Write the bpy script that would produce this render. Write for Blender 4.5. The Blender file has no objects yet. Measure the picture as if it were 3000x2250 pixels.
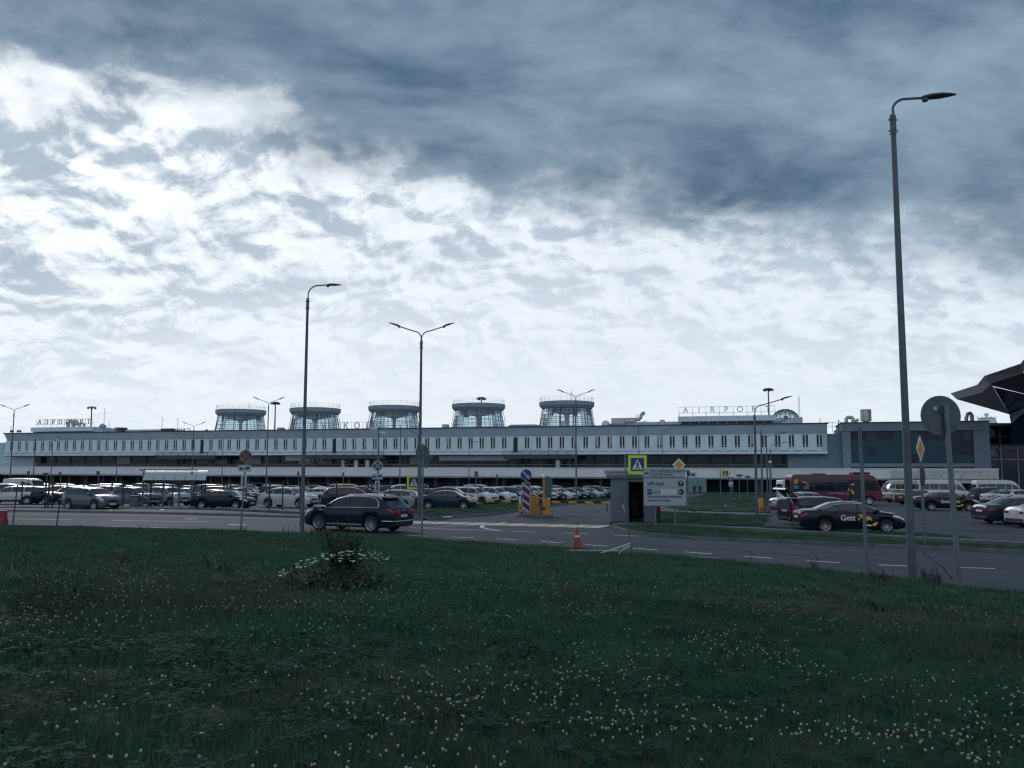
import bpy, bmesh, math, random
import numpy as np
from mathutils import Vector, Matrix

R = math.radians
random.seed(7)
scene = bpy.context.scene
COL = scene.collection

# ---------------------------------------------------------------- camera
EYE = 3.0                      # metres above the road
F = 2500.0 / 3000.0            # focal length over image width
PITCH = math.atan((1370 - 1125) / 2500.0)
ROLL = 0.0022
cam_data = bpy.data.cameras.new("camera")
cam = bpy.data.objects.new("camera", cam_data)
COL.objects.link(cam)
cam_data.sensor_width = 36.0
cam_data.lens = 36.0 * F
cam_data.clip_start = 0.1
cam_data.clip_end = 6000.0
cam.location = (0, 0, EYE)
cam.matrix_world = (Matrix.Translation((0, 0, EYE)) @ Matrix.Rotation(math.pi / 2 + PITCH, 4, 'X')
                    @ Matrix.Rotation(ROLL, 4, 'Z'))
scene.camera = cam

# ---------------------------------------------------------------- exposure
scene.view_settings.view_transform = 'Standard'
scene.view_settings.look = 'None'
scene.view_settings.exposure = 0.15
scene.view_settings.gamma = 1.0
scene.cycles.use_denoising = True
scene.cycles.max_bounces = 6
scene.cycles.filter_width = 1.3
scene.cycles.transparent_max_bounces = 12
scene.cycles.sample_clamp_indirect = 4.0
scene.cycles.caustics_reflective = False
scene.cycles.caustics_refractive = False

# ---------------------------------------------------------------- sky
SUN_AZ, SUN_EL = R(-27.0), R(25.0)      # azimuth measured from +Y towards +X
SUN_DIR = Vector((math.sin(SUN_AZ) * math.cos(SUN_EL), math.cos(SUN_AZ) * math.cos(SUN_EL), math.sin(SUN_EL)))
world = bpy.data.worlds.new("World")
scene.world = world
world.use_nodes = True
NT = world.node_tree
NT.nodes.clear()


class NB:
    """tiny helper for node trees"""
    def __init__(self, tree):
        self.t = tree

    def put(self, sock, val):
        if hasattr(val, 'is_output') or isinstance(val, bpy.types.NodeSocket):
            self.t.links.new(val, sock)
        else:
            sock.default_value = val

    def node(self, kind, **kw):
        n = self.t.nodes.new(kind)
        for k, v in kw.items():
            setattr(n, k, v)
        return n

    def math(self, op, a, b=0.0, c=0.0, clamp=False):
        n = self.node('ShaderNodeMath', operation=op, use_clamp=clamp)
        self.put(n.inputs[0], a); self.put(n.inputs[1], b); self.put(n.inputs[2], c)
        return n.outputs[0]

    def add(self, a, b): return self.math('ADD', a, b)
    def sub(self, a, b): return self.math('SUBTRACT', a, b)
    def mul(self, a, b): return self.math('MULTIPLY', a, b)
    def div(self, a, b): return self.math('DIVIDE', a, b)

    def sstep(self, lo, hi, x):
        n = self.node('ShaderNodeMapRange', interpolation_type='SMOOTHSTEP')
        self.put(n.inputs[0], x); self.put(n.inputs[1], lo); self.put(n.inputs[2], hi)
        n.inputs[3].default_value = 0.0; n.inputs[4].default_value = 1.0
        return n.outputs[0]

    def xyz(self, x, y, z):
        n = self.node('ShaderNodeCombineXYZ')
        self.put(n.inputs[0], x); self.put(n.inputs[1], y); self.put(n.inputs[2], z)
        return n.outputs[0]

    def noise(self, vec, scale, detail=4.0, rough=0.55, dist=0.0, lac=2.0):
        n = self.node('ShaderNodeTexNoise', noise_dimensions='3D')
        self.put(n.inputs['Vector'], vec)
        n.inputs['Scale'].default_value = scale
        n.inputs['Detail'].default_value = detail
        n.inputs['Roughness'].default_value = rough
        n.inputs['Lacunarity'].default_value = lac
        n.inputs['Distortion'].default_value = dist
        return n.outputs[0]

    def mix(self, f, a, b, blend='MIX'):
        n = self.node('ShaderNodeMix', data_type='RGBA', blend_type=blend)
        self.put(n.inputs[0], f)
        self.put(n.inputs[6], a if not isinstance(a, tuple) else (*a, 1.0)[:4])
        self.put(n.inputs[7], b if not isinstance(b, tuple) else (*b, 1.0)[:4])
        return n.outputs[2]


def build_sky():
    b = NB(NT)
    tc = b.node('ShaderNodeTexCoord')
    sep = b.node('ShaderNodeSeparateXYZ')
    NT.links.new(tc.outputs['Generated'], sep.inputs[0])
    dx, dy, dz = sep.outputs
    zc = b.add(b.math('MAXIMUM', dz, 0.0), 0.40)
    px, py = b.div(dx, zc), b.div(dy, zc)
    p = b.xyz(px, py, 0.0)
    # sun glow through the cloud
    sd = b.node('ShaderNodeVectorMath', operation='DOT_PRODUCT')
    NT.links.new(tc.outputs['Generated'], sd.inputs[0])
    sd.inputs[1].default_value = SUN_DIR
    cosang = b.math('MAXIMUM', sd.outputs['Value'], 0.0)
    glow = b.math('POWER', cosang, 80.0)
    glow_wide = b.math('POWER', cosang, 6.0)
    # clear sky
    sky = b.node('ShaderNodeTexSky')
    sky.sky_type = 'NISHITA'
    sky.sun_disc = False
    sky.sun_elevation = SUN_EL
    sky.sun_rotation = SUN_AZ
    # broken altocumulus: puffs with a lit and a shaded side
    def warped(scale, amt, src):
        nw = b.node('ShaderNodeTexNoise', noise_dimensions='3D')
        NT.links.new(src, nw.inputs['Vector'])
        nw.inputs['Scale'].default_value = scale
        nw.inputs['Detail'].default_value = 3.0
        warp = b.node('ShaderNodeVectorMath', operation='MULTIPLY_ADD')
        NT.links.new(nw.outputs['Color'], warp.inputs[0])
        warp.inputs[1].default_value = (amt, amt, 0.0)
        NT.links.new(src, warp.inputs[2])
        return warp.outputs[0]
    def shifted(v, d):
        n = b.node('ShaderNodeVectorMath', operation='ADD')
        NT.links.new(v, n.inputs[0]); n.inputs[1].default_value = d
        return n.outputs[0]
    pw = warped(4.4, 0.12, p)
    puff = b.noise(pw, 7.0, 8.0, 0.57)
    puff2 = b.noise(shifted(pw, (-0.012, 0.022, 0.0)), 7.0, 8.0, 0.57)
    big = b.noise(p, 2.4, 3.0, 0.5)
    relief = b.mul(b.sub(puff, puff2), 1.5)
    dens = b.add(puff, b.mul(b.sub(big, 0.5), 0.42))
    low = b.sstep(1.30, 2.15, py)                     # towards the horizon the layer closes
    shade = b.sstep(0.37, 0.70, b.add(dens, relief))
    shade = b.mul(shade, b.sub(1.0, b.mul(low, 0.84)))
    lit = b.mix(glow_wide, (0.72, 0.79, 0.865), (0.87, 0.92, 0.965))
    grey = b.mix(glow_wide, (0.36, 0.45, 0.55), (0.27, 0.36, 0.46))
    fine = b.noise(pw, 17.0, 6.0, 0.62)
    lit = b.mix(b.mul(b.sstep(0.42, 0.72, fine), 0.45), lit, (0.55, 0.63, 0.72))
    broken = b.mix(b.mul(shade, 0.80), lit, grey)
    broken = b.mix(b.mul(low, 0.6), broken, (0.72, 0.785, 0.845))
    # dark cloud bank
    edge = b.math('MINIMUM', b.add(1.42, b.mul(px, 0.66)), 1.41)
    en = b.noise(warped(2.9, 0.15, p), 3.0, 8.0, 0.57)
    bank = b.add(b.sub(edge, py), b.mul(b.sub(en, 0.5), 0.62))
    bank = b.sstep(-0.07, 0.15, bank)
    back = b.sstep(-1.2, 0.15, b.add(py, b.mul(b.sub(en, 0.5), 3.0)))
    bank = b.mul(bank, b.add(0.15, b.mul(back, 0.85)))  # bank thinned behind the camera so the unseen sky lights the facade more
    rot = b.node('ShaderNodeMapping')
    rot.inputs['Rotation'].default_value = (0, 0, R(-20))
    rot.inputs['Scale'].default_value = (0.9, 1.5, 1.0)
    NT.links.new(warped(2.4, 0.2, p), rot.inputs['Vector'])
    st = b.noise(rot.outputs[0], 2.9, 8.0, 0.56)
    st2 = b.noise(shifted(rot.outputs[0], (-0.014, 0.034, 0.0)), 2.9, 8.0, 0.56)
    stv = b.add(st, b.mul(b.sub(st2, st), 1.3))
    bcol = b.mix(b.sstep(0.22, 0.80, stv), (0.052, 0.110, 0.182), (0.272, 0.366, 0.466))
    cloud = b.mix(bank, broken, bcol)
    # the hidden sun brightens the thin cloud only
    g = b.mul(glow, b.sub(1.0, b.mul(bank, 0.92)))
    cloud = b.mix(b.mul(g, b.sub(0.60, b.mul(shade, 0.55))), cloud, (1.25, 1.27, 1.28))
    # small gaps of clear sky in the broken layer
    gapn = b.noise(pw, 4.6, 6.0, 0.6)
    gap = b.mul(b.sstep(0.62, 0.69, gapn), b.sub(1.0, bank))
    gap = b.mul(gap, b.sub(1.0, b.sstep(1.25, 1.75, py)))
    gap = b.mul(gap, b.sub(1.0, b.math('MINIMUM', b.mul(glow_wide, 1.4), 1.0)))
    bg_sky = b.node('ShaderNodeBackground')
    NT.links.new(sky.outputs[0], bg_sky.inputs[0]); bg_sky.inputs[1].default_value = 0.10
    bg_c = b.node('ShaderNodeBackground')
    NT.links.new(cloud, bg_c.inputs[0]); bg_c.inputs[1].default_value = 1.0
    mx = b.node('ShaderNodeMixShader')
    NT.links.new(b.mul(gap, 0.75), mx.inputs[0])
    NT.links.new(bg_c.outputs[0], mx.inputs[1]); NT.links.new(bg_sky.outputs[0], mx.inputs[2])
    out = b.node('ShaderNodeOutputWorld')
    NT.links.new(mx.outputs[0], out.inputs[0])


build_sky()

# ---------------------------------------------------------------- sun (veiled by cloud)
sun_data = bpy.data.lights.new("sun", 'SUN')
sun_data.energy = 0.65
sun_data.angle = R(14)
sun_data.color = (1.0, 0.97, 0.93)
sun = bpy.data.objects.new("sun", sun_data)
COL.objects.link(sun)
sun.rotation_euler = SUN_DIR.to_track_quat('Z', 'Y').to_euler()
sun.location = (-40, 60, 60)

# ---------------------------------------------------------------- where things stand
CP, SP = math.cos(PITCH), math.sin(PITCH)


def G(y):
    """height of the paved ground: level to 55 m, then falling gently to the terminal"""
    if y < 55.0:
        return 0.0
    return -0.018 * (min(y, 320.0) - 55.0)


def ray(px, py):
    u, v = (px - 1500.0) / 2500.0, (1125.0 - py) / 2500.0
    c, s = math.cos(ROLL), math.sin(ROLL)
    u, v = u * c - v * s, u * s + v * c
    return Vector((u, CP - v * SP, SP + v * CP))


def at(px, py, lift=0.0):
    """point of the paved ground seen at a place in the photograph"""
    d = ray(px, py)
    t = 30.0
    for _ in range(60):
        t = (G(t * d.y) + lift - EYE) / d.z
    return Vector((t * d.x, t * d.y, EYE + t * d.z))


def col(px, y, z=0.0):
    """x of photograph column px at depth y and height z"""
    zc = y * CP + (z - EYE) * SP
    vc = ((z - EYE) * CP - y * SP) / zc
    return (px - 1500.0) / 2500.0 * zc + vc * ROLL * zc


def row(py, y, px=1500):
    """height of photograph row py at depth y"""
    d = ray(px, py)
    return EYE + y * d.z / d.y


def on(px, y):
    z = G(y)
    return Vector((col(px, y, z), y, z))
# ---------------------------------------------------------------- materials
MATS = {}


def mat(name, color, rough=0.6, metal=0.0, var=0.0, vscale=3.0, bump=0.0, bscale=20.0, spec=0.5, coat=0.0,
        alpha=None, dirt=None, streak=None, world_co=False):
    if name in MATS:
        return MATS[name]
    m = bpy.data.materials.new(name)
    m.use_nodes = True
    t = m.node_tree
    b = NB(t)
    p = t.nodes['Principled BSDF']
    p.inputs['Base Color'].default_value = (*color, 1.0)
    p.inputs['Roughness'].default_value = rough
    p.inputs['Metallic'].default_value = metal
    p.inputs['Specular IOR Level'].default_value = spec
    if coat:
        p.inputs['Coat Weight'].default_value = coat
        p.inputs['Coat Roughness'].default_value = 0.06
    if alpha is not None:
        p.inputs['Alpha'].default_value = alpha
    if var or bump or dirt or streak:
        tc = b.node('ShaderNodeTexCoord')
        vec = tc.outputs['Object']
        if world_co or streak:
            vec = b.node('ShaderNodeNewGeometry').outputs['Position']
        if var or dirt or streak:
            c = (*color, 1.0)
            colr = None
            if var:
                n = b.noise(vec, vscale, 6.0, 0.62)
                k = b.sstep(0.30, 0.72, n)
                lo = tuple(x * (1 - var) for x in color)
                hi = tuple(min(1.0, x * (1 + var)) for x in color)
                colr = b.mix(k, lo, hi)
            if dirt:
                dcol, dscale, damt = dirt
                n2 = b.noise(vec, dscale, 7.0, 0.7, 0.4)
                colr = b.mix(b.mul(b.sstep(0.50, 0.70, n2), damt), colr if colr is not None else c, dcol)
            if streak:
                scol, samt = streak          # rain streaks running down the wall
                mp = b.node('ShaderNodeMapping'); mp.inputs['Scale'].default_value = (1.6, 1.6, 0.12)
                t.links.new(vec, mp.inputs['Vector'])
                n3 = b.noise(mp.outputs[0], 1.0, 6.0, 0.7)
                colr = b.mix(b.mul(b.sstep(0.48, 0.70, n3), samt), colr if colr is not None else c, scol)
            t.links.new(colr, p.inputs['Base Color'])
        if bump:
            nb = b.noise(vec, bscale, 5.0, 0.6)
            bn = b.node('ShaderNodeBump')
            bn.inputs['Strength'].default_value = bump
            bn.inputs['Distance'].default_value = 0.02
            t.links.new(nb, bn.inputs['Height'])
            t.links.new(bn.outputs[0], p.inputs['Normal'])
    MATS[name] = m
    return m


def glass_mat(name, tint, body=0.25, rough=0.03):
    """window glass: partly see-through, partly mirror, faintly tinted"""
    if name in MATS:
        return MATS[name]
    m = bpy.data.materials.new(name)
    m.use_nodes = True
    t = m.node_tree
    b = NB(t)
    t.nodes.clear()
    out = b.node('ShaderNodeOutputMaterial')
    tr = b.node('ShaderNodeBsdfTransparent'); tr.inputs[0].default_value = (*tint, 1)
    gl = b.node('ShaderNodeBsdfGlossy'); gl.inputs['Roughness'].default_value = rough
    gl.inputs[0].default_value = (0.9, 0.95, 1.0, 1)
    fr = b.node('ShaderNodeFresnel'); fr.inputs[0].default_value = 1.5
    k = b.add(b.mul(fr.outputs[0], 0.6), body * 0.2)
    mx = b.node('ShaderNodeMixShader')
    t.links.new(k, mx.inputs[0]); t.links.new(tr.outputs[0], mx.inputs[1]); t.links.new(gl.outputs[0], mx.inputs[2])
    t.links.new(mx.outputs[0], out.inputs[0])
    MATS[name] = m
    return m


# ---------------------------------------------------------------- mesh helpers
class MB:
    """collects boxes, tubes, lathes and polygons; build() links them as ONE mesh object"""
    def __init__(self):
        self.v, self.f, self.m = [], [], []
        self.mi = 0

    def add(self, verts, faces):
        o = len(self.v)
        self.v.extend([tuple(x) for x in verts])
        for fc in faces:
            self.f.append(tuple(i + o for i in fc)); self.m.append(self.mi)
        return self

    def box(self, c, s, rz=0.0, rx=0.0, ry=0.0):
        x, y, z = s[0] / 2, s[1] / 2, s[2] / 2
        vs = [Vector((a * x, d * y, e * z)) for e in (-1, 1) for d in (-1, 1) for a in (-1, 1)]
        if rz or rx or ry:
            M = Matrix.Rotation(rz, 3, 'Z') @ Matrix.Rotation(ry, 3, 'Y') @ Matrix.Rotation(rx, 3, 'X')
            vs = [M @ q for q in vs]
        c = Vector(c)
        return self.add([q + c for q in vs], [(0, 2, 3, 1), (4, 5, 7, 6), (0, 1, 5, 4), (2, 6, 7, 3), (0, 4, 6, 2), (1, 3, 7, 5)])

    def tube(self, pts, r, n=8, cap=True):
        pts = [Vector(q) for q in pts]
        rs = r if isinstance(r, (list, tuple)) else [r] * len(pts)
        vs, fs = [], []
        prev = None
        for i, q in enumerate(pts):
            a = pts[max(0, i - 1)]; c = pts[min(len(pts) - 1, i + 1)]
            d = (c - a).normalized()
            if prev is None:
                ref = Vector((0, 0, 1)) if abs(d.z) < 0.9 else Vector((1, 0, 0))
                e1 = d.cross(ref).normalized()
            else:
                e1 = (prev - d * prev.dot(d)).normalized()
            prev = e1
            e2 = d.cross(e1)
            for k in range(n):
                t = 2 * math.pi * k / n
                vs.append(q + (e1 * math.cos(t) + e2 * math.sin(t)) * rs[i])
        for i in range(len(pts) - 1):
            for k in range(n):
                fs.append((i * n + k, i * n + (k + 1) % n, (i + 1) * n + (k + 1) % n, (i + 1) * n + k))
        if cap:
            fs.append(tuple(range(n - 1, -1, -1)))
            fs.append(tuple(range((len(pts) - 1) * n, len(pts) * n)))
        return self.add(vs, fs)

    def lathe(self, prof, n=16, axis='Z', c=(0, 0, 0), cap=True):
        """prof: (radius, height) pairs"""
        vs, fs = [], []
        c = Vector(c)
        for r, h in prof:
            for k in range(n):
                t = 2 * math.pi * k / n
                a, bb = r * math.cos(t), r * math.sin(t)
                q = {'Z': (a, bb, h), 'Y': (bb, h, a), 'X': (h, a, bb)}[axis]
                vs.append(c + Vector(q))
        for i in range(len(prof) - 1):
            for k in range(n):
                fs.append((i * n + k, i * n + (k + 1) % n, (i + 1) * n + (k + 1) % n, (i + 1) * n + k))
        if cap:
            if prof[0][0] > 1e-4: fs.append(tuple(range(n - 1, -1, -1)))
            if prof[-1][0] > 1e-4: fs.append(tuple(range((len(prof) - 1) * n, len(prof) * n)))
        return self.add(vs, fs)

    def prism(self, poly, y0, y1, axis='Y'):
        """polygon (a, b) in the plane across `axis`, pushed from y0 to y1 along it"""
        n = len(poly)
        def q(a, b, h):
            return {'Y': (a, h, b), 'X': (h, a, b), 'Z': (a, b, h)}[axis]
        vs = [q(a, b, y0) for a, b in poly] + [q(a, b, y1) for a, b in poly]
        fs = [tuple(range(n)), tuple(range(2 * n - 1, n - 1, -1))]
        fs += [(i, n + i, n + (i + 1) % n, (i + 1) % n) for i in range(n)]
        return self.add(vs, fs)

    def quad(self, a, b, c, d):
        return self.add([a, b, c, d], [(0, 1, 2, 3)])

    def mesh(self, name, mats, smooth=None):
        me = bpy.data.meshes.new(name)
        me.from_pydata(self.v, [], self.f)
        if not isinstance(mats, (list, tuple)):
            mats = [mats]
        for mm in mats:
            me.materials.append(mm)
        if len(mats) > 1:
            me.polygons.foreach_set('material_index', self.m)
        bm = bmesh.new(); bm.from_mesh(me)
        bmesh.ops.recalc_face_normals(bm, faces=bm.faces)
        bm.to_mesh(me); bm.free()
        if smooth:
            me.polygons.foreach_set('use_smooth', [True] * len(me.polygons))
            me.set_sharp_from_angle(angle=R(smooth))
        me.update()
        return me

    def build(self, name, mats, parent=None, smooth=None, bevel=0.0):
        o = bpy.data.objects.new(name, self.mesh(name, mats, smooth))
        COL.objects.link(o)
        if parent:
            o.parent = parent
        if bevel:
            md = o.modifiers.new('bevel', 'BEVEL'); md.width = bevel; md.segments = 2
            md.limit_method = 'ANGLE'; md.angle_limit = R(40)
        return o


def put(name, me, parent=None, loc=None, rot=None, scale=None):
    o = bpy.data.objects.new(name, me)
    COL.objects.link(o)
    if parent: o.parent = parent
    if loc is not None: o.location = loc
    if rot is not None: o.rotation_euler = rot
    if scale is not None: o.scale = scale
    return o


def tag(o, label=None, cat=None, group=None, kind=None):
    if label: o['label'] = label
    if cat: o['category'] = cat
    if group: o['group'] = group
    if kind: o['kind'] = kind
    return o


def thing(name, label, cat, loc=(0, 0, 0), rz=0.0, group=None):
    o = bpy.data.objects.new(name, None)
    o.empty_display_size = 0.3
    COL.objects.link(o)
    o.location = loc
    o.rotation_euler = (0, 0, rz)
    return tag(o, label, cat, group)


def copy_tree(o, parent=None):
    c = o.copy(); COL.objects.link(c)
    if parent: c.parent = parent
    for ch in list(o.children):
        copy_tree(ch, c)
    return c


def text_mesh(s, size, depth=0.004, font_scale_x=1.0, align='CENTER', spacing=1.0, bold=0.0):
    """letters as a solid mesh standing in the XZ plane, facing -Y"""
    cu = bpy.data.curves.new('letters', 'FONT')
    cu.body = s
    cu.size = size
    cu.extrude = depth / 2
    cu.offset = bold
    cu.align_x = align
    cu.align_y = 'CENTER'
    cu.space_character = spacing
    cu.resolution_u = 4
    ob = bpy.data.objects.new('letters', cu)
    COL.objects.link(ob)
    dg = bpy.context.evaluated_depsgraph_get()
    me = bpy.data.meshes.new_from_object(ob.evaluated_get(dg))
    bpy.data.objects.remove(ob)
    bpy.data.curves.remove(cu)
    me.transform(Matrix.Rotation(math.pi / 2, 4, 'X') @ Matrix.Diagonal((font_scale_x, 1, 1, 1)))
    me.materials.clear()
    return me


def put_text(s, size, m, parent, loc, rot=None, name='lettering', **kw):
    me = text_mesh(s, size, **kw)
    me.materials.append(m)
    return put(name, me, parent, loc, rot)
# ---------------------------------------------------------------- ground, roads, lawns
M_asphalt = mat('asphalt', (0.030, 0.044, 0.065), 0.85, var=0.22, vscale=0.35, bump=0.25, bscale=60.0,
                dirt=((0.050, 0.061, 0.076), 0.9, 0.35))
M_road = mat('road_asphalt', (0.026, 0.039, 0.060), 0.82, var=0.25, vscale=0.5, bump=0.25, bscale=60.0,
             dirt=((0.040, 0.053, 0.074), 1.3, 0.4))
M_paving = mat('paving', (0.10, 0.115, 0.13), 0.85, var=0.2, vscale=0.8, bump=0.3, bscale=30.0,
               dirt=((0.10, 0.095, 0.09), 1.0, 0.5))
M_kerb = mat('kerb_concrete', (0.13, 0.15, 0.17), 0.85, var=0.25, vscale=2.0, bump=0.2, bscale=40.0)
M_paint = mat('road_paint', (0.62, 0.62, 0.60), 0.7, var=0.22, vscale=4.0, dirt=((0.18, 0.18, 0.18), 9.0, 0.75))
M_paint_y = mat('road_paint_yellow', (0.50, 0.40, 0.22), 0.7, var=0.2, vscale=4.0, dirt=((0.2, 0.16, 0.1), 9.0, 0.75))
M_soil = mat('dark_soil', (0.030, 0.026, 0.022), 0.95, var=0.4, vscale=3.0, bump=0.8, bscale=14.0)
M_turf = mat('turf', (0.012, 0.030, 0.020), 0.95, var=0.5, vscale=1.1, bump=1.0, bscale=25.0,
             dirt=((0.040, 0.042, 0.026), 0.35, 0.4))


def struct(o):
    o['kind'] = 'structure'
    return o


def ground_sheet():
    mb = MB()
    ys = [-60, 0, 30, 55, 100, 160, 240, 320, 900, 3000]
    xs = [-2600, -700, -300, -120, 0, 120, 300, 700, 2600]
    vs = [(x, y, G(y) - 0.004) for y in ys for x in xs]
    n = len(xs)
    fs = [(j * n + i, j * n + i + 1, (j + 1) * n + i + 1, (j + 1) * n + i) for j in range(len(ys) - 1) for i in range(n - 1)]
    mb.add(vs, fs)
    return struct(mb.build('ground', M_asphalt))


ground_sheet()


def smooth_line(pts, n=8):
    """Catmull-Rom through plan points"""
    pts = [Vector((q[0], q[1])) for q in pts]
    out = []
    for i in range(len(pts) - 1):
        p0 = pts[max(0, i - 1)]; p1 = pts[i]; p2 = pts[i + 1]; p3 = pts[min(len(pts) - 1, i + 2)]
        for k in range(n):
            t = k / n
            out.append(0.5 * ((2 * p1) + (p2 - p0) * t + (2 * p0 - 5 * p1 + 4 * p2 - p3) * t * t
                              + (3 * p1 - p0 - 3 * p2 + p3) * t ** 3))
    out.append(pts[-1])
    return out


def img_line(pix, n=6):
    return smooth_line([at(*q) for q in pix], n)


def offset_line(line, d):
    out = []
    for i, q in enumerate(line):
        a = line[max(0, i - 1)]; b = line[min(len(line) - 1, i + 1)]
        t = (b - a).normalized()
        out.append(q + Vector((-t.y, t.x)) * d)
    return out


def strip(name, la, lb, m, lift, parent=None):
    """sheet between two plan lines of equal length"""
    mb = MB()
    n = len(la)
    vs = [(q.x, q.y, G(q.y) + lift) for q in la] + [(q.x, q.y, G(q.y) + lift) for q in lb]
    mb.add(vs, [(i, i + 1, n + i + 1, n + i) for i in range(n - 1)])
    return mb.build(name, m, parent)


def resample(line, n):
    L = [0.0]
    for a, b in zip(line, line[1:]): L.append(L[-1] + (b - a).length)
    out = []
    j = 0
    for k in range(n):
        s = L[-1] * k / (n - 1)
        while j < len(L) - 2 and L[j + 1] < s: j += 1
        seg = L[j + 1] - L[j]
        f = (s - L[j]) / seg if seg > 1e-9 else 0
        out.append(line[j].lerp(line[j + 1], f))
    return out


def line_len(line):
    return sum((b - a).length for a, b in zip(line, line[1:]))


def sub_line(line, s0, s1, n=4):
    L = [0.0]
    for a, b in zip(line, line[1:]): L.append(L[-1] + (b - a).length)
    def pt(s):
        for j in range(len(L) - 1):
            if s <= L[j + 1] or j == len(L) - 2:
                seg = L[j + 1] - L[j]
                return line[j].lerp(line[j + 1], (s - L[j]) / seg if seg > 1e-9 else 0)
    return [pt(s0 + (s1 - s0) * k / (n - 1)) for k in range(n)]


# the near road: its edge against the meadow and its far edge
NEAR = img_line([(-700, 1533), (0, 1543), (450, 1552), (900, 1566), (1300, 1586), (1700, 1611), (2200, 1652), (2650, 1702), (3000, 1742), (3500, 1810)])
FAR = img_line([(-700, 1496), (0, 1500), (450, 1508), (900, 1521), (1210, 1531), (1790, 1546), (2000, 1579), (2300, 1591), (2600, 1605), (3000, 1622), (3500, 1648)])
_n = 60
road = struct(strip('road', resample(NEAR, _n), resample(FAR, _n), M_road, 0.0))


def dashes(parent, line, dash, gap, w, start=0.0, end=None, jitter=0.0, skip=()):
    s = start
    L = line_len(line) if end is None else end
    k = 0
    while s + dash < L:
        if k not in skip:
            seg = sub_line(line, s, s + dash)
            strip('lane_dash', offset_line(seg, w / 2), offset_line(seg, -w / 2), M_paint, 0.004, parent)
        s += dash + gap
        k += 1


def painted(parent, line, w, name='painted_line', m=None):
    return strip(name, offset_line(line, w / 2), offset_line(line, -w / 2), m or M_paint, 0.004, parent)


dashes(road, img_line([(-60, 1519), (300, 1524.5), (600, 1529), (840, 1534), (925, 1537)]), 6.0, 2.6, 0.16)
dashes(road, img_line([(-60, 1535), (250, 1540), (500, 1547), (850, 1556)]), 5.4, 2.2, 0.16)
painted(road, img_line([(0, 1507), (450, 1509.5), (900, 1521.5)]), 0.14)
dashes(road, img_line([(1180, 1568), (1500, 1581), (1950, 1613), (2340, 1641), (2600, 1656), (2990, 1668), (3200, 1676)]), 1.05, 1.15, 0.15, start=0.2)
dashes(road, img_line([(1500, 1557), (1700, 1563), (1950, 1575)]), 1.2, 1.3, 0.14)
painted(road, img_line([(1195, 1546), (1330, 1551), (1470, 1555)]), 0.16)
painted(road, img_line([(1230, 1546), (1340, 1541.5), (1440, 1535.5), (1480, 1530)]), 0.14)
painted(road, img_line([(1480, 1531), (1425, 1537), (1411, 1543), (1425, 1549), (1470, 1555)]), 0.22)
painted(road, img_line([(672, 1536.5), (700, 1538), (722, 1537)]), 0.3, 'painted_arrow')
# worn scuff of paint by the kerb
painted(road, img_line([(2050, 1632), (2110, 1635)]), 0.12)

# zebra crossing of white and yellow bars across the side road
zebra = struct(strip('crossing', [at(1214, 1528).xy, at(1790, 1541).xy], [at(1210, 1534).xy, at(1772, 1549).xy], M_road, 0.003))
za, zb = [at(1214, 1527).xy, at(1795, 1540).xy], [at(1172, 1533).xy, at(1752, 1547.5).xy]
NZ = 20
for i in range(NZ):
    a0, a1 = i / NZ, (i + 0.93) / NZ
    mb = MB()
    q = [za[0].lerp(za[1], a0), za[0].lerp(za[1], a1), zb[0].lerp(zb[1], a1), zb[0].lerp(zb[1], a0)]
    mb.add([(v.x, v.y, 0.009) for v in q], [(0, 1, 2, 3)])
    mb.build('crossing_bar', M_paint if i % 2 else M_paint_y, zebra)


def kerb(line, name='kerb', h=0.12, w=0.16, parent=None, piece=None):
    """raised kerb of separate stones following a plan line"""
    root = None
    L = line_len(line)
    n = max(1, int(L / (piece or 1.6)))
    objs = []
    base = None
    for k in range(n):
        seg = sub_line(line, L * k / n + 0.006, L * (k + 1) / n - 0.006, 3)
        a, b2 = offset_line(seg, w / 2), offset_line(seg, -w / 2)
        hh = h + random.uniform(-0.008, 0.008)
        vs = []
        for l_ in (a, b2):
            for q in l_:
                vs.append((q.x, q.y, G(q.y) - 0.05)); vs.append((q.x, q.y, G(q.y) + hh))
        mb = MB()
        m_ = len(seg)
        fs = []
        for i in range(m_ - 1):
            A0, A1, A2, A3 = 2 * i, 2 * i + 1, 2 * i + 3, 2 * i + 2
            o = 2 * m_
            fs += [(A0, A3, A2, A1), (o + A0, o + A1, o + A2, o + A3), (A1, A2, o + A2, o + A1)]
        fs += [(0, 1, 2 * m_ + 1, 2 * m_), (2 * m_ - 2, 2 * m_ - 1, 4 * m_ - 1, 4 * m_ - 2)]
        mb.add(vs, fs)
        if base is None:
            base = mb.build(name, M_kerb, parent)
            if not parent: struct(base)
        else:
            mb.build('kerb_stone', M_kerb, parent or base)
    return base


def patch(name, outline, m, lift, parent=None, seg=1.5):
    """flat area inside a plan outline following the ground"""
    bm = bmesh.new()
    vs = [bm.verts.new((q[0], q[1], 0)) for q in outline]
    bm.faces.new(vs)
    bmesh.ops.triangulate(bm, faces=bm.faces)
    me = bpy.data.meshes.new(name)
    # skirt: raise the whole outline above the pavement
    for v in bm.verts: v.co.z = G(v.co.y) + lift
    ring = [e for e in bm.edges if len(e.link_faces) == 1]
    ext = bmesh.ops.extrude_edge_only(bm, edges=ring)
    for g_ in ext['geom']:
        if isinstance(g_, bmesh.types.BMVert): g_.co.z = G(g_.co.y) - 0.05
    bm.to_mesh(me); bm.free()
    me.materials.append(m)
    o = bpy.data.objects.new(name, me); COL.objects.link(o)
    if parent: o.parent = parent
    return o


def poly_img(pix, n=4, closed=True):
    return [q for q in img_line(pix, n)]


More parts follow.
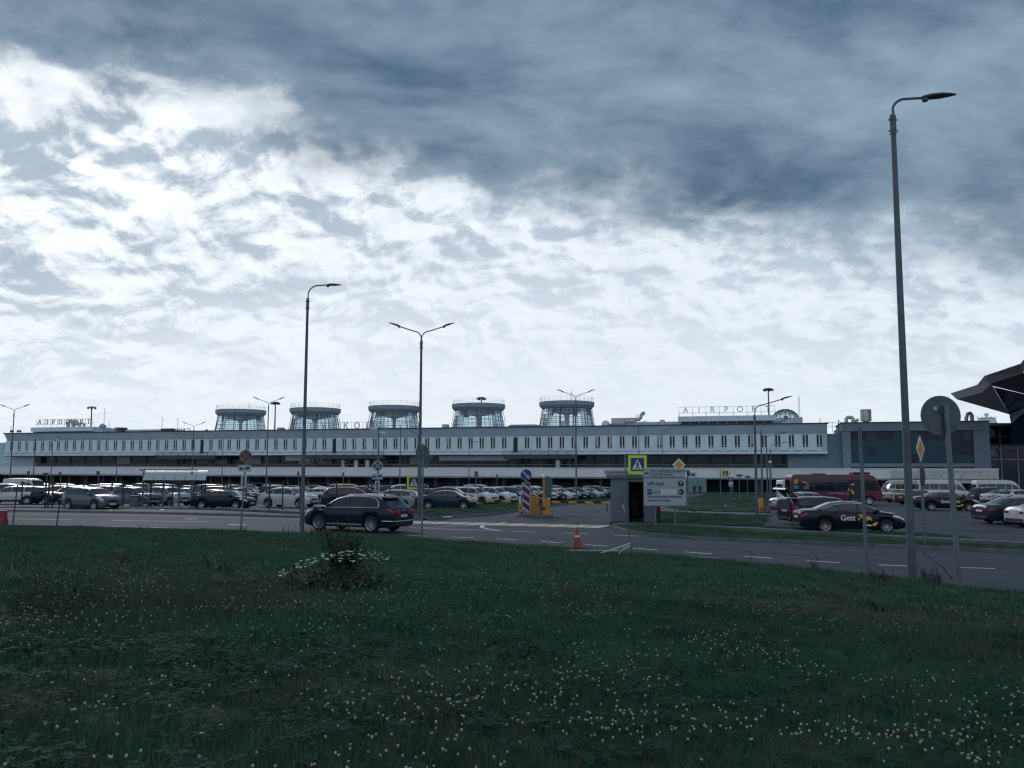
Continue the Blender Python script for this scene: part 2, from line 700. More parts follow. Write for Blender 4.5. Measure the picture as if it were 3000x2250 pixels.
# lawn wedge by the side road
lawnA_edge = img_line([(1185, 1522), (1260, 1523), (1330, 1517), (1430, 1510), (1530, 1497), (1640, 1481), (1760, 1471)])
lawnA = lawnA_edge + [at(q, r).xy for q, r in ((1790, 1462), (1760, 1450), (1600, 1453), (1450, 1462), (1300, 1478), (1200, 1484))]
struct(patch('lawn', lawnA, M_turf, 0.11))
kerb(lawnA_edge)
# lawn east of the booth
lawnB = [at(q, r).xy for q, r in ((1925, 1541), (1922, 1500), (2040, 1506), (2150, 1509), (2245, 1512), (2232, 1541.5), (2100, 1540))]
struct(patch('lawn', lawnB, M_turf, 0.06))
lawnC = [at(q, r).xy for q, r in ((1958, 1489), (2010, 1464), (2080, 1445), (2290, 1447), (2250, 1503), (2120, 1500), (2000, 1496))]
struct(patch('lawn', lawnC, M_turf, 0.07))
pathC = [at(q, r).xy for q, r in ((1958, 1490), (2000, 1497), (2120, 1501), (2250, 1504), (2245, 1511), (2150, 1508.5), (2040, 1505), (1930, 1499))]
struct(patch('path', pathC, M_paving, 0.03))
# verge and footpath beside the road, right
verge_edge = img_line([(1795, 1546), (1850, 1561), (2000, 1578), (2300, 1590), (2600, 1604), (3000, 1621), (3500, 1646)])
vb = [at(q, r).xy for q, r in ((3500, 1620), (3000, 1596), (2700, 1580), (2400, 1565), (2160, 1551), (2000, 1545), (1850, 1541), (1800, 1541))]
struct(patch('verge', verge_edge + vb, M_turf, 0.10))
kerb(verge_edge)
fp = img_line([(1795, 1541.5), (1925, 1543), (2050, 1547.5), (2160, 1553), (2400, 1567), (2700, 1584), (3000, 1600), (3500, 1630)])
struct(strip('footpath', fp, offset_line(fp, 0.85), M_paving, 0.112))
soil = img_line([(2150, 1557), (2400, 1572), (2700, 1589), (3000, 1605), (3500, 1634)])
struct(strip('soil_strip', soil, offset_line(soil, -0.9), M_soil, 0.106))
tv = [at(q, r).xy for q, r in ((2235, 1548), (2400, 1555), (2640, 1565), (2800, 1573), (2880, 1588), (2700, 1580), (2400, 1563), (2240, 1552))]
struct(patch('verge', tv, M_turf, 0.09))
# footway between the fence and the road, left
struct(strip('footway', resample(img_line([(-700, 1492), (0, 1497), (450, 1504), (900, 1516), (1180, 1526)]), 24),
             resample(img_line([(-700, 1478), (0, 1483), (450, 1488), (900, 1498), (1180, 1512)]), 24), M_paving, 0.1))
kerb(img_line([(-300, 1495), (0, 1498), (450, 1505.5), (900, 1518), (1180, 1527)]), piece=2.5)
vl = img_line([(-300, 1488), (0, 1491.5), (300, 1494), (560, 1497), (900, 1512)])
struct(strip('verge', vl, offset_line(vl, 1.6), M_turf, 0.11))

# mended asphalt, tar seams and drain covers on the roads
M_patch = mat('tar_patch', (0.022, 0.029, 0.040), 0.8, var=0.3, vscale=2.0, bump=0.3, bscale=50.0)
M_patch2 = mat('pale_patch', (0.044, 0.054, 0.068), 0.85, var=0.25, vscale=2.0, bump=0.3, bscale=50.0)
rp = random.Random(17)
for px_, py_, w_, d_, mm in ((300, 1533, 3.2, 1.0, M_patch), (620, 1546, 5.0, 0.8, M_patch2), (1320, 1572, 2.2, 1.2, M_patch), (1620, 1585, 3.0, 0.9, M_patch2), (1900, 1600, 1.6, 1.6, M_patch), (2260, 1615, 3.4, 0.7, M_patch2), (2480, 1650, 1.8, 1.2, M_patch), (2880, 1650, 2.4, 1.0, M_patch),
                            (1660, 1515, 2.6, 1.5, M_patch), (1560, 1560, 1.2, 1.0, M_patch2), (780, 1530, 2.5, 1.2, M_patch), (2700, 1530, 3.0, 2.0, M_patch2), (2560, 1520, 4.0, 1.4, M_patch), (2850, 1555, 3.0, 1.2, M_patch)):
    q_ = at(px_, py_)
    mb = MB(); pts_ = []
    for k_ in range(11):
        t_ = 2 * math.pi * k_ / 11
        c_, s_ = math.cos(t_), math.sin(t_)
        e_ = 1.0 / max(abs(c_), abs(s_)) ** 0.8 * rp.uniform(0.82, 1.1)
        pts_.append(Vector((c_ * w_ / 2 * e_, s_ * d_ / 2 * e_)))
    ang = -0.35
    ca, sa = math.cos(ang), math.sin(ang)
    mb.add([(q_.x + v.x * ca - v.y * sa, q_.y + v.x * sa + v.y * ca, G(q_.y) + 0.0025) for v in pts_], [tuple(range(11))])
    struct(mb.build('asphalt_patch', mm))
M_crack = mat('tar_seam', (0.016, 0.020, 0.028), 0.95, spec=0.05)
for pts_ in ([(1250, 1560), (1500, 1571), (1800, 1588), (2100, 1609), (2500, 1640), (2950, 1668)], [(60, 1512), (400, 1516), (800, 1527)], [(1600, 1570), (1640, 1590), (1650, 1604)], [(2150, 1600), (2200, 1622), (2190, 1645)], [(2700, 1616), (2760, 1660), (2790, 1700)]):
    ln_ = [q + Vector((rp.uniform(-.05, .05), rp.uniform(-.05, .05))) for q in img_line(pts_, 7)]
    strip('tar_seam', offset_line(ln_, 0.022), offset_line(ln_, -0.022), M_crack, 0.0032, road)
for px_, py_ in ((1450, 1588), (2330, 1622), (560, 1520)):
    q_ = at(px_, py_)
    mb = MB(); mb.lathe([(0.001, 0.007), (0.30, 0.007), (0.34, 0.0075), (0.36, 0.003)], 20, c=(q_.x, q_.y, G(q_.y)), cap=False)
    mb.build('drain_cover', mat('cast_iron', (0.03, 0.032, 0.036), 0.6, metal=0.5), road)

# ---------------------------------------------------------------- the meadow
NEAR_D = resample(NEAR, 260)
_nx = np.array([(q.x, q.y) for q in NEAR_D])


def meadow_d(x, y):
    """distance to the road edge, positive on the camera's side"""
    d2 = (_nx[:, 0] - x) ** 2 + (_nx[:, 1] - y) ** 2
    i = int(np.argmin(d2))
    a = _nx[max(0, i - 1)]; b = _nx[min(len(_nx) - 1, i + 1)]
    t = b - a
    side = t[0] * (y - a[1]) - t[1] * (x - a[0])
    return math.sqrt(float(d2[i])) * (1.0 if side < 0 else -1.0)


def _hash_noise(x, y, s):
    xi, yi = math.floor(x / s), math.floor(y / s)
    fx, fy = x / s - xi, y / s - yi
    fx, fy = fx * fx * (3 - 2 * fx), fy * fy * (3 - 2 * fy)
    def h(i, j):
        n = math.sin(i * 127.1 + j * 311.7) * 43758.5453
        return n - math.floor(n)
    return (h(xi, yi) * (1 - fx) + h(xi + 1, yi) * fx) * (1 - fy) + (h(xi, yi + 1) * (1 - fx) + h(xi + 1, yi + 1) * fx) * fy


def meadow_z(x, y, d=None):
    if d is None: d = meadow_d(x, y)
    t = min(1.0, max(0.0, d / 23.0))
    z = 1.42 * t ** 1.02
    z += (_hash_noise(x, y, 2.6) - 0.5) * 0.10 * min(1, d / 3) + (_hash_noise(x + 31, y + 7, 0.9) - 0.5) * 0.03
    return z + 0.015


def meadow_mesh():
    mb = MB()
    nu, nv = 150, 90
    # rows run from the road edge towards and behind the camera
    edge = resample(NEAR, nu + 1)
    vs, fs = [], []
    ins = offset_line(edge, 0.0)
    for j in range(nv + 1):
        f = (j / nv) ** 1.5
        for i in range(nu + 1):
            q = edge[i]
            tgt = Vector((q.x * 0.35, -14.0))
            w = q.lerp(tgt, f)
            d = meadow_d(w.x, w.y)
            z = meadow_z(w.x, w.y, max(0.0, d)) if j else -0.03
            vs.append((w.x, w.y, z))
    n = nu + 1
    for j in range(nv):
        for i in range(nu):
            fs.append((j * n + i, (j + 1) * n + i, (j + 1) * n + i + 1, j * n + i + 1))
    mb.add(vs, fs)
    return mb.build('meadow', M_turf, smooth=60)


meadow = struct(meadow_mesh())
# ---------------------------------------------------------------- the old terminal
FM = 0.31                                  # the facade line is y = 226 - 0.31 x
FD = Vector((1.0, -FM, 0)).normalized()    # along the facade, to the right
FN = Vector((-FM, -1.0, 0)).normalized()   # towards the viewer
F0 = Vector((0, 226.0, 0))
F_ANG = math.atan2(FD.y, FD.x)


def fx(px):
    """distance along the facade of a photograph column"""
    u = (px - 1500.0) / 2500.0
    x = u * 226.0 / (1 + FM * u)
    return x / FD.x


def fxb(px, back):
    """the same for a thing standing `back` metres behind the facade"""
    u = (px - 1500.0) / 2500.0
    return fx(px) + back * (0.955 * u - 0.296) / (0.955 + 0.296 * u)


M_conc = mat('terminal_render', (0.42, 0.52, 0.60), 0.85, var=0.08, vscale=0.35, dirt=((0.33, 0.41, 0.47), 0.25, 0.5), streak=((0.26, 0.29, 0.32), 0.35))
M_conc2 = mat('hall_render', (0.17, 0.22, 0.275), 0.85, var=0.10, vscale=0.35, dirt=((0.13, 0.165, 0.21), 0.3, 0.5), streak=((0.14, 0.17, 0.20), 0.4))
M_panel = mat('facade_panel', (0.66, 0.735, 0.78), 0.75, var=0.06, vscale=0.25, dirt=((0.55, 0.58, 0.60), 0.35, 0.5), streak=((0.42, 0.45, 0.47), 0.4))
M_white = mat('white_band', (0.76, 0.79, 0.80), 0.7, var=0.05, vscale=0.2, dirt=((0.60, 0.62, 0.63), 0.3, 0.4), streak=((0.48, 0.50, 0.51), 0.35))
M_old_band = mat('weathered_band', (0.55, 0.55, 0.53), 0.8, var=0.15, vscale=0.8, dirt=((0.16, 0.16, 0.15), 1.2, 0.8))
M_trim = mat('dark_trim', (0.035, 0.045, 0.055), 0.6)
M_frame = mat('window_frame_white', (0.70, 0.71, 0.71), 0.6)
M_dframe = mat('window_frame_dark', (0.05, 0.065, 0.08), 0.5)
M_wglass = mat('dark_window', (0.008, 0.024, 0.042), 0.10, spec=0.3)
M_wblind = mat('window_blind', (0.30, 0.33, 0.36), 0.5)
M_tealglass = mat('teal_window', (0.006, 0.060, 0.085), 0.12, spec=0.25)
M_tealdark = mat('teal_window_dark', (0.005, 0.020, 0.038), 0.12, spec=0.25)
M_interior = mat('interior_dark', (0.026, 0.040, 0.055), 0.8)
M_brick = mat('brown_parapet', (0.10, 0.11, 0.12), 0.85, var=0.2, vscale=1.0)
M_steel = mat('steel_grey', (0.22, 0.23, 0.24), 0.5, metal=0.3, var=0.15, vscale=1.5)
M_duct = mat('galvanised_duct', (0.45, 0.46, 0.47), 0.4, metal=0.6, var=0.15, vscale=1.0)
M_letter = mat('letter_metal', (0.50, 0.52, 0.53), 0.5, metal=0.2)
M_tglass = glass_mat('turret_glass', (0.80, 0.91, 0.94), 0.4)

term = thing('terminal_building', 'long pale airport terminal with slit windows, white band and five glass turrets on its roof', 'building',
             F0, F_ANG)
S0, S1 = fx(22), fx(2422)        # ends along the facade
Z_ROOF, Z_PT, Z_PB, Z_SL, Z_GL, Z_CT, Z_CB = 13.5, 11.2, 6.95, 6.45, 3.7, 3.0, 0.75
GZ = -4.2                        # buried below the falling ground


def lbox(mb, s0, s1, d0, d1, z0, z1):
    """box in facade coordinates: s along, d towards the viewer (local -y)"""
    mb.box(((s0 + s1) / 2, -(d0 + d1) / 2, (z0 + z1) / 2), (abs(s1 - s0), abs(d1 - d0), abs(z1 - z0)))
    return mb


lbox(MB(), S0, S1, -26, 0.0, Z_PB - 0.1, Z_PT + 0.02).build('wall', M_conc, term)
# parapet leans outward towards its top
mb = MB()
mb.prism([(-0.45, Z_PT), (0.95, Z_ROOF), (0.3, Z_ROOF), (-26.2, Z_ROOF), (-26.2, Z_PT)], S0 - 0.1, S1 + 0.1, 'X')
mb.v = [(x, -y, z) for x, y, z in mb.v]
mb.build('parapet', M_conc, term)
lbox(MB(), S0 - 0.4, S1 + 0.4, 0.2, 1.15, Z_ROOF - 0.02, Z_ROOF + 0.28).build('parapet_coping', M_trim, term)
lbox(MB(), S0, S1, -8, 0.75, Z_SL, Z_PB).build('floor_slab', M_panel, term)
lbox(MB(), S0 + 0.2, S1 - 0.2, -7.9, 0.72, Z_SL - 0.22, Z_SL - 0.003).build('slab_edge_strip', M_trim, term)
lbox(MB(), S0 + 9, S1, -20, -5.2, Z_CT - 1, Z_SL - 0.2).build('middle_storey', M_interior, term)
lbox(MB(), S0 + 6, S1 - 12, -4.9, -4.4, Z_CT - 0.2, Z_CT + 1.0).build('brick_parapet', M_brick, term)
lbox(MB(), S0 - 8, S0 + 9, -18, -2.5, GZ, Z_SL - 0.2).build('end_wall', M_conc, term)
lbox(MB(), S0 - 30, S0 - 0.5, -20, -3.0, GZ, Z_PT - 0.4).build('annexe_wall', M_conc, term)

# facade panels between the slit windows, the windows themselves
PITCHW = 3.145
nw = int((S1 - S0 - 1.2) / PITCHW)
panel_me = lbox(MB(), -0.965, 0.965, 0.004, 0.26, Z_PB + 0.35, Z_PT - 0.02).mesh('panel', M_panel)
sill_me = lbox(MB(), -0.70, 0.70, 0.003, 0.36, Z_PB + 0.95, Z_PB + 1.12).mesh('sill', M_frame)
mull_me = lbox(MB(), -0.10, 0.10, 0.005, 0.22, Z_PB + 0.4, Z_PT - 0.06).mesh('mullion', M_frame)
apron_me = lbox(MB(), -0.62, 0.62, 0.003, 0.12, Z_PB + 0.2, Z_PB + 0.94).mesh('apron', M_panel)
pane_me = [lbox(MB(), -0.235, 0.235, 0.003, 0.05, Z_PB + 1.14, Z_PT - 0.30).mesh('pane', M_wglass),
           lbox(MB(), -0.235, 0.235, 0.003, 0.05, Z_PB + 1.14, Z_PT - 0.30).mesh('pane', M_wglass)]
blind_me = lbox(MB(), -0.235, 0.235, 0.003, 0.05, Z_PB + 1.9, Z_PT - 0.30).mesh('pane', M_wblind)
frame_me = MB()
for zz in (Z_PB + 1.55,):
    lbox(frame_me, -0.60, -0.11, 0.052, 0.09, zz, zz + 0.07)
    lbox(frame_me, 0.11, 0.60, 0.052, 0.09, zz, zz + 0.07)
frame_me = frame_me.mesh('transom', M_frame)
doors_at = [fx(595), fx(972), fx(1523)]
rw = random.Random(3)
for i in range(nw + 1):
    s = S0 + 0.95 + i * PITCHW
    put('panel', panel_me, term, (s, 0, 0))
    w = s + PITCHW / 2
    if w > S1 - 0.8:
        continue
    if any(abs(w - dd) < PITCHW / 2 for dd in doors_at):
        d_ = lbox(MB(), w - 0.62, w + 0.62, 0.003, 0.06, Z_PB + 0.05, Z_PT - 0.25).build('door', M_tealdark, term)
        continue
    wn = put('window', apron_me, term, (w, 0, 0))
    put('sill', sill_me, wn)
    put('mullion', mull_me, wn)
    put('transom', frame_me, wn)
    for sx in (-1, 1):
        put('pane', pane_me[0], wn, (0.355 * sx, 0, 0))
        if rw.random() < 0.10:
            put('blind', blind_me, wn, (0.355 * sx, -0.012, 0))

# glazing of the recessed middle storey: bays of panes with dark posts
s = S0 + 9.5
k = 0
while s < S1 - 1:
    wdt = 5.9
    e = min(s + wdt, S1 - 0.2)
    right = s > fx(1250)
    m = (M_tealglass if right else M_wglass)
    if not right and rw.random() < 0.28: m = M_wblind
    lbox(MB(), s + 0.12, e - 0.12, -5.18, -5.08, Z_CT + 0.2, Z_SL - 0.22).build('storey_window', m, term)
    lbox(MB(), e - 0.35, e + 0.35, -5.15, -4.95, Z_CT, Z_SL - 0.2).build('storey_post', M_trim, term)
    s = e
    k += 1
# pale soffit panels in the middle stretch
for a, b_ in ((815, 930), (1270, 1480)):
    sa, sb = fx(a), fx(b_)
    n_ = max(2, int((sb - sa) / 3.0))
    for j in range(n_):
        lbox(MB(), sa + (sb - sa) * j / n_ + 0.05, sa + (sb - sa) * (j + 1) / n_ - 0.05, -4.4, -4.2, Z_SL - 1.55, Z_SL - 0.24).build('soffit_panel', M_panel, term)

# the white band: edge of the raised drive in front, with rail and coping
BD0, BD1 = 3.0, 9.0
mb = MB(); lbox(mb, S0 - 32, fx(2890), BD0, BD1, Z_CB, Z_CT - 0.12); mb.build('white_band', M_white, term)
lbox(MB(), S0 - 32, fx(2893), BD0 - 6, BD1 + 0.12, Z_CT - 0.12, Z_CT + 0.06).build('band_coping', M_panel, term)
lbox(MB(), S0 - 32, fx(2885), BD1 - 0.5, BD1 - 0.44, Z_CT + 0.75, Z_CT + 0.82).build('band_rail', M_steel, term)
mb = MB()
s = S0 - 30
while s < fx(2880):
    lbox(mb, s, s + 0.06, BD1 - 0.5, BD1 - 0.44, Z_CT + 0.05, Z_CT + 0.75); s += 3.0
mb.build('rail_posts', M_steel, term)
lbox(MB(), S0 - 32, fx(2885), BD0 - 5, BD1 - 0.3, Z_CB - 0.35, Z_CB - 0.06).build('band_lip', M_conc, term)
lbox(MB(), S0 - 32, fx(2950), -12, -1.5, GZ, Z_CB - 0.36).build('ground_storey', M_interior, term)
# pillars and shopfront panes under the band
s = S0 - 30
k = 0
while s < fx(2870):
    lbox(MB(), s, s + 0.7, BD1 - 2.6, BD1 - 1.9, GZ, Z_CB - 0.36).build('pillar', M_trim, term)
    if k % 2:
        lbox(MB(), s + 1.0, s + 5.0, -1.49, -1.40, GZ, Z_CB - 0.7).build('shop_window', M_tealdark, term)
    s += 6.28
    k += 1
# weathered end of the band
lbox(MB(), fx(2590), fx(2886), BD1 + 0.004, BD1 + 0.30, Z_CB + 0.05, Z_CT - 0.35).build('weathered_fascia', M_old_band, term)
lbox(MB(), fx(2690), fx(2886), BD1 - 4, BD1 + 1.6, Z_CB - 0.9, Z_CB - 0.36).build('lower_fascia', M_old_band, term)

# steel galleries with braces below the facade doors
for dd, a, b_ in ((doors_at[0], 470, 640), (doors_at[1], 905, 1130), (doors_at[2], 1480, 1690)):
    sa, sb = fx(a), fx(b_)
    g = lbox(MB(), sa, sb, -3.6, 1.2, Z_SL - 1.15, Z_SL - 0.24).build('gallery', M_trim, term)
    mb = MB()
    for t in np.linspace(sa, sb, 9):
        lbox(mb, t - 0.04, t + 0.04, 1.1, 1.18, Z_SL - 0.24, Z_SL + 0.9)
    lbox(mb, sa, sb, 1.1, 1.16, Z_SL + 0.86, Z_SL + 0.94)
    lbox(mb, sa, sb, 1.1, 1.15, Z_SL + 0.35, Z_SL + 0.40)
    mb.build('gallery_rail', M_dframe, g)
    mb = MB()
    for t in (sa + 2, (sa + sb) / 2, sb - 2):
        for q in (-1.6, 1.6):
            mb.tube([(t, 0.4, Z_CT), (t + q, 0.4, Z_SL - 1.1)], 0.16, 6)
        lbox(mb, t - 0.3, t + 0.3, -0.7, -0.1, Z_CT, Z_SL - 1.1)
    mb.build('gallery_brace', M_trim, g)
for px in (1005, 1042, 1075, 1632):
    sx = fx(px)
    MB().lathe([(0.75, 0), (0.75, 2.0), (0.6, 2.1)], 12, c=(sx, 1.0, Z_CT)).build('vent_drum', M_duct, term, smooth=40)

# ---------------------------------------------------------------- glass turrets
def turret_meshes():
    H0, H1 = 11.5, 18.8        # glass foot and head (world z)
    r0, r1 = 7.95, 6.55
    meshes = {}
    rim = MB()
    rim.lathe([(6.2, H1 - 0.05), (6.9, H1 + 0.05), (7.55, H1 + 0.75), (7.62, H1 + 0.80), (7.66, H1 + 1.85), (7.1, H1 + 1.95), (7.0, H1 + 1.6), (0.01, H1 + 1.6)], 48, cap=False)
    meshes['roof_ring'] = rim.mesh('roof_ring', mat('turret_rim', (0.27, 0.32, 0.37), 0.8, var=0.1, vscale=0.5), 35)
    colm = MB()
    colm.lathe([(0.50, H0), (0.50, H1 - 2.3), (0.62, H1 - 1.85), (1.1, H1 - 1.5), (2.6, H1 - 1.1), (4.8, H1 - 0.8), (6.35, H1 - 0.45), (6.4, H1)], 32, cap=False)
    meshes['column'] = colm.mesh('column', mat('turret_concrete', (0.30, 0.33, 0.36), 0.85), 50)
    mul = MB()
    nM = 36
    for k in range(nM):
        t = 2 * math.pi * (k + 0.5) / nM
        c, s = math.cos(t), math.sin(t)
        mul.tube([(r0 * c, r0 * s, H0), (r1 * c, r1 * s, H1)], 0.05 if k % 3 else 0.09, 4)
    meshes['mullions'] = mul.mesh('mullions', M_dframe)
    ring = MB()
    for zz in np.linspace(H0 + 0.9, H1 - 0.5, 6):
        f = (zz - H0) / (H1 - H0)
        r = r0 + (r1 - r0) * f
        ring.lathe([(r - 0.02, zz - 0.06), (r + 0.06, zz - 0.06), (r + 0.06, zz + 0.06), (r - 0.02, zz + 0.06), (r - 0.02, zz - 0.06)], 36, cap=False)
    meshes['transoms'] = ring.mesh('transoms', M_dframe)
    fins = MB()
    for k in range(12):
        t = 2 * math.pi * (k + 0.25) / 12
        c, s = math.cos(t), math.sin(t)
        fins.tube([(8.25 * c, 8.25 * s, H0), (7.0 * c, 7.0 * s, H1 + 0.3)], 0.075, 4)
    meshes['outer_struts'] = fins.mesh('outer_struts', M_dframe)
    rail = MB()
    nR = 26
    for k in range(nR):
        t = 2 * math.pi * k / nR
        rail.tube([(7.35 * math.cos(t), 7.35 * math.sin(t), H1 + 2.0), (7.35 * math.cos(t), 7.35 * math.sin(t), H1 + 3.25)], 0.03, 4)
    for zz in (H1 + 2.65, H1 + 3.2):
        rail.lathe([(7.33, zz), (7.37, zz), (7.37, zz + 0.035), (7.33, zz + 0.035), (7.33, zz)], 40, cap=False)
    meshes['roof_rail'] = rail.mesh('roof_rail', M_steel)
    pane = MB()
    w = 2 * math.pi / 36
    def P(t, f, o=0.0):
        r = r0 + (r1 - r0) * f + o
        return (r * math.cos(t), r * math.sin(t), H0 + (H1 - H0) * f)
    pane.quad(P(-w / 2, 0), P(w / 2, 0), P(w / 2, 1), P(-w / 2, 1))
    meshes['pane'] = pane.mesh('pane', M_tglass)
    tops = MB()  # panels added to darken the turret top, standing for the dark soffit underside
    tops.quad(P(-w / 2, 0.80, 0.02), P(w / 2, 0.80, 0.02), P(w / 2, 0.99, 0.02), P(-w / 2, 0.99, 0.02))
    meshes['soffit_dark_panel'] = tops.mesh('soffit_dark_panel', mat('soffit_dark_panel', (0.17, 0.21, 0.25), 0.4))
    base = MB().lathe([(8.4, 10.8), (8.4, 12.2), (7.9, 12.35)], 40, cap=False)
    meshes['kerb_ring'] = base.mesh('kerb_ring', M_conc, 40)
    return meshes


TM = turret_meshes()
rt = random.Random(11)
for n_, px in enumerate((705, 923, 1155, 1402, 1661)):
    t = put('turret', TM['roof_ring'], term)
    # stand it 14 m behind the facade, on the line of sight of its column
    u = (px - 1500.0) / 2500.0
    # facade-local position
    S = fx(px)
    t.location = (fxb(px, 14.0), 14.0, (0, 0, 0.15, 0.25, 0.35)[n_])
    t.rotation_euler = (0, 0, rt.uniform(0, 6.28))
    for nm in ('column', 'mullions', 'transoms', 'outer_struts', 'roof_rail', 'kerb_ring'):
        put(nm, TM[nm], t)
    for k in range(36):
        put('pane', TM['pane'], t, rot=(0, 0, 2 * math.pi * k / 36))
        if rt.random() < 0.16:
            put('soffit_dark_panel', TM['soffit_dark_panel'], t, rot=(0, 0, 2 * math.pi * k / 36))

# ---------------------------------------------------------------- roof structures and equipment
def roof_block(a, b_, z1, dback, dfront, name='penthouse', m=None, z0=Z_ROOF):
    return lbox(MB(), fxb(a, -dfront), fxb(b_, -dfront), dback, dfront, z0 + 0.003, z1).build(name, m or M_conc, term)


def zr(py, px, back=0.0):
    """height above datum of row py above facade column px"""
    u = (px - 1500.0) / 2500.0
    y = 226.0 / (1 + FM * u) + back
    return row(py, y, px)


pb = roof_block(98, 300, zr(1255, 190, 5), -12, -3.5)
lbox(MB(), fxb(94, 3), fxb(272, 3), -11, -2.6, zr(1264, 190, 5), zr(1252, 190, 5)).build('penthouse_cornice', M_panel, term)
for j in range(10):
    a = 110 + j * 16
    lbox(MB(), fxb(a, 3.4), fxb(a + 14, 3.4), -3.49, -3.42, Z_ROOF + 0.35, zr(1264.5, 190, 5)).build('penthouse_window', M_wglass, term)
roof_block(300, 500, zr(1257.5, 400, 5), -13, -6)
pb2 = roof_block(1992, 2352, zr(1228, 2150, 5), -13, -3)
lbox(MB(), fxb(1988, 3), fxb(2275, 3), -12, -2.2, zr(1235, 2130, 5), zr(1220, 2130, 5)).build('penthouse_cornice', M_panel, term)
for j in range(10):
    a = 1997 + j * 27
    lbox(MB(), fxb(a, 3), fxb(a + 24, 3), -2.99, -2.9, Z_ROOF + 0.2, zr(1236, 2130, 5)).build('penthouse_window', M_wglass, term)
roof_block(1835, 1992, zr(1236, 1900, 5), -13, -5)
roof_block(1488, 1572, zr(1246, 1530, 6), -12, -5, 'roof_hatch')
def hipped(a, b_, z0, z1, d0, d1, name, m):
    s0, s1 = fxb(a, -d1), fxb(b_, -d1)
    mb = MB()
    i = (s1 - s0) * 0.12
    mb.add([(s0, -d0, z0), (s1, -d0, z0), (s1, -d1, z0), (s0, -d1, z0), (s0 + i, -d0 , z1), (s1 - i, -d0, z1), (s1 - i, -d1, z1), (s0 + i, -d1, z1)],
           [(0, 1, 5, 4), (1, 2, 6, 5), (2, 3, 7, 6), (3, 0, 4, 7), (4, 5, 6, 7)])
    return mb.build(name, m, term)
hipped(1485, 1580, Z_ROOF + 0.1, zr(1244, 1530, 6), -11, -5, 'roof_light', M_conc)
hipped(1778, 1838, Z_ROOF + 0.1, zr(1242, 1800, 6), -11, -4, 'roof_light', M_steel)
def rbox(a, b_, y0, y1, d0=-7, d1=-4.5, name='roof_unit', m=None):
    c = (a + b_) / 2
    lbox(MB(), fxb(a, 5), fxb(b_, 5), d0, d1, zr(y1, c, 5), zr(y0, c, 5)).build(name, m or M_duct, term)
rbox(1792, 1832, 1225, 1243); rbox(1834, 1862, 1224, 1236)
rbox(1297, 1309, 1243, 1258, name='chimney', m=M_conc); rbox(1934, 1946, 1230, 1246, name='chimney')
rbox(815, 825, 1252, 1264, name='chimney', m=M_conc); rbox(350, 361, 1252, 1265, name='chimney', m=M_trim)
rbox(1645, 1657, 1234, 1250, name='chimney'); rbox(560, 574, 1261, 1268, m=M_trim); rbox(475, 500, 1255, 1262, m=M_trim)
rbox(2336, 2352, 1222, 1242, name='chimney'); rbox(2297, 2310, 1219, 1241, name='chimney', m=M_trim)
def duct(pts, r, name='duct', m=None):
    """bent pipe through photograph points just behind the facade line"""
    out = []
    for a, y in pts:
        out.append((fxb(a, 5), 5.0, zr(y, a, 5)))
    MB().tube(out, r, 8).build(name, m or M_duct, term, smooth=50)
duct([(1860, 1229), (1872, 1229), (1878, 1222), (1879, 1215), (1885, 1211), (1890, 1211)], 0.5)
duct([(200, 1262), (200, 1238), (208, 1232), (214, 1240)], 0.55); duct([(216, 1252), (216, 1238), (222, 1233), (228, 1244)], 0.6)
duct([(234, 1252), (234, 1243), (230, 1240)], 0.4); duct([(246, 1252), (247, 1242), (241, 1240)], 0.4)
duct([(337, 1262), (339, 1255), (345, 1255)], 0.5); duct([(295, 1250), (300, 1245), (308, 1250)], 0.6)
duct([(604, 1268), (605, 1262), (608, 1261)], 0.5)
# satellite dish
MB().lathe([(0.0, 0), (0.7, 0.1), (1.15, 0.35)], 14, axis='Y', c=(fxb(1774, 5), 5, zr(1244, 1774, 5)), cap=False).build('satellite_dish', M_panel, term, smooth=60)
# glazed dome
dome = MB()
cx, cz, rr = fxb(2302, 6), zr(1228, 2302, 5), 3.2
prof = [(rr * math.cos(a), cz + rr * 0.78 * math.sin(a)) for a in np.linspace(0, math.pi / 2 - 0.02, 7)]
d_o = MB().lathe(prof, 16, c=(cx, 6, 0), cap=False).build('glass_dome', M_tglass, term)
for k in range(16):
    t = 2 * math.pi * k / 16
    dome.tube([(cx + r * math.cos(t), 6 + r * math.sin(t), z) for r, z in prof], 0.06, 4)
for r, z in prof[:-1]:
    dome.lathe([(r - 0.04, z), (r + 0.05, z), (r + 0.05, z + 0.08), (r - 0.04, z + 0.08), (r - 0.04, z)], 16, c=(cx, 6, 0), cap=False)
dome.build('dome_ribs', M_dframe, d_o)
# lattice aerials
for a, y0, y1 in ((475, 1220, 1260), (521, 1222, 1262), (2343, 1160, 1228), (305, 1195, 1248), (320, 1235, 1252), (1674, 1145, 1172), (728, 1178, 1195), (1867, 1212, 1226), (2403, 1226, 1242)):
    z0, z1 = zr(y1, a, 6), zr(y0, a, 6)
    mb = MB()
    w = 0.16
    for q in ((-w, 0), (w, 0)):
        mb.tube([(fxb(a, 6) + q[0], 6, z0), (fxb(a, 6) + q[0] * 0.5, 6, z1)], 0.035, 4)
    n_ = int((z1 - z0) / 0.8)
    for k in range(n_):
        mb.tube([(fxb(a, 6) - w, 6, z0 + k * 0.8), (fxb(a, 6) + w, 6, z0 + k * 0.8 + 0.8)], 0.02, 3)
    mb.build('aerial', M_steel, term)
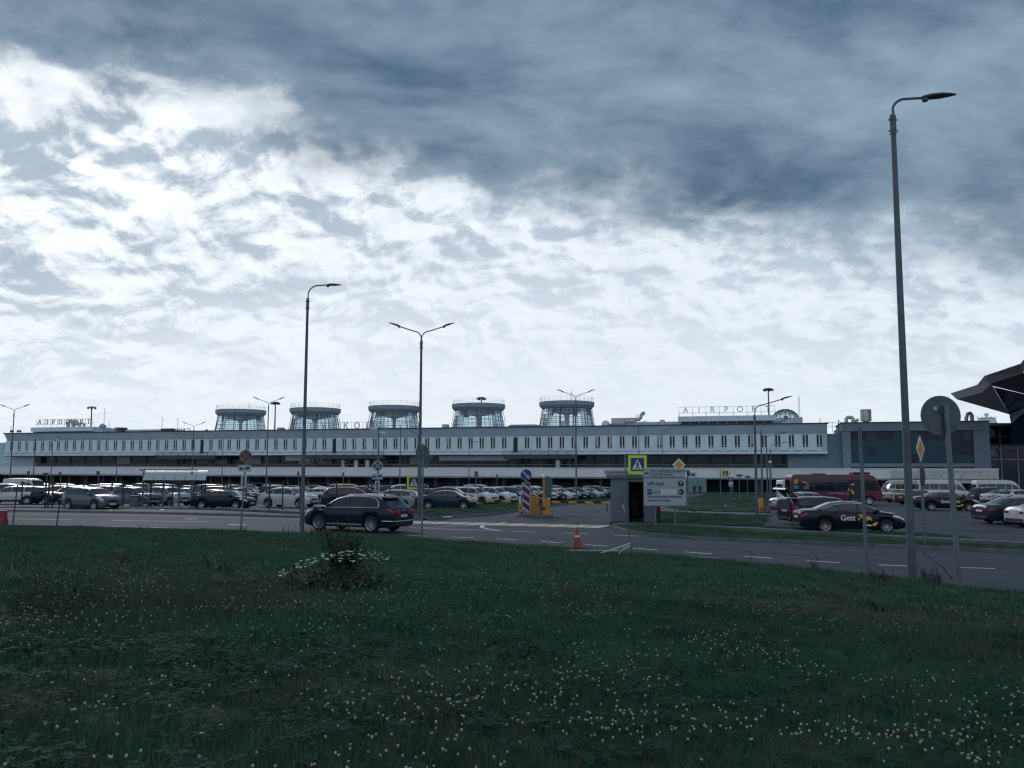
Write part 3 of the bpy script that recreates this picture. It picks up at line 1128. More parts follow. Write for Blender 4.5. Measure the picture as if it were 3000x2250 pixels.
# dish and lamps on the left end of the roof
mb = MB()
for a in (25, 30, 45, 52):
    mb.tube([(fx(a), 1, Z_ROOF), (fx(a), 1, Z_ROOF + (2.6 if a == 25 else 0.9))], 0.06, 5)
    mb.lathe([(0.0, 0), (0.35, 0.1), (0.45, 0.3)], 8, axis='Y', c=(fx(a), 0.9, Z_ROOF + 0.9), cap=False)
mb.build('roof_aerials', M_trim, term)

# ---------------------------------------------------------------- rooftop letters (each letter a part)
def roof_sign(name, label, text, a, b_, ytop, ybot, back, flip=False, zb=None, rails=True, ybase=None):
    c = (a + b_) / 2
    z0, z1 = zr(ybot, c, back), zr(ytop, c, back)
    h = z1 - z0
    s0, s1 = fxb(a, back), fxb(b_, back)
    sgn = thing(name, label, 'sign')
    sgn.matrix_world = Matrix.Translation(F0) @ Matrix.Rotation(F_ANG, 4, 'Z')
    n = len(text)
    base = zr(ybase, c, back) if ybase else z0 - 1.2
    for i, ch in enumerate(text):
        j = n - 1 - i if flip else i
        me = text_mesh(ch, h * 1.38, depth=0.25, bold=0.0)
        me.materials.append(M_letter)
        x = s0 + (s1 - s0) * (i + 0.5) / n
        xs = [v.co.x for v in me.vertices]; zs = [v.co.z for v in me.vertices]
        o = put('letter', me, sgn)
        o.rotation_euler = (0, 0, math.pi if flip else 0)
        o.location = (s0 + (s1 - s0) * ((j + 0.5) / n), back, (z0 + z1) / 2 - (max(zs) + min(zs)) / 2)
    fr = MB()
    if rails:
        lbox(fr, s0, s1, -back - 0.25, -back - 0.19, z1, z1 + 0.07)
        lbox(fr, s0, s1, -back - 0.25, -back - 0.19, z0 - 0.05, z0 + 0.02)
    for k in range(n * 1 + 1):
        x = s0 + (s1 - s0) * k / n
        lbox(fr, x - 0.03, x + 0.03, -back - 0.24, -back - 0.18, base, z1)
        fr.tube([(x, back + 0.25, z0 + h * 0.3), (x + 0.1, back + 1.6, base)], 0.03, 4)
    fr.build('sign_frame', M_steel, sgn)
    return sgn


roof_sign('roof_sign', 'rooftop metal letters spelling АЭРОПОРТ on the low penthouse', 'АЭРОПОРТ', 106, 270, 1228, 1242, 4.5, ybase=1252)
roof_sign('roof_sign', 'rooftop metal letters spelling ПУЛКОВО between glass turrets', 'ПУЛКОВО', 900, 1130, 1237, 1256, 0.6, ybase=1262)
roof_sign('roof_sign', 'rooftop metal letters spelling AIRPORT beside the glass dome', 'AIRPORT', 1990, 2272, 1191, 1208, 4.5, ybase=1221)
roof_sign('roof_sign', 'rooftop letters САНКТ seen from behind between aerials', 'САНКТ', 500, 558, 1254, 1266, 8.0, flip=True, rails=False, ybase=1270)

# ---------------------------------------------------------------- link wall and glazed hall on the right
hall = thing('glazed_hall', 'grey hall with teal curtain-wall glazing joined to the terminal end', 'building', F0, F_ANG)
def hz(py, px): return zr(py, px, -2)
sL, sG0, sG1, sE = fx(2422), fx(2490), fx(2848), fx(2895)
lbox(MB(), sL - 9, sG0 - 0.003, -14, -1.2, GZ, hz(1269, 2450)).build('link_wall', M_conc2, hall)
lbox(MB(), fx(2466), sE, -20, 1.2, hz(1262, 2600), hz(1237, 2600)).build('parapet', M_conc2, hall)
lbox(MB(), fx(2466) - 0.3, sE + 0.2, -20.2, 1.45, hz(1237, 2600) + 0.003, hz(1235, 2600)).build('coping', M_trim, hall)
lbox(MB(), sG0, sG1, -20, 0.2, GZ, hz(1262.5, 2600)).build('core', M_interior, hall)
lbox(MB(), sG1, sE, -20, 1.0, GZ, hz(1262.5, 2600)).build('corner_pier', M_conc2, hall)
lbox(MB(), fx(2466), sG0 - 0.004, -20, 1.0, GZ, hz(1262.5, 2600)).build('corner_pier', M_conc2, hall)
lbox(MB(), sG0, sG1, 0.2, 0.9, hz(1368, 2600), hz(1357, 2600)).build('plinth', M_conc2, hall)
zt, zb_ = hz(1263, 2600), hz(1356.5, 2600)
NC, NR_ = 14, 4
rowz = [zt, zt - (zt - zb_) * 0.28, zt - (zt - zb_) * 0.52, zt - (zt - zb_) * 0.74, zb_]
for i in range(NC):
    a, b_ = sG0 + (sG1 - sG0) * i / NC, sG0 + (sG1 - sG0) * (i + 1) / NC
    for j in range(NR_):
        dark = (j == 0 and i in (0, 1, 3, 4, 8, 9, 12)) or (i >= 11 and rw.random() < 0.7) or rw.random() < 0.05
        o = lbox(MB(), a + 0.05, b_ - 0.05, 0.202, 0.26, rowz[j + 1] + 0.05, rowz[j] - 0.05).build('pane', M_tealdark if dark else M_tealglass, hall)
    lbox(MB(), b_ - 0.05, b_ + 0.05, 0.21, 0.42, zb_, zt).build('mullion', M_dframe, hall)
def hduct(pts, r, back=3.0):
    MB().tube([(fxb(a, back), back, zr(y, a, back)) for a, y in pts], r, 8).build('duct', M_duct, hall, smooth=50)
hduct([(2480, 1240), (2480, 1226), (2484, 1223), (2496, 1223), (2500, 1226), (2500, 1240)], 0.42)
hduct([(2508, 1240), (2510, 1232), (2516, 1229)], 0.35)
hduct([(2832, 1236), (2832, 1225), (2836, 1213), (2845, 1211), (2849, 1217), (2849, 1236)], 0.45)
MB().lathe([(0.75, 0), (0.75, 0.5), (1.25, 0.6), (1.25, 3.3), (1.1, 3.4)], 10, c=(fxb(2538, 3), 3, hz(1238, 2538))).build('vent_tower', M_duct, hall, smooth=40)
mb = MB()
for a in (2420, 2440, 2458):
    mb.tube([(fx(a), 2, hz(1268, a)), (fx(a), 2, hz(1234, a))], 0.05, 4)
for y in (1235, 1248):
    mb.tube([(fx(2420), 2, hz(y, 2440)), (fx(2462), 2, hz(y, 2440))], 0.04, 4)
mb.tube([(fx(2459), 2, hz(1268, 2459)), (fx(2459), 2, hz(1227, 2459)), (fx(2468), 2, hz(1238, 2468))], 0.09, 4)
mb.build('roof_rail', M_steel, hall)
lbox(MB(), fx(2448), fx(2461), -6, -3, hz(1268, 2450), hz(1257, 2450)).build('roof_unit', M_conc, hall)
# distant control tower seen over the hall
ctz = 420.0
cx_ = col(2890, ctz, 30)
ct = thing('control_tower', 'distant pale round control tower showing above the glazed hall', 'tower', (cx_, ctz, G(ctz)))
zt0 = row(1240, ctz, 2890) - G(ctz); zt1 = row(1225, ctz, 2890) - G(ctz); zt2 = row(1210, ctz, 2890) - G(ctz)
MB().lathe([(3.0, 0), (3.0, zt0 - 2)], 16).build('shaft', M_conc, ct, smooth=40)
MB().lathe([(3.5, zt0 - 2), (4.6, zt0), (4.3, zt0 + 0.9), (3.9, zt1 - 0.6), (4.1, zt1), (3.0, zt1 + 0.3), (0.9, zt1 + 0.6)], 20).build('cab', M_white, ct, smooth=30)
MB().lathe([(0.6, zt1 + 0.5), (0.6, zt1 + 1.0), (1.0, zt1 + 1.3), (1.0, zt2 - 0.4), (0.5, zt2)], 12).build('radome', M_white, ct, smooth=40)
mb = MB()
for k in range(12):
    t = k * math.pi / 6
    mb.tube([(4.2 * math.cos(t), 4.2 * math.sin(t), zt1), (4.2 * math.cos(t), 4.2 * math.sin(t), zt1 + 1.1)], 0.06, 4)
mb.build('cab_rail', M_steel, ct)

# ---------------------------------------------------------------- the new terminal: folded roof on a dark glass hall
nt = thing('new_terminal', 'dark glass terminal under a jagged folded bronze roof', 'building')
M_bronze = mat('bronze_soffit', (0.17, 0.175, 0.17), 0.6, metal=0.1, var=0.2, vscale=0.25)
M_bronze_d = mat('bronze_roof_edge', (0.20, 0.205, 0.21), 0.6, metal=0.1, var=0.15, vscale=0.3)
def W(px, py, y):
    d = ray(px, py)
    k = y / d.y
    return Vector((d.x * k, y, EYE + d.z * k))
YA = 165.0
A0 = W(2785, 1153, YA)            # tip of the overhang
A1 = W(2863, 1128, YA + 3); A2 = W(2884, 1102, YA + 3); A3 = W(2990, 1066, YA + 1); A4 = W(3004, 1048, YA + 1)
A5 = W(3150, 1005, YA); A6 = W(3400, 940, YA - 4)
th = Vector((0, 0, -1.6))
B0 = W(2803, 1170, YA + 0.6); B1 = W(2878, 1150, YA + 3.5); B2 = W(2902, 1124, YA + 4); B3 = W(2998, 1092, YA + 3); B5 = W(3150, 1040, YA + 3); B6 = W(3400, 985, YA)
C0 = W(2957, 1214, YA + 24); C1 = W(2961, 1238, YA + 24)
V1 = W(2908, 1131, YA + 6)
D1 = W(3060, 1168, YA + 30); D2 = W(3400, 1180, YA + 34)
mb = MB()                          # fascia round the fold
for a, b_, c, d in ((A0, A1, B1, B0), (A1, A2, B2, B1), (A2, A3, B3, B2), (A3, A4, B3 + Vector((0.3, 0, 0.5)), B3), (A4, A5, B5, B3 + Vector((0.3, 0, 0.5))), (A5, A6, B6, B5)):
    mb.quad(a, b_, c, d)
mb.build('roof_fascia', M_bronze_d, nt)
mb = MB()
mb.add([B0, B1, V1, C0], [(0, 1, 2, 3)])
mb.add([B1, B2, V1], [(0, 1, 2)])
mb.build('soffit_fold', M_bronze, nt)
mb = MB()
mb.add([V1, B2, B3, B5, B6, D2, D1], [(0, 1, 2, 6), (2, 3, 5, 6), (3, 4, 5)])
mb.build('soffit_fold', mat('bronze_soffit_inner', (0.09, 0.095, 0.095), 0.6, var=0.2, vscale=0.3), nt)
mb = MB()
up = Vector((12, 40, 2.4))
tops = [A0, A1, A2, A3, A4, A5, A6]
for a, b_ in zip(tops, tops[1:]):
    mb.quad(a + Vector((0, 0, 0.05)), b_ + Vector((0, 0, 0.05)), b_ + up + Vector((12, 0, 0)), a + up + Vector((12, 0, 0)))
mb.build('roof_top', M_bronze_d, nt)
mb = MB()                          # dark glazed gable behind the fold
mb.add([V1 + Vector((0.4, 0.5, -0.1)), D1, D2, W(3400, 1300, YA + 34), W(2963, 1300, YA + 26), C1, C0], [tuple(range(7))])
mb.build('gable_glazing', M_tealdark, nt)
mb = MB().tube([C1 + Vector((0, -0.3, 0)), W(3010, 1185, YA + 22)], 0.28, 6)
mb.build('gable_strut', M_steel, nt)
# lower dark hall with posts and bracing
yh = 195.0
x0, x1 = col(2888, yh, 5), col(3500, yh, 5)
NTA = -0.30                        # the hall runs on in the terminal's direction
z1 = row(1240, yh, 2950); z0_ = G(yh) - 1
MB().box(((x0 + x1) / 2, yh + 12, (z0_ + z1) / 2 - 0.4), (x1 - x0, 22, z1 - z0_ - 0.8)).build('hall_core', M_interior, nt)
MB().box(((x0 + x1) / 2, yh + 11, z1 - 0.35), (x1 - x0 + 0.4, 24, 0.7)).build('hall_cornice', M_steel, nt)
nb_ = 10
for i in range(nb_ + 1):
    x = x0 + (x1 - x0) * i / nb_ * 0.8
    MB().box((x + 0.2, yh + 0.85, (z0_ + z1) / 2 - 0.4), (0.28, 0.28, z1 - z0_ - 0.8)).build('post', M_steel, nt)
    for j in range(4):
        za_, zb2 = z1 - 0.8 - j * 2.4, z1 - 0.8 - (j + 1) * 2.4
        lit = (i == 0 and j in (0, 2))
        MB().box((x + (x1 - x0) * 0.4 / nb_ + 0.2, yh + 0.93, (za_ + zb2) / 2), ((x1 - x0) / nb_ * 0.8 - 0.34, 0.06, za_ - zb2 - 0.12)).build('pane', M_wblind if lit and False else M_tealdark, nt)
mb = MB()
for z_ in (z1 - 3.0, z1 - 5.6, z1 - 8.2):
    mb.box(((x0 + x1) / 2, yh + 0.7, z_), (x1 - x0, 0.16, 0.22))
mb.tube([(x0 + 0.6, yh + 0.6, z1 - 1.2), (x0 + 2.6, yh + 0.6, z1 - 3.0)], 0.12, 5)
mb.tube([(x0 + 0.8, yh + 0.6, z1 - 5.6), (x0 + 2.2, yh + 0.6, z1 - 8.0), (x0 + 3.8, yh + 0.6, z1 - 5.6)], 0.12, 5)
mb.build('bracing', M_steel, nt)
# rounded openings with pale blinds behind the bracing
for zz in (z1 - 2.2, z1 - 7.0):
    mb = MB(); mb.prism([(x0 + 1.6 + 1.5 * math.cos(t), zz + 1.2 * math.sin(t)) for t in np.linspace(0, 2 * math.pi, 15)[:-1]], yh + 0.80, yh + 0.88)
    mb.build('pale_opening', mat('pale_blind', (0.16, 0.20, 0.23), 0.6), nt)
# ---------------------------------------------------------------- vehicles
def paint_mat(name, color):
    dark = max(color) < 0.06
    return mat('paint_' + name, color, 0.22 if dark else 0.34, metal=0.0 if dark else 0.15, coat=0.0 if dark else 0.5,
               spec=0.32 if dark else 0.5, var=0.06, vscale=0.8)


PAINT = {k: paint_mat(k, c) for k, c in dict(
    white=(0.55, 0.57, 0.58), silver=(0.27, 0.31, 0.35), grey=(0.095, 0.115, 0.14), dark=(0.016, 0.024, 0.036),
    black=(0.005, 0.009, 0.016), navy=(0.012, 0.028, 0.055), blue=(0.004, 0.016, 0.030), beige=(0.38, 0.36, 0.30), maroon=(0.10, 0.012, 0.02),
    red=(0.12, 0.008, 0.032), yellow=(0.60, 0.36, 0.05)).items()}
M_cglass = mat('car_glass', (0.012, 0.020, 0.026), 0.05, spec=0.7)
M_tyre = mat('tyre_rubber', (0.012, 0.012, 0.014), 0.85)
M_rim = mat('alloy_rim', (0.45, 0.46, 0.48), 0.3, metal=0.9)
M_chrome = mat('chrome', (0.80, 0.82, 0.84), 0.25, metal=0.6)
M_black = mat('black_plastic', (0.012, 0.013, 0.016), 0.6)
M_lamp = mat('headlamp', (0.55, 0.58, 0.62), 0.12, metal=0.4)
M_tail = mat('tail_lamp', (0.26, 0.010, 0.03), 0.2)
M_plate = mat('number_plate', (0.60, 0.62, 0.62), 0.5)


def interp(pts, x):
    """smooth-ish piecewise interpolation through (x, z) pairs"""
    if x <= pts[0][0]: return pts[0][1]
    for (a, za), (b, zb) in zip(pts, pts[1:]):
        if x <= b:
            t = (x - a) / (b - a)
            t = t * t * (3 - 2 * t) * 0.35 + t * 0.65
            return za + (zb - za) * t
    return pts[-1][1]


CARS = {
    # L, W, H, wheelbase, wheel radius, clearance; top line and belt line from tail to nose as (fraction of L, height)
    'sedan': dict(L=4.8, W=1.82, H=1.46, wb=2.78, wr=0.33, gc=0.19,
                  top=[(-.5, .88), (-.485, 1.02), (-.40, 1.08), (-.33, 1.10), (-.16, 1.40), (-.05, 1.46), (.06, 1.44), (.12, 1.40), (.27, 1.02), (.40, .93), (.47, .82), (.5, .66)],
                  belt=[(-.5, .86), (-.42, 1.00), (-.2, .99), (.25, .93), (.42, .85), (.5, .66)],
                  panes=[(-.30, -.145), (-.135, .035), (.045, .255)], shield=(.125, .268), rear=(-.325, -.165), fshift=.02),
    'suv': dict(L=4.65, W=1.88, H=1.68, wb=2.80, wr=0.37, gc=0.24,
                top=[(-.5, .98), (-.492, 1.10), (-.45, 1.36), (-.40, 1.58), (-.30, 1.66), (-.10, 1.68), (.06, 1.64), (.13, 1.57), (.26, 1.17), (.40, 1.08), (.475, .95), (.5, .74)],
                belt=[(-.5, .98), (-.46, 1.12), (-.2, 1.09), (.24, 1.05), (.42, .99), (.5, .74)],
                panes=[(-.40, -.225), (-.215, -.01), (.0, .245)], shield=(.135, .258), rear=(-.487, -.405), fshift=.02),
    'coupe_suv': dict(L=4.75, W=1.92, H=1.66, wb=2.87, wr=0.37, gc=0.22,
                top=[(-.5, .95), (-.49, 1.12), (-.43, 1.22), (-.32, 1.46), (-.18, 1.62), (-.04, 1.66), (.06, 1.63), (.12, 1.56), (.26, 1.16), (.40, 1.08), (.475, .95), (.5, .74)],
                belt=[(-.5, .94), (-.46, 1.12), (-.2, 1.07), (.24, 1.03), (.42, .99), (.5, .74)],
                panes=[(-.345, -.205), (-.195, .0), (.01, .245)], shield=(.13, .258), rear=(-.425, -.26), fshift=.02),
    'hatch': dict(L=4.2, W=1.76, H=1.50, wb=2.58, wr=0.32, gc=0.19,
                  top=[(-.5, .92), (-.49, 1.04), (-.44, 1.30), (-.38, 1.43), (-.20, 1.49), (-.02, 1.50), (.09, 1.45), (.29, 1.03), (.41, .94), (.475, .80), (.5, .64)],
                  belt=[(-.5, .92), (-.45, 1.02), (-.2, .98), (.27, .93), (.42, .86), (.5, .64)],
                  panes=[(-.39, -.235), (-.225, .005), (.015, .275)], shield=(.105, .285), rear=(-.485, -.39), fshift=.02),
    'wagon': dict(L=4.80, W=1.82, H=1.50, wb=2.72, wr=0.33, gc=0.19,
                  top=[(-.5, .92), (-.49, 1.02), (-.45, 1.28), (-.40, 1.43), (-.25, 1.50), (-.04, 1.50), (.08, 1.46), (.13, 1.41), (.27, 1.03), (.40, .94), (.475, .80), (.5, .66)],
                  belt=[(-.5, .92), (-.45, 1.04), (-.2, 1.0), (.25, .94), (.42, .86), (.5, .66)],
                  panes=[(-.41, -.245), (-.235, -.045), (-.035, .11), (.115, .255)], shield=(.135, .265), rear=(-.485, -.41), fshift=.02),
    'van': dict(L=5.5, W=2.0, H=2.50, wb=3.3, wr=0.34, gc=0.22,
                top=[(-.5, 2.30), (-.49, 2.42), (-.3, 2.50), (.1, 2.50), (.22, 2.42), (.28, 2.25), (.395, 1.28), (.46, 1.08), (.49, .92), (.5, .62)],
                belt=[(-.5, 1.25), (-.2, 1.25), (.2, 1.22), (.36, 1.16), (.46, 1.02), (.5, .62)],
                panes=[(.02, .14), (.155, .375)], shield=(.285, .392), rear=None, fshift=.02, roofw=.90, pane_top=.62),
    'minibus': dict(L=5.8, W=2.0, H=2.55, wb=3.5, wr=0.34, gc=0.22,
                top=[(-.5, 2.35), (-.49, 2.47), (-.3, 2.55), (.1, 2.55), (.22, 2.47), (.28, 2.25), (.395, 1.28), (.46, 1.08), (.49, .92), (.5, .62)],
                belt=[(-.5, 1.25), (-.2, 1.25), (.2, 1.22), (.36, 1.16), (.46, 1.02), (.5, .62)],
                panes=[(-.47, -.30), (-.29, -.12), (-.11, .06), (.07, .19), (.205, .375)], shield=(.285, .392), rear=None, fshift=.02, roofw=.90, pane_top=.62),
    'mpv': dict(L=4.6, W=1.85, H=1.85, wb=2.9, wr=0.34, gc=0.2,
                top=[(-.5, 1.2), (-.49, 1.5), (-.46, 1.74), (-.3, 1.84), (.0, 1.85), (.10, 1.78), (.17, 1.68), (.33, 1.14), (.43, 1.0), (.48, .85), (.5, .64)],
                belt=[(-.5, 1.0), (-.45, 1.08), (-.2, 1.06), (.3, 1.0), (.44, .9), (.5, .64)],
                panes=[(-.45, -.26), (-.25, -.03), (-.02, .14), (.15, .315)], shield=(.175, .325), rear=(-.492, -.462), fshift=.02),
    'luxury': dict(L=5.14, W=2.0, H=1.74, wb=2.995, wr=0.40, gc=0.24,
                top=[(-.5, 1.00), (-.492, 1.10), (-.45, 1.24), (-.37, 1.56), (-.33, 1.66), (-.20, 1.73), (-.04, 1.74), (.06, 1.69), (.12, 1.62), (.255, 1.22), (.36, 1.17), (.45, 1.08), (.485, .95), (.5, .78)],
                belt=[(-.5, 1.0), (-.46, 1.16), (-.2, 1.14), (.24, 1.12), (.36, 1.10), (.45, 1.02), (.5, .78)],
                panes=[(-.335, -.235), (-.228, -.03), (-.022, .235)], shield=(.125, .252), rear=(-.445, -.375), fshift=.02),
}


class CarShape:
    def __init__(self, k):
        self.__dict__.update(CARS[k])
        L = self.L
        self.top = [(a * L, z) for a, z in self.top]
        self.belt = [(a * L, z) for a, z in self.belt]
        self.xf = self.wb / 2 + self.fshift * L
        self.xr = -self.wb / 2 + self.fshift * L
        self.ra = self.wr * 1.14

    def wf(self, x):
        e = (abs(x) - (self.L / 2 - 0.95)) / 0.95
        return 1.0 - (0.20 * max(0.0, e) ** 2.4)

    def zb(self, x):
        z = self.gc
        if abs(x) > self.L / 2 - 0.5:
            z += 0.10 * ((abs(x) - self.L / 2 + 0.5) / 0.5) ** 2
        for xw in (self.xf, self.xr):
            q = self.ra ** 2 - (x - xw) ** 2
            if q > 0: z = max(z, self.wr + math.sqrt(q) * 0.98)
        return z

    def ring(self, x):
        """half section from the sill to the centre line, as (y, z)"""
        w = self.W / 2 * self.wf(x)
        zt = interp(self.top, x)
        zl = min(interp(self.belt, x), zt - 0.015)
        zb = self.zb(x)
        sh = zl - 0.09 if zl - 0.09 > zb + 0.05 else zb + 0.05
        tum = getattr(self, 'roofw', None)
        h = zt - zl
        if tum:
            yr = w * (0.97 - (0.97 - tum) * min(1, h / 1.2))
        else:
            yr = w * (0.935 - 0.36 * min(0.62, h))
        r = [(0.62 * w, zb), (0.955 * w, zb), (0.985 * w, zb + 0.3 * (sh - zb)), (1.0 * w, zb + 0.68 * (sh - zb)), (0.988 * w, sh), (0.945 * w, zl)]
        ye = r[-1][0]
        zr_ = zt - min(0.07, h * 0.5)
        for f in (0.35, 0.7, 1.0):
            r.append((ye + (yr - ye) * (f ** 1.25), zl + (zr_ - zl) * f))
        for s in (0.78, 0.45, 0.0):
            r.append((yr * s, zt - (zt - zr_) * s ** 3))
        return r

    def side(self, x, t):
        """point on the side: t 0..1 over the window band, <0 below the belt"""
        r = self.ring(x)
        if t >= 0:
            a = t * 3
            i = min(2, int(a)); f = a - i
            p, q = r[5 + i], r[6 + i]
        else:
            a = -t * 4
            i = min(3, int(a)); f = a - i
            p, q = r[5 - i], r[4 - i]
        return (p[0] + (q[0] - p[0]) * f, p[1] + (q[1] - p[1]) * f)

    def crown(self, x, s):
        r = self.ring(x)
        yr, zr_ = r[8]
        zt = r[-1][1]
        return (yr * s, zt - (zt - zr_) * abs(s) ** 3)


def body_mesh(c, name='body'):
    L = c.L
    xs = set(np.linspace(-L / 2, L / 2, 44).tolist())
    for xw in (c.xf, c.xr):
        for f in (-1.001, -0.97, -0.85, -0.65, -0.35, 0, 0.35, 0.65, 0.85, 0.97, 1.001): xs.add(xw + c.ra * f)
    for q, _ in c.top: xs.add(q)
    xs = sorted(x for x in xs if -L / 2 <= x <= L / 2)
    out = [xs[0]]
    for x in xs[1:]:
        if x - out[-1] > 0.006: out.append(x)
    xs = out
    rings = []
    for x in xs:
        h = c.ring(x)
        rings.append([(x, y, z) for y, z in h] + [(x, -y, z) for y, z in reversed(h[:-1])])
    n = len(rings[0])
    mb = MB()
    vs = [q for r in rings for q in r]
    fs, ms = [], []
    for i in range(len(xs) - 1):
        for k in range(n - 1):
            fs.append((i * n + k, i * n + k + 1, (i + 1) * n + k + 1, (i + 1) * n + k))
            ms.append(1 if k in (0, n - 2) else 0)
        fs.append((i * n + n - 1, i * n, (i + 1) * n, (i + 1) * n + n - 1)); ms.append(1)
    fs.append(tuple(range(n))); ms.append(0)
    fs.append(tuple(range((len(xs) - 1) * n + n - 1, (len(xs) - 1) * n - 1, -1))); ms.append(0)
    mb.v, mb.f, mb.m = vs, fs, ms
    return mb.mesh(name, [PAINT['white'], M_black], 28)


def side_patch(c, x0, x1, t0, t1, sgn, off=0.006, nx=7, nt=3, thin=0.06):
    """sheet lying on the car's flank"""
    mb = MB()
    xs = np.linspace(x0, x1, nx)
    vs = []
    for x in xs:
        for t in np.linspace(t0, t1, nt):
            y, z = c.side(x, t)
            vs.append((x, sgn * (y + off), z + off * 0.4))
    fs = [(i * nt + j, (i + 1) * nt + j, (i + 1) * nt + j + 1, i * nt + j + 1) for i in range(nx - 1) for j in range(nt - 1)]
    mb.add(vs, fs)
    return mb


def crown_patch(c, x0, x1, w=0.93, off=0.007, nx=6, ny=9):
    mb = MB()
    vs = []
    for x in np.linspace(x0, x1, nx):
        for s in np.linspace(-w, w, ny):
            y, z = c.crown(x, s)
            vs.append((x, y, z))
    # push outward along the local slope
    out = []
    for i in range(nx):
        a = vs[max(0, i - 1) * ny + ny // 2]; b = vs[min(nx - 1, i + 1) * ny + ny // 2]
        dx, dz = b[0] - a[0], b[2] - a[2]
        l = math.hypot(dx, dz)
        for j in range(ny):
            q = vs[i * ny + j]
            out.append((q[0] - dz / l * off, q[1], q[2] + dx / l * off))
    mb.add(out, [(i * ny + j, (i + 1) * ny + j, (i + 1) * ny + j + 1, i * ny + j + 1) for i in range(nx - 1) for j in range(ny - 1)])
    return mb


def wheel_meshes(r, spokes=5, fine=False):
    t = MB().lathe([(r * 0.60, -0.10), (r * 0.70, -0.115), (r * 0.93, -0.11), (r, -0.085), (r, 0.085), (r * 0.93, 0.11), (r * 0.70, 0.115), (r * 0.60, 0.10)], 20, axis='Y', cap=False)
    tyre = t.mesh('tyre', M_tyre, 40)
    rm = MB()
    rm.mi = 1
    rm.lathe([(0.01, 0.0), (r * 0.62, 0.02)], 18, axis='Y', cap=False)
    rm.mi = 0
    for sg in (-1, 1):
        rm.lathe([(r * 0.60, 0.075 * sg), (r * 0.69, 0.105 * sg), (r * 0.69, 0.118 * sg), (r * 0.61, 0.10 * sg)], 20, axis='Y', cap=False)
        rm.lathe([(0.0, 0.085 * sg), (r * 0.16, 0.08 * sg), (r * 0.17, 0.03 * sg)], 10, axis='Y', cap=False)
        for k in range(spokes):
            a = 2 * math.pi * k / spokes
            for da in ((-0.16, 0.16) if fine else (0.0,)):
                w_ = 0.055 if fine else 0.20
                c0, s0 = math.cos(a + da * 0.3), math.sin(a + da * 0.3)
                c1, s1 = math.cos(a + da), math.sin(a + da)
                p = Vector((c0 * r * 0.10, 0.085 * sg, s0 * r * 0.10)); q = Vector((c1 * r * 0.63, 0.098 * sg, s1 * r * 0.63))
                n_ = Vector((-s1, 0, c1)) * r * w_ / 2
                rm.add([p - n_, p + n_, q + n_, q - n_, p - n_ + Vector((0, -0.03 * sg, 0)), p + n_ + Vector((0, -0.03 * sg, 0)), q + n_ + Vector((0, -0.03 * sg, 0)), q - n_ + Vector((0, -0.03 * sg, 0))],
                       [(0, 1, 2, 3), (0, 4, 5, 1), (1, 5, 6, 2), (2, 6, 7, 3), (3, 7, 4, 0)])
    rim = rm.mesh('rim', [M_rim, M_black], 40)
    return tyre, rim


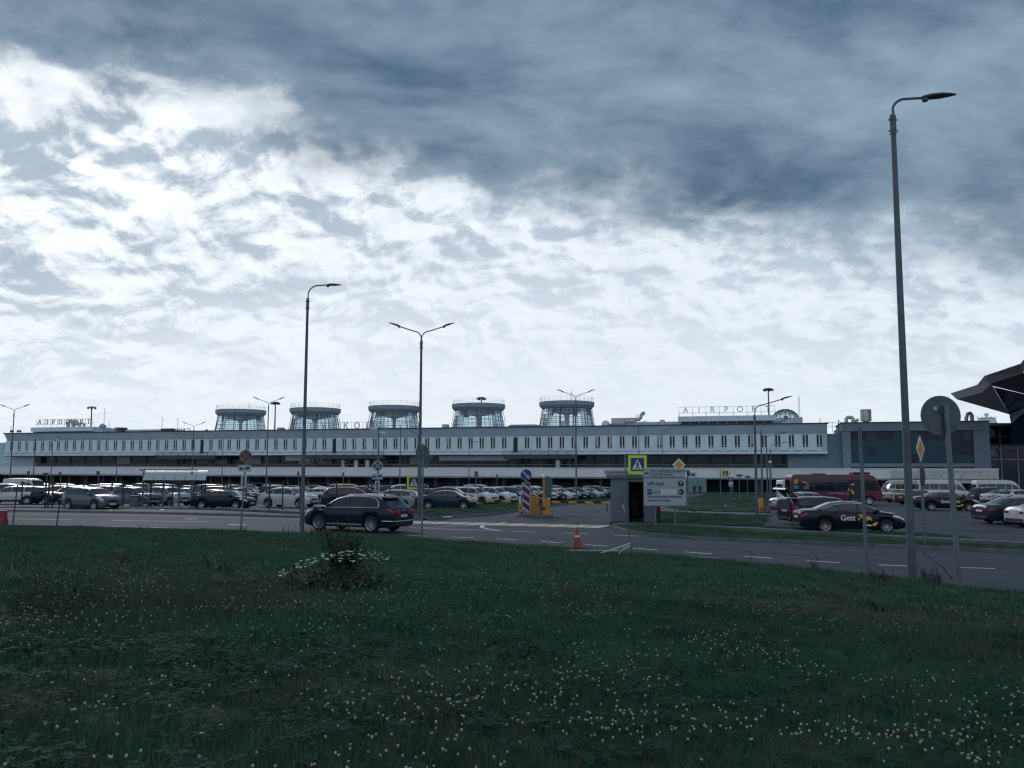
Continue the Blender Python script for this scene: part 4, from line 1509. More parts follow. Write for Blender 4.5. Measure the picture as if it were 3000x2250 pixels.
def make_car(kind, name=None, detail=1, spokes=5, lamps=True):
    c = CarShape(kind)
    root = thing(name or {'van': 'delivery_van', 'minibus': 'minibus'}.get(kind, 'parked_car'), 'car', 'car')
    put('body', body_mesh(c), root)
    L, W = c.L, c.W
    pt = getattr(c, 'pane_top', 0.90)
    for a, b_ in c.panes:
        for sg in (-1, 1):
            side_patch(c, a * L, b_ * L, 0.07, pt, sg).build('side_window', M_cglass, root, smooth=40)
    if c.shield:
        crown_patch(c, c.shield[0] * L, c.shield[1] * L).build('windscreen', M_cglass, root, smooth=50)
    if c.rear:
        crown_patch(c, c.rear[0] * L, c.rear[1] * L, 0.9).build('rear_window', M_cglass, root, smooth=50)
    else:
        MB().box((-L / 2 - 0.004, 0, c.belt[0][1] + 0.42), (0.012, W * 0.66, 0.62)).build('rear_window', M_cglass, root)
    tyre, rim = wheel_meshes(c.wr, spokes, detail > 1)
    for x in (c.xf, c.xr):
        for sg in (-1, 1):
            w = put('wheel', tyre, root, (x, sg * (W / 2 - 0.135), c.wr), (random.uniform(-.2, .2) * 0, random.uniform(0, 1.2), 0))
            put('rim', rim, w)
    for sg in (-1, 1):
        side_patch(c, L / 2 - 0.62, L / 2 - 0.06, -0.30, -0.06, sg, 0.008, 5).build('headlight', M_lamp, root, smooth=40)
        if kind in ('van', 'minibus'):
            MB().box((-L / 2 - 0.01, sg * W * 0.36, 1.0), (0.04, 0.13, 0.5)).build('tail_light', M_tail, root)
        else:
            side_patch(c, -L / 2 + 0.02, -L / 2 + 0.30, -0.30, -0.08, sg, 0.008, 5).build('tail_light', M_tail, root, smooth=40)
            zt_ = interp(c.top, -L / 2 + 0.01)
            MB().box((-L / 2 - 0.006, sg * W * 0.29, zt_ - 0.12), (0.03, 0.26, 0.11)).build('tail_light', M_tail, root)
        y, z = c.side(c.panes[-1][1] * L - 0.16, 0.02)
        m = MB(); m.lathe([(0.02, -0.10), (0.085, -0.08), (0.10, 0.0), (0.085, 0.06), (0.03, 0.085)], 8, axis='Y')
        m.build('mirror', [PAINT['white']], root, smooth=50).location = (c.panes[-1][1] * L - 0.2, sg * (y + 0.10), z + 0.10)
    MB().box((-L / 2 - 0.012, 0, 0.78 if kind not in ('sedan',) else 0.72), (0.02, 0.52, 0.12)).build('number_plate', M_plate, root)
    MB().box((L / 2 + 0.008, 0, 0.46), (0.02, 0.52, 0.11)).build('number_plate', M_plate, root)
    fr = MB()
    zf = interp(c.top, L / 2)
    fr.box((L / 2 + 0.004, 0, zf - 0.07), (0.012, W * 0.42, 0.15))
    fr.box((L / 2 - 0.012, 0, c.gc + 0.17), (0.05, W * 0.62, 0.12))
    fr.build('grille', M_black, root)
    MB().box((-L / 2 - 0.006, 0, c.gc + 0.20), (0.05, W * 0.70, 0.16)).build('rear_bumper', M_black, root)
    if kind in ('suv', 'luxury'):
        for sg in (-1, 1):
            pts = []
            for x in np.linspace(-.36 * L, .05 * L, 8):
                y, z = c.crown(x, 0.93)
                pts.append((x, sg * y, z + 0.055))
            pts[0] = (pts[0][0], pts[0][1], pts[0][2] - 0.05); pts[-1] = (pts[-1][0], pts[-1][1], pts[-1][2] - 0.05)
            MB().tube(pts, 0.02, 5).build('roof_rail', M_chrome, root)
        for sg in (-1, 1):
            side_patch(c, c.xr + c.ra, c.xf - c.ra, -1.0, -0.80, sg, 0.006, 5).build('sill_cladding', M_black, root, smooth=40)
    return root, c


def repaint(root, p):
    for o in root.children:
        if o.name.split('.')[0] in ('body', 'mirror', 'door_handle', 'tailgate'):
            sl = o.material_slots[0]
            sl.link = 'OBJECT'
            sl.material = PAINT[p]


PROTO = {}
def park(kind, px, y, head, color, label, group=None, cat='car', name=None):
    if kind not in PROTO:
        PROTO[kind], _ = make_car(kind)
        root = PROTO[kind]
    else:
        root = copy_tree(PROTO[kind])
    p = on(px, y)
    root.location = p
    slope = -0.018 if y > 55 else 0.0
    h = R(head)
    root.rotation_euler = (math.asin(slope * math.cos(h)), -math.asin(slope * math.sin(h)), h)
    repaint(root, color)
    tag(root, label, cat, group)
    return root


# front row behind the fence
LOT = 'cars parked in the fenced lot'
park('suv', 40, 79, 196, 'white', 'white SUV facing the end of the fenced lot, tail towards a grey SUV', LOT)
park('suv', 268, 63, -27, 'grey', 'grey SUV parked nose out right behind the fence beside the bus shelter', LOT)
park('coupe_suv', 398, 72, -27, 'grey', 'grey crossover parked behind the glass of the bus shelter', LOT)
park('suv', 492, 75, -32, 'white', 'white off-roader with dark grille parked behind the bus shelter', LOT)
park('sedan', 655, 66, -10, 'black', 'black saloon parked across, between bus shelter and no-stopping sign', LOT)
park('sedan', 640, 75, -14, 'dark', 'dark saloon half hidden behind the black saloon by the shelter', LOT)
park('coupe_suv', 846, 71, -16, 'white', 'white crossover coupe standing alone behind the fence posts', LOT)
park('suv', 1028, 69, 14, 'dark', 'dark SUV seen from behind, beyond the moving dark blue SUV', LOT)
park('hatch', 1150, 68, 172, 'silver', 'silver hatchback showing its red tail lamp beside the yellow-bordered sign', LOT)
park('sedan', 1312, 67, -9, 'navy', 'navy saloon parked along the lawn wedge by the striped boom', LOT)
park('coupe_suv', 1318, 76, -12, 'black', 'black crossover coupe parked behind the navy saloon', LOT)
park('suv', 1388, 80, -30, 'white', 'white SUV parked nose out beyond the black and yellow boom', LOT)
park('coupe_suv', 1448, 84, -34, 'white', 'white crossover with black grille next to the white SUV beyond the boom', LOT)
LOTR = 'cars in the row behind the boom'
for i, (px, y, k, cl) in enumerate(((1496, 88, 'coupe_suv', 'dark'), (1535, 91, 'suv', 'dark'), (1572, 95, 'suv', 'white'), (1606, 97, 'hatch', 'black'), (1634, 100, 'sedan', 'white'),
                                  (1664, 103, 'sedan', 'black'), (1694, 107, 'hatch', 'black'), (1720, 111, 'sedan', 'silver'), (1748, 116, 'suv', 'dark'), (1778, 122, 'hatch', 'dark'))):
    park(k, px, y, -36, cl, '%s %s nose out behind the striped boom, %s' % (cl, {'suv': 'SUV', 'coupe_suv': 'crossover coupe', 'hatch': 'hatchback', 'sedan': 'saloon'}[k], 'beside the white crossover' if px < 1550 else ('behind the yellow barrier machine' if px < 1640 else ('before the twin-arm lamp' if px < 1700 else 'near the booth'))), LOTR)
# special vehicles further back
park('van', 75, 106, -14, 'white', 'white high-roof panel van parked in the lot below the rooftop letters', None, 'van', 'delivery_van')
park('mpv', 32, 95, 2, 'dark', 'dark people carrier parked behind the white SUV at the lot end', LOT)
park('mpv', 298, 118, 192, 'white', 'white boxy people carrier facing left in the back of the lot', LOT)
park('suv', 160, 93, -165, 'dark', 'dark SUV parked nose away beside the dark people carrier', LOT)
park('suv', 205, 84, -150, 'black', 'black SUV parked just behind the grey SUV by the fence', LOT)
park('mpv', 200, 108, -10, 'dark', 'dark people carrier parked in front of the white panel van', LOT)
park('sedan', 372, 104, 8, 'silver', 'silver saloon parked in the second row behind the grey crossover', LOT)
park('mpv', 600, 96, 178, 'black', 'black people carrier parked beyond the glass shelter', LOT)
park('suv', 655, 88, -14, 'silver', 'silver SUV parked behind the two dark saloons', LOT)
park('sedan', 720, 118, -12, 'dark', 'dark saloon parked in the open middle of the lot', LOT)
park('mpv', 1030, 122, 5, 'yellow', 'yellow people carrier parked far back near the terminal', None)
park('mpv', 1172, 98, 186, 'white', 'white people carrier facing left behind the silver hatchback', LOT)
park('mpv', 1408, 112, -12, 'white', 'white people carrier behind the white SUV beyond the boom', LOT)
park('coupe_suv', 1060, 92, 8, 'black', 'black crossover coupe parked behind the dark SUV near the no-stopping sign', LOT)
park('sedan', 990, 84, -172, 'dark', 'dark saloon facing left behind the moving dark blue SUV', LOT)
park('sedan', 945, 95, -15, 'white', 'white saloon parked between dark cars in the second row', LOT)
park('sedan', 965, 106, 4, 'grey', 'grey saloon parked in the third row behind a white saloon', LOT)
park('sedan', 1255, 90, 186, 'dark', 'dark saloon facing left in the second row beyond the round sign', LOT)
# the rows further back, seen over the front cars
rl = random.Random(5)
def beside(px):
    marks = ((60, 'below the АЭРОПОРТ letters'), (230, 'left of a white carrier'), (420, 'beyond the bus shelter'), (600, 'before the first gallery'), (760, 'below the first turret'),
             (900, 'beyond the white crossover'), (1050, 'below the second turret'), (1180, 'below the third turret'), (1330, 'beyond the navy saloon'), (1500, 'below the fourth turret'), (9999, 'beyond the barrier'))
    return next(t for m_, t in marks if px < m_)
ROWN = {128: 'third row', 142: 'fourth row', 158: 'last row'}
FARG = 'cars in the far rows of the lot'
KN = {'sedan': 'saloon', 'suv': 'SUV', 'hatch': 'hatchback', 'coupe_suv': 'crossover coupe', 'wagon': 'estate car', 'mpv': 'people carrier'}
for y, p0, p1, step in ((128, 20, 1240, 62), (142, 60, 1680, 58), (158, -10, 1300, 62)):
    px = p0
    while px < p1:
        if rl.random() < 0.74 and not (680 < px < 790 and y < 130):
            k = rl.choice(['sedan', 'sedan', 'suv', 'hatch', 'coupe_suv', 'wagon', 'mpv'])
            cl = rl.choice(['white', 'black', 'black', 'dark', 'dark', 'silver', 'grey', 'navy', 'dark', 'black'])
            park(k, px + rl.uniform(-8, 8), y + rl.uniform(-1, 1), rl.choice([-12, 170, -14, 168]) + rl.uniform(-4, 4), cl,
                 '%s %s in the %s of the lot, %s' % (cl, KN[k], ROWN[y], beside(px)), FARG)
        px += step
for y, p0, p1, step in ((92, 330, 720, 74), (80, 120, 160, 80), (100, 820, 960, 60)):
    px = p0
    while px < p1:
        k = rl.choice(['sedan', 'suv', 'hatch', 'coupe_suv'])
        cl = rl.choice(['black', 'black', 'dark', 'silver', 'grey'])
        park(k, px, y + rl.uniform(-1, 1), -16 + rl.uniform(-4, 4), cl, '%s %s in the middle row of the lot, %s' % (cl, KN[k], beside(px)), 'cars in the middle rows of the lot')
        px += step

# right-hand forecourt
FC = 'cars on the forecourt before the glazed hall'
park('sedan', 2362, 60, 14, 'silver', 'silver saloon hidden behind the estate car with its tailgate up', FC)
park('sedan', 2616, 102, 22, 'white', 'white saloon seen from behind next to the red bus nose', FC)
park('sedan', 2650, 95, 24, 'beige', 'beige saloon seen from behind between white and dark saloons', FC)
park('sedan', 2690, 86, 26, 'maroon', 'dark red saloon seen from behind beside the beige saloon', FC)
park('suv', 2905, 93, 14, 'dark', 'dark SUV seen from behind in front of the white minibus', FC)
park('sedan', 2945, 88, 16, 'white', 'white saloon with long red lamps parked before the minibus', FC)
park('hatch', 2992, 85, 18, 'white', 'white hatchback at the end of the row before the minibus', FC)
park('sedan', 2992, 47.5, 6, 'dark', 'dark grey saloon with chrome window line standing on the forecourt', FC)
park('sedan', 3098, 44.5, 8, 'white', 'white saloon with red tail lamp overlapping the dark grey saloon', FC)
park('minibus', 2640, 116, 184, 'beige', 'beige minibus facing left behind the white saloon', None, 'minibus')
park('minibus', 2770, 104, -18, 'white', 'white minibus nose right, between two street poles', None, 'minibus')
park('minibus', 2930, 106, -6, 'white', 'white minibus with long dark side windows under the band end', None, 'minibus')
park('van', 2352, 97, 12, 'white', 'white van standing behind the tail of the red bus', None, 'van')

# ---------------------------------------------------------------- the dark blue luxury SUV on the road
lux, cl_ = make_car('luxury', 'moving_car', 2, 10)
p_ = at(1062, 1560)
lux.location = (p_.x - 0.4, p_.y + 1.1, 0.0)
lux.rotation_euler = (0, 0, R(180 - 26))
repaint(lux, 'blue')
tag(lux, 'dark blue luxury SUV with chrome window line driving on the road', 'car')


def flank_line(c, pts, r, root, name, m, sg):
    out = []
    for x, t in pts:
        y, z = c.side(x, t)
        out.append((x, sg * (y + 0.010), z))
    MB().tube(out, r, 5).build(name, m, root, smooth=60)


L_ = cl_.L
for sg in (-1, 1):
    xs = np.linspace(-.345 * L_, .235 * L_, 14)
    flank_line(cl_, [(x, 0.02) for x in xs], 0.016, lux, 'window_trim', M_chrome, sg)
    up_ = [(-.345 * L_, 0.05), (-.348 * L_, 0.3), (-.335 * L_, 0.62), (-.30 * L_, 0.88)] + [(x, 0.95) for x in np.linspace(-.27 * L_, .20 * L_, 14)] + [(.235 * L_, 0.06)]
    flank_line(cl_, up_, 0.018, lux, 'window_trim', M_chrome, sg)
    flank_line(cl_, [(x, -0.86) for x in np.linspace(cl_.xr + cl_.ra + 0.05, cl_.xf - cl_.ra - 0.05, 6)], 0.020, lux, 'sill_trim', M_chrome, sg)
    for xx in (-.20 * L_, .02 * L_):
        y, z = cl_.side(xx, -0.14)
        MB().box((xx, sg * (y + 0.015), z), (0.20, 0.03, 0.03)).build('door_handle', [PAINT['blue']], lux)
    y, z = cl_.side(.30 * L_, -0.3)
    MB().box((.285 * L_, sg * (y + 0.004), z), (0.22, 0.012, 0.04)).build('badge', M_chrome, lux)
    # oval tail lamp wrapping the corner
    mb_t = MB().lathe([(0.001, 0.03), (0.10, 0.028), (0.15, 0.0)], 16, axis='X', c=(0, 0, 0), cap=False)
    tl = mb_t.build('tail_light', M_tail, lux, smooth=50)
    tl.scale = (-1, 2.0, 0.95); tl.location = (-L_ / 2 - 0.005, sg * 0.60, 0.92)
# rear chrome bumper line, spoiler, tailgate emblem bar
MB().tube([(-L_ / 2 + 0.55, 1.0, 0.56), (-L_ / 2 + 0.16, 0.93, 0.56), (-L_ / 2 - 0.03, 0.72, 0.55), (-L_ / 2 - 0.04, 0, 0.55), (-L_ / 2 - 0.03, -0.72, 0.55), (-L_ / 2 + 0.16, -0.93, 0.56), (-L_ / 2 + 0.55, -1.0, 0.56)], 0.018, 6).build('bumper_trim', M_chrome, lux, smooth=60)
MB().box((-.372 * L_, 0, 1.60), (0.30, 1.22, 0.035), ry=-0.12).build('roof_spoiler', M_black, lux)
MB().box((-L_ / 2 - 0.015, 0, 1.03), (0.02, 0.20, 0.03)).build('emblem', M_chrome, lux)
mb = MB(); mb.prism([(0.0, 0.0), (0.16, 0.0), (0.02, 0.09)], -0.02, 0.02); ob = mb.build('roof_antenna', M_black, lux); ob.location = (-.30 * L_, 0, 1.66)

# ---------------------------------------------------------------- black taxi saloon with lettering
def lettered_taxi(px, y, head, label):
    root, c = make_car('sedan', 'taxi', 2, 7)
    q = on(px, y)
    root.location = q
    root.rotation_euler = (0, 0, R(head))
    repaint(root, 'black')
    tag(root, label, 'car', 'black lettered taxis')
    M_let = mat('decal_white', (0.75, 0.76, 0.76), 0.5)
    M_dec = mat('decal_yellow', (0.70, 0.42, 0.05), 0.5)
    sd = -(c.W / 2 + 0.012)
    put_text('Gett', 0.36, M_let, root, (-0.28, sd, 0.70), bold=0.004)
    def dec(poly, m=M_dec):
        mb = MB(); mb.prism(poly, sd - 0.002, sd + 0.006); return mb.build('decal', m, root)
    dec([(0.14, 0.86), (0.30, 0.90), (0.40, 0.84), (0.38, 0.74), (0.28, 0.72), (0.24, 0.60), (0.17, 0.60), (0.22, 0.73), (0.30, 0.78), (0.27, 0.83)], M_dec)
    dec([(0.50, 0.66), (0.54, 0.78), (0.66, 0.80), (0.78, 0.72), (0.82, 0.58), (0.74, 0.60), (0.68, 0.64), (0.60, 0.58), (0.54, 0.60)])
    dec([(0.50, 0.38), (0.62, 0.42), (0.74, 0.40), (0.82, 0.34), (0.68, 0.33), (0.60, 0.36)], M_let)
    dec([(0.80, 0.42), (0.92, 0.50), (1.04, 0.52), (1.09, 0.46), (1.01, 0.43), (1.00, 0.36), (0.86, 0.34)])
    for x0_, x1_ in ((-.31 * c.L, .25 * c.L),):
        for sg in (-1, 1):
            flank_line(c, [(x, 0.97) for x in np.linspace(-.29 * c.L, .22 * c.L, 14)], 0.014, root, 'roof_trim', M_chrome, sg)
    for sg in (-1, 1):
        for xx in (-.17 * c.L, .04 * c.L):
            yy, z = c.side(xx, -0.12)
            MB().box((xx, sg * (yy + 0.015), z), (0.2, 0.03, 0.03)).build('door_handle', [PAINT['black']], root)
    return root


lettered_taxi(2487, 41.0, -4, 'black saloon taxi with white lettering and yellow decals nearest the kerbed verge')
lettered_taxi(2768, 66.5, -4, 'black saloon taxi with lettering standing behind the leaning sign pole')

# ---------------------------------------------------------------- estate car with the tailgate up
wag, cw = make_car('wagon', 'estate_car', 2, 5)
q = on(2418, 46.5)
wag.location = q
wag.rotation_euler = (0, 0, R(14))
repaint(wag, 'black')
tag(wag, 'black estate car with its tailgate raised beside the red bus', 'car')
Lw = cw.L
tg = MB()
tg.box((-0.36, 0, 0.02), (0.80, 1.20, 0.05)); tg.box((-0.77, 0, -0.06), (0.07, 1.20, 0.12))
t_o = tg.build('tailgate', [PAINT['black']], wag, bevel=0.015)
t_o.location = (-.42 * Lw, 0, 1.47); t_o.rotation_euler = (0, R(38), 0)
MB().box((-0.36, 0, 0.051), (0.55, 1.0, 0.012)).build('tailgate_window', M_cglass, t_o)
MB().box((-Lw / 2 + 0.10, 0, 1.08), (0.30, 1.10, 0.50)).build('boot_opening', M_interior, wag)
for sg in (-1, 1):
    MB().box((-Lw / 2 + 0.06, sg * 0.70, 0.98), (0.10, 0.18, 0.36)).build('tail_light', M_tail, wag)
    MB().tube([(-Lw / 2 + 0.16, sg * 0.60, 1.10), (-.45 * Lw - 0.42, sg * 0.55, 1.68)], 0.02, 5).build('gas_strut', M_chrome, wag)

# ---------------------------------------------------------------- red bus
bus = thing('bus', 'red midi bus with dark windows and open middle door', 'bus', on(2443, 84), R(-4))
BL, BW, BH = 8.6, 2.4, 2.92
M_bus = PAINT['red']
prof = [(-BL / 2, 0.42), (-BL / 2 - 0.02, 2.2), (-BL / 2 + 0.06, 2.72), (-BL / 2 + 0.30, BH), (BL / 2 - 1.2, BH), (BL / 2 - 0.72, BH - 0.14), (BL / 2 - 0.42, 2.30), (BL / 2 - 0.06, 1.35), (BL / 2, 1.0), (BL / 2, 0.42)]
def arch(xc, r=0.52, n=9):
    return [(xc + r * math.cos(t), 0.42 + (r) * math.sin(t) * 0.98) for t in np.linspace(0, math.pi, n)]
low = arch(BL / 2 - 1.25) + arch(-BL / 2 + 1.9)
mb = MB(); mb.prism(prof + low, -BW / 2, BW / 2)
mb.build('body', M_bus, bus, bevel=0.06)
sd = -BW / 2
def bpane(x0, x1, z0, z1, name='side_window', m=M_cglass, both=True, skew=0.0):
    for y in ((sd - 0.005, -sd + 0.005) if both else (sd - 0.005,)):
        mb = MB(); mb.prism([(x0, z0), (x1, z0), (x1 - skew, z1), (x0, z1)], y - 0.006, y + 0.006); mb.build(name, m, bus)
xw = [-4.1, -3.3, -2.15, -1.05, 0.05, 1.15]
for a, b_ in zip(xw, xw[1:]):
    bpane(a + 0.04, b_ - 0.04, 1.35, 2.62)
    MB().box(((a + b_) / 2, sd - 0.012, 2.28), (b_ - a - 0.1, 0.02, 0.04)).build('window_bar', M_steel, bus)
bpane(2.62, 4.02, 1.42, 2.45, skew=0.42)
# open door recess with two leaves
MB().box((1.85, sd - 0.004, 1.42), (1.25, 0.012, 2.0)).build('door_opening', M_interior, bus)
for x in (1.27, 2.43):
    MB().box((x, sd - 0.06, 1.42), (0.06, 0.14, 1.95)).build('door_leaf', M_tealdark, bus)
MB().box((1.85, sd - 0.012, 0.50), (1.2, 0.02, 0.06)).build('door_step', M_steel, bus)
# windscreen
mb = MB(); mb.add([(BL / 2 - 0.035, -1.05, 1.42), (BL / 2 - 0.035, 1.05, 1.42), (BL / 2 - 0.40, 1.0, 2.38), (BL / 2 - 0.40, -1.0, 2.38)], [(0, 1, 2, 3)])
mb.build('windscreen', M_cglass, bus)
mb = MB(); mb.box((-BL / 2 - 0.028, 0, 1.95), (0.012, 1.7, 1.0)); mb.build('rear_window', M_cglass, bus)
tyre, rim = wheel_meshes(0.44, 8)
for x in (BL / 2 - 1.25, -BL / 2 + 1.9):
    for sg in (-1, 1):
        w = put('wheel', tyre, bus, (x, sg * (BW / 2 - 0.16), 0.44)); put('rim', rim, w)
MB().box((-1.35, 0, BH + 0.04), (1.2, 1.1, 0.13)).build('roof_hatch', M_black, bus, bevel=0.03)
MB().box((2.6, 0, BH + 0.12), (1.6, 1.3, 0.22)).build('roof_unit', M_black, bus, bevel=0.06)
M_or = mat('sticker_orange', (0.70, 0.30, 0.05), 0.5); M_pk = mat('sticker_pink', (0.50, 0.06, 0.20), 0.5); M_tq = mat('sticker_teal', (0.02, 0.22, 0.30), 0.5)
for x, z, w, h, m in ((-3.82, 2.25, 0.36, 0.42, M_or), (-3.80, 1.72, 0.44, 0.36, M_tq), (-3.05, 2.20, 0.30, 0.22, M_or), (-2.75, 2.0, 0.28, 0.40, M_pk), (-2.85, 1.66, 0.5, 0.30, M_tq)):
    MB().box((x, sd - 0.018, z), (w, 0.008, h)).build('sticker', m, bus)
put_text('ВОЯЖТРАНС', 0.20, mat('decal_pale', (0.62, 0.58, 0.60), 0.6), bus, (-0.05, sd - 0.008, 1.12), spacing=1.35)
put_text('Луна', 0.20, MATS['decal_pale'], bus, (1.05, sd - 0.070, 1.08))
mb = MB(); mb.prism([(1.0, 1.40), (1.24, 1.72), (1.44, 1.45), (1.62, 1.30), (1.66, 1.02), (1.44, 1.10), (1.34, 1.30)], sd - 0.02, sd - 0.012)
mb.build('decal', mat('decal_yellow', (0.70, 0.42, 0.05), 0.5), bus)
MB().box((1.5, sd - 0.02, 1.98), (0.34, 0.01, 0.12)).build('sticker', M_plate, bus)
for sg in (-1, 1):
    MB().tube([(BL / 2 - 0.55, sg * 1.15, 2.55), (BL / 2 - 0.15, sg * 1.42, 2.45), (BL / 2 - 0.10, sg * 1.45, 2.2)], 0.025, 5).build('mirror_arm', M_black, bus)
    MB().box((BL / 2 - 0.10, sg * 1.46, 2.0), (0.10, 0.20, 0.42)).build('mirror', M_black, bus, bevel=0.02)
    MB().box((BL / 2 + 0.005, sg * 0.85, 0.75), (0.03, 0.34, 0.18)).build('headlight', M_lamp, bus)
    MB().box((-BL / 2 - 0.025, sg * 1.0, 0.9), (0.03, 0.2, 0.3)).build('tail_light', M_tail, bus)
MB().box((BL / 2 + 0.012, 0, 0.62), (0.02, 0.52, 0.11)).build('number_plate', M_plate, bus)
# ---------------------------------------------------------------- street lamps
M_pole = mat('lamp_steel', (0.085, 0.115, 0.145), 0.55, metal=0.2, var=0.2, vscale=2.0, dirt=((0.09, 0.10, 0.11), 3.0, 0.5))
M_polel = mat('post_galvanised', (0.13, 0.165, 0.195), 0.5, metal=0.3, var=0.2, vscale=3.0)
M_lhead = mat('lamp_head', (0.06, 0.075, 0.09), 0.45)
M_signback = mat('sign_back', (0.085, 0.11, 0.125), 0.6, metal=0.2, var=0.2, vscale=4.0)
M_blk = mat('sign_black', (0.010, 0.012, 0.020), 0.6)
M_swhite = mat('sign_white', (0.62, 0.64, 0.66), 0.5)
M_sblue = mat('sign_blue', (0.006, 0.028, 0.19), 0.45)
M_sred = mat('sign_red', (0.085, 0.010, 0.032), 0.5)
M_slime = mat('sign_lime', (0.56, 0.72, 0.03), 0.5)
M_samber = mat('sign_amber', (0.62, 0.27, 0.02), 0.5)
M_pale = mat('sign_pale', (0.34, 0.39, 0.46), 0.5, var=0.04, vscale=2.0)
M_fence = mat('fence_green_black', (0.014, 0.022, 0.026), 0.6)


def lamp_head_mesh(s=1.0):
    mb = MB()
    prof = [(0.0, 0.02, 0.02), (0.06, 0.07, 0.05), (0.22, 0.13, 0.075), (0.45, 0.145, 0.07), (0.65, 0.10, 0.045), (0.80, 0.03, 0.02)]
    vs, fs = [], []
    n = 10
    for x, w, h in prof:
        for k in range(n):
            t = 2 * math.pi * k / n
            z = math.sin(t) * h
            if z < 0: z *= 0.55
            vs.append((x * s, math.cos(t) * w * s, z * s))
    for i in range(len(prof) - 1):
        for k in range(n):
            fs.append((i * n + k, i * n + (k + 1) % n, (i + 1) * n + (k + 1) % n, (i + 1) * n + k))
    fs.append(tuple(range(n))); fs.append(tuple(range(len(vs) - n, len(vs))))
    mb.add(vs, fs)
    mb.lathe([(0.0, -0.11 * s), (0.07 * s, -0.09 * s), (0.08 * s, -0.03 * s)], 8, c=(0.10 * s, 0, 0), cap=False)
    return mb.mesh('lamp_head', M_lhead, 50)


HEAD = lamp_head_mesh()


def street_lamp(base, h, arms, label, group=None, r=0.085, reach=1.0, rise=0.10, lean=0.0, bend=0.55, headtilt=0.0, hs=1.0):
    """arms: list of directions in degrees (0 = towards +x)"""
    t = thing('street_lamp', label, 'street lamp', base, 0, group)
    ztop = h - bend - rise
    zs = ztop - 0.55
    MB().tube([(0, 0, -0.2), (0, 0, 0.9), (0, 0, 1.2), (0, 0, zs)], [r * 1.18, r * 1.15, r * 1.05, r * 0.70], 14).build('pole', M_pole, t, smooth=50)
    sl = MB().lathe([(r * 0.85, zs - 0.12), (r * 0.85, zs + 0.42), (r * 0.5, zs + 0.46)], 12)
    for zz in (zs - 0.02, zs + 0.30):
        sl.box((0, 0, zz), (r * 2.6, 0.03, 0.03)); sl.box((0, 0, zz), (0.03, r * 2.6, 0.03))
    sl.build('collar', M_pole, t, smooth=40)
    for a in arms:
        d = Vector((math.cos(R(a)), math.sin(R(a)), 0))
        pts = [Vector((0, 0, zs + 0.3)) + d * r * 0.2, Vector((0, 0, ztop)) + d * r * 0.2]
        for q in np.linspace(0.15, 1, 7):
            pts.append(Vector((0, 0, ztop)) + d * (bend * (1 - math.cos(q * math.pi / 2))) + Vector((0, 0, bend * math.sin(q * math.pi / 2))))
        end = pts[-1]
        tip = end + d * max(0.2, reach - bend) + Vector((0, 0, rise))
        pts.append(tip)
        MB().tube(pts, r * 0.36, 8).build('arm', M_pole, t, smooth=60)
        hd = put('lamp_head', HEAD, t, tip - d * 0.05)
        hd.scale = (hs, hs, hs)
        hd.rotation_euler = (0, -math.atan2(rise, max(0.2, reach - bend)) - headtilt, R(a))
    return t


def lamp_at(px, py, ytop, arms, label, y=None, **kw):
    b = at(px, py) if y is None else on(px, y)
    h = row(ytop, b.y, px) - b.z
    return street_lamp(b, h, arms, label, **kw)


lamp_at(2673, 1700, 292, [-8], 'tall single-arm street lamp on the meadow edge beside the round sign back', r=0.105, reach=0.82, rise=0.0, bend=0.35, headtilt=0.05, hs=1.2)
lamp_at(884, 1557, 838, [-15], 'tall single-arm street lamp on the meadow edge behind the flowering bush', r=0.088, reach=1.0, rise=0.0, bend=0.5, headtilt=-0.05)
lamp_at(1228, 1514, 957, [180, 0], 'twin-arm street lamp carrying a pedestrian crossing sign', r=0.10, reach=1.35, rise=0.28, bend=0.5)
TW = 'twin-arm street lamps of the car park'
lamp_at(1690, 1463, 1148, [180, 0], 'twin-arm street lamp standing in front of the rightmost glass turret', y=90, reach=1.35, rise=0.3, bend=0.5, group=TW)
lamp_at(28, 1430, 1190, [180, 0], 'twin-arm street lamp at the terminal end beside the first letters', y=112, reach=1.35, rise=0.3, bend=0.5, group=TW)
lamp_at(562, 1430, 1240, [180, 0], 'twin-arm street lamp between the bus shelter and the reversed roof letters', y=142, reach=1.35, rise=0.3, bend=0.5, group=TW)
lamp_at(780, 1430, 1169, [180, 0], 'twin-arm street lamp between the first and second glass turret', y=106, reach=1.35, rise=0.3, bend=0.5, group=TW)
lamp_at(650, 1420, 1277, [180, 0], 'short twin-arm street lamp before the facade under the first turret', y=170, reach=1.35, rise=0.2, bend=0.4, group=TW)
lamp_at(1225, 1420, 1265, [180, 0], 'short twin-arm street lamp before the facade beside the round sign back', y=165, reach=1.2, rise=0.2, bend=0.4, group=TW)
lamp_at(1172, 1430, 1235, [0], 'single-arm street lamp in front of the third glass turret', y=128, reach=1.2, rise=0.15, bend=0.5)
lamp_at(96, 1425, 1276, [180], 'single-arm street lamp below the first rooftop letters', y=125, reach=1.1, rise=0.1, bend=0.4)
lamp_at(148, 1420, 1290, [90], 'slim street lamp below the rooftop letters, arm away from the road', y=150, reach=0.8, rise=0.1, bend=0.4)
lamp_at(340, 1425, 1335, [90], 'short street lamp behind the white boxy people carrier', y=150, reach=0.8, rise=0.1, bend=0.4)
lamp_at(1375, 1425, 1295, [0], 'slim street lamp below the fourth glass turret', y=165, reach=1.0, rise=0.1, bend=0.4)
lamp_at(1875, 1425, 1235, [0], 'slim street lamp behind the pedestrian sign by the booth', y=160, reach=1.0, rise=0.1, bend=0.4)
lamp_at(1945, 1425, 1258, [0], 'slim street lamp behind the direction board', y=165, reach=1.0, rise=0.1, bend=0.4)
LP = 'single-arm lamps along the forecourt path'
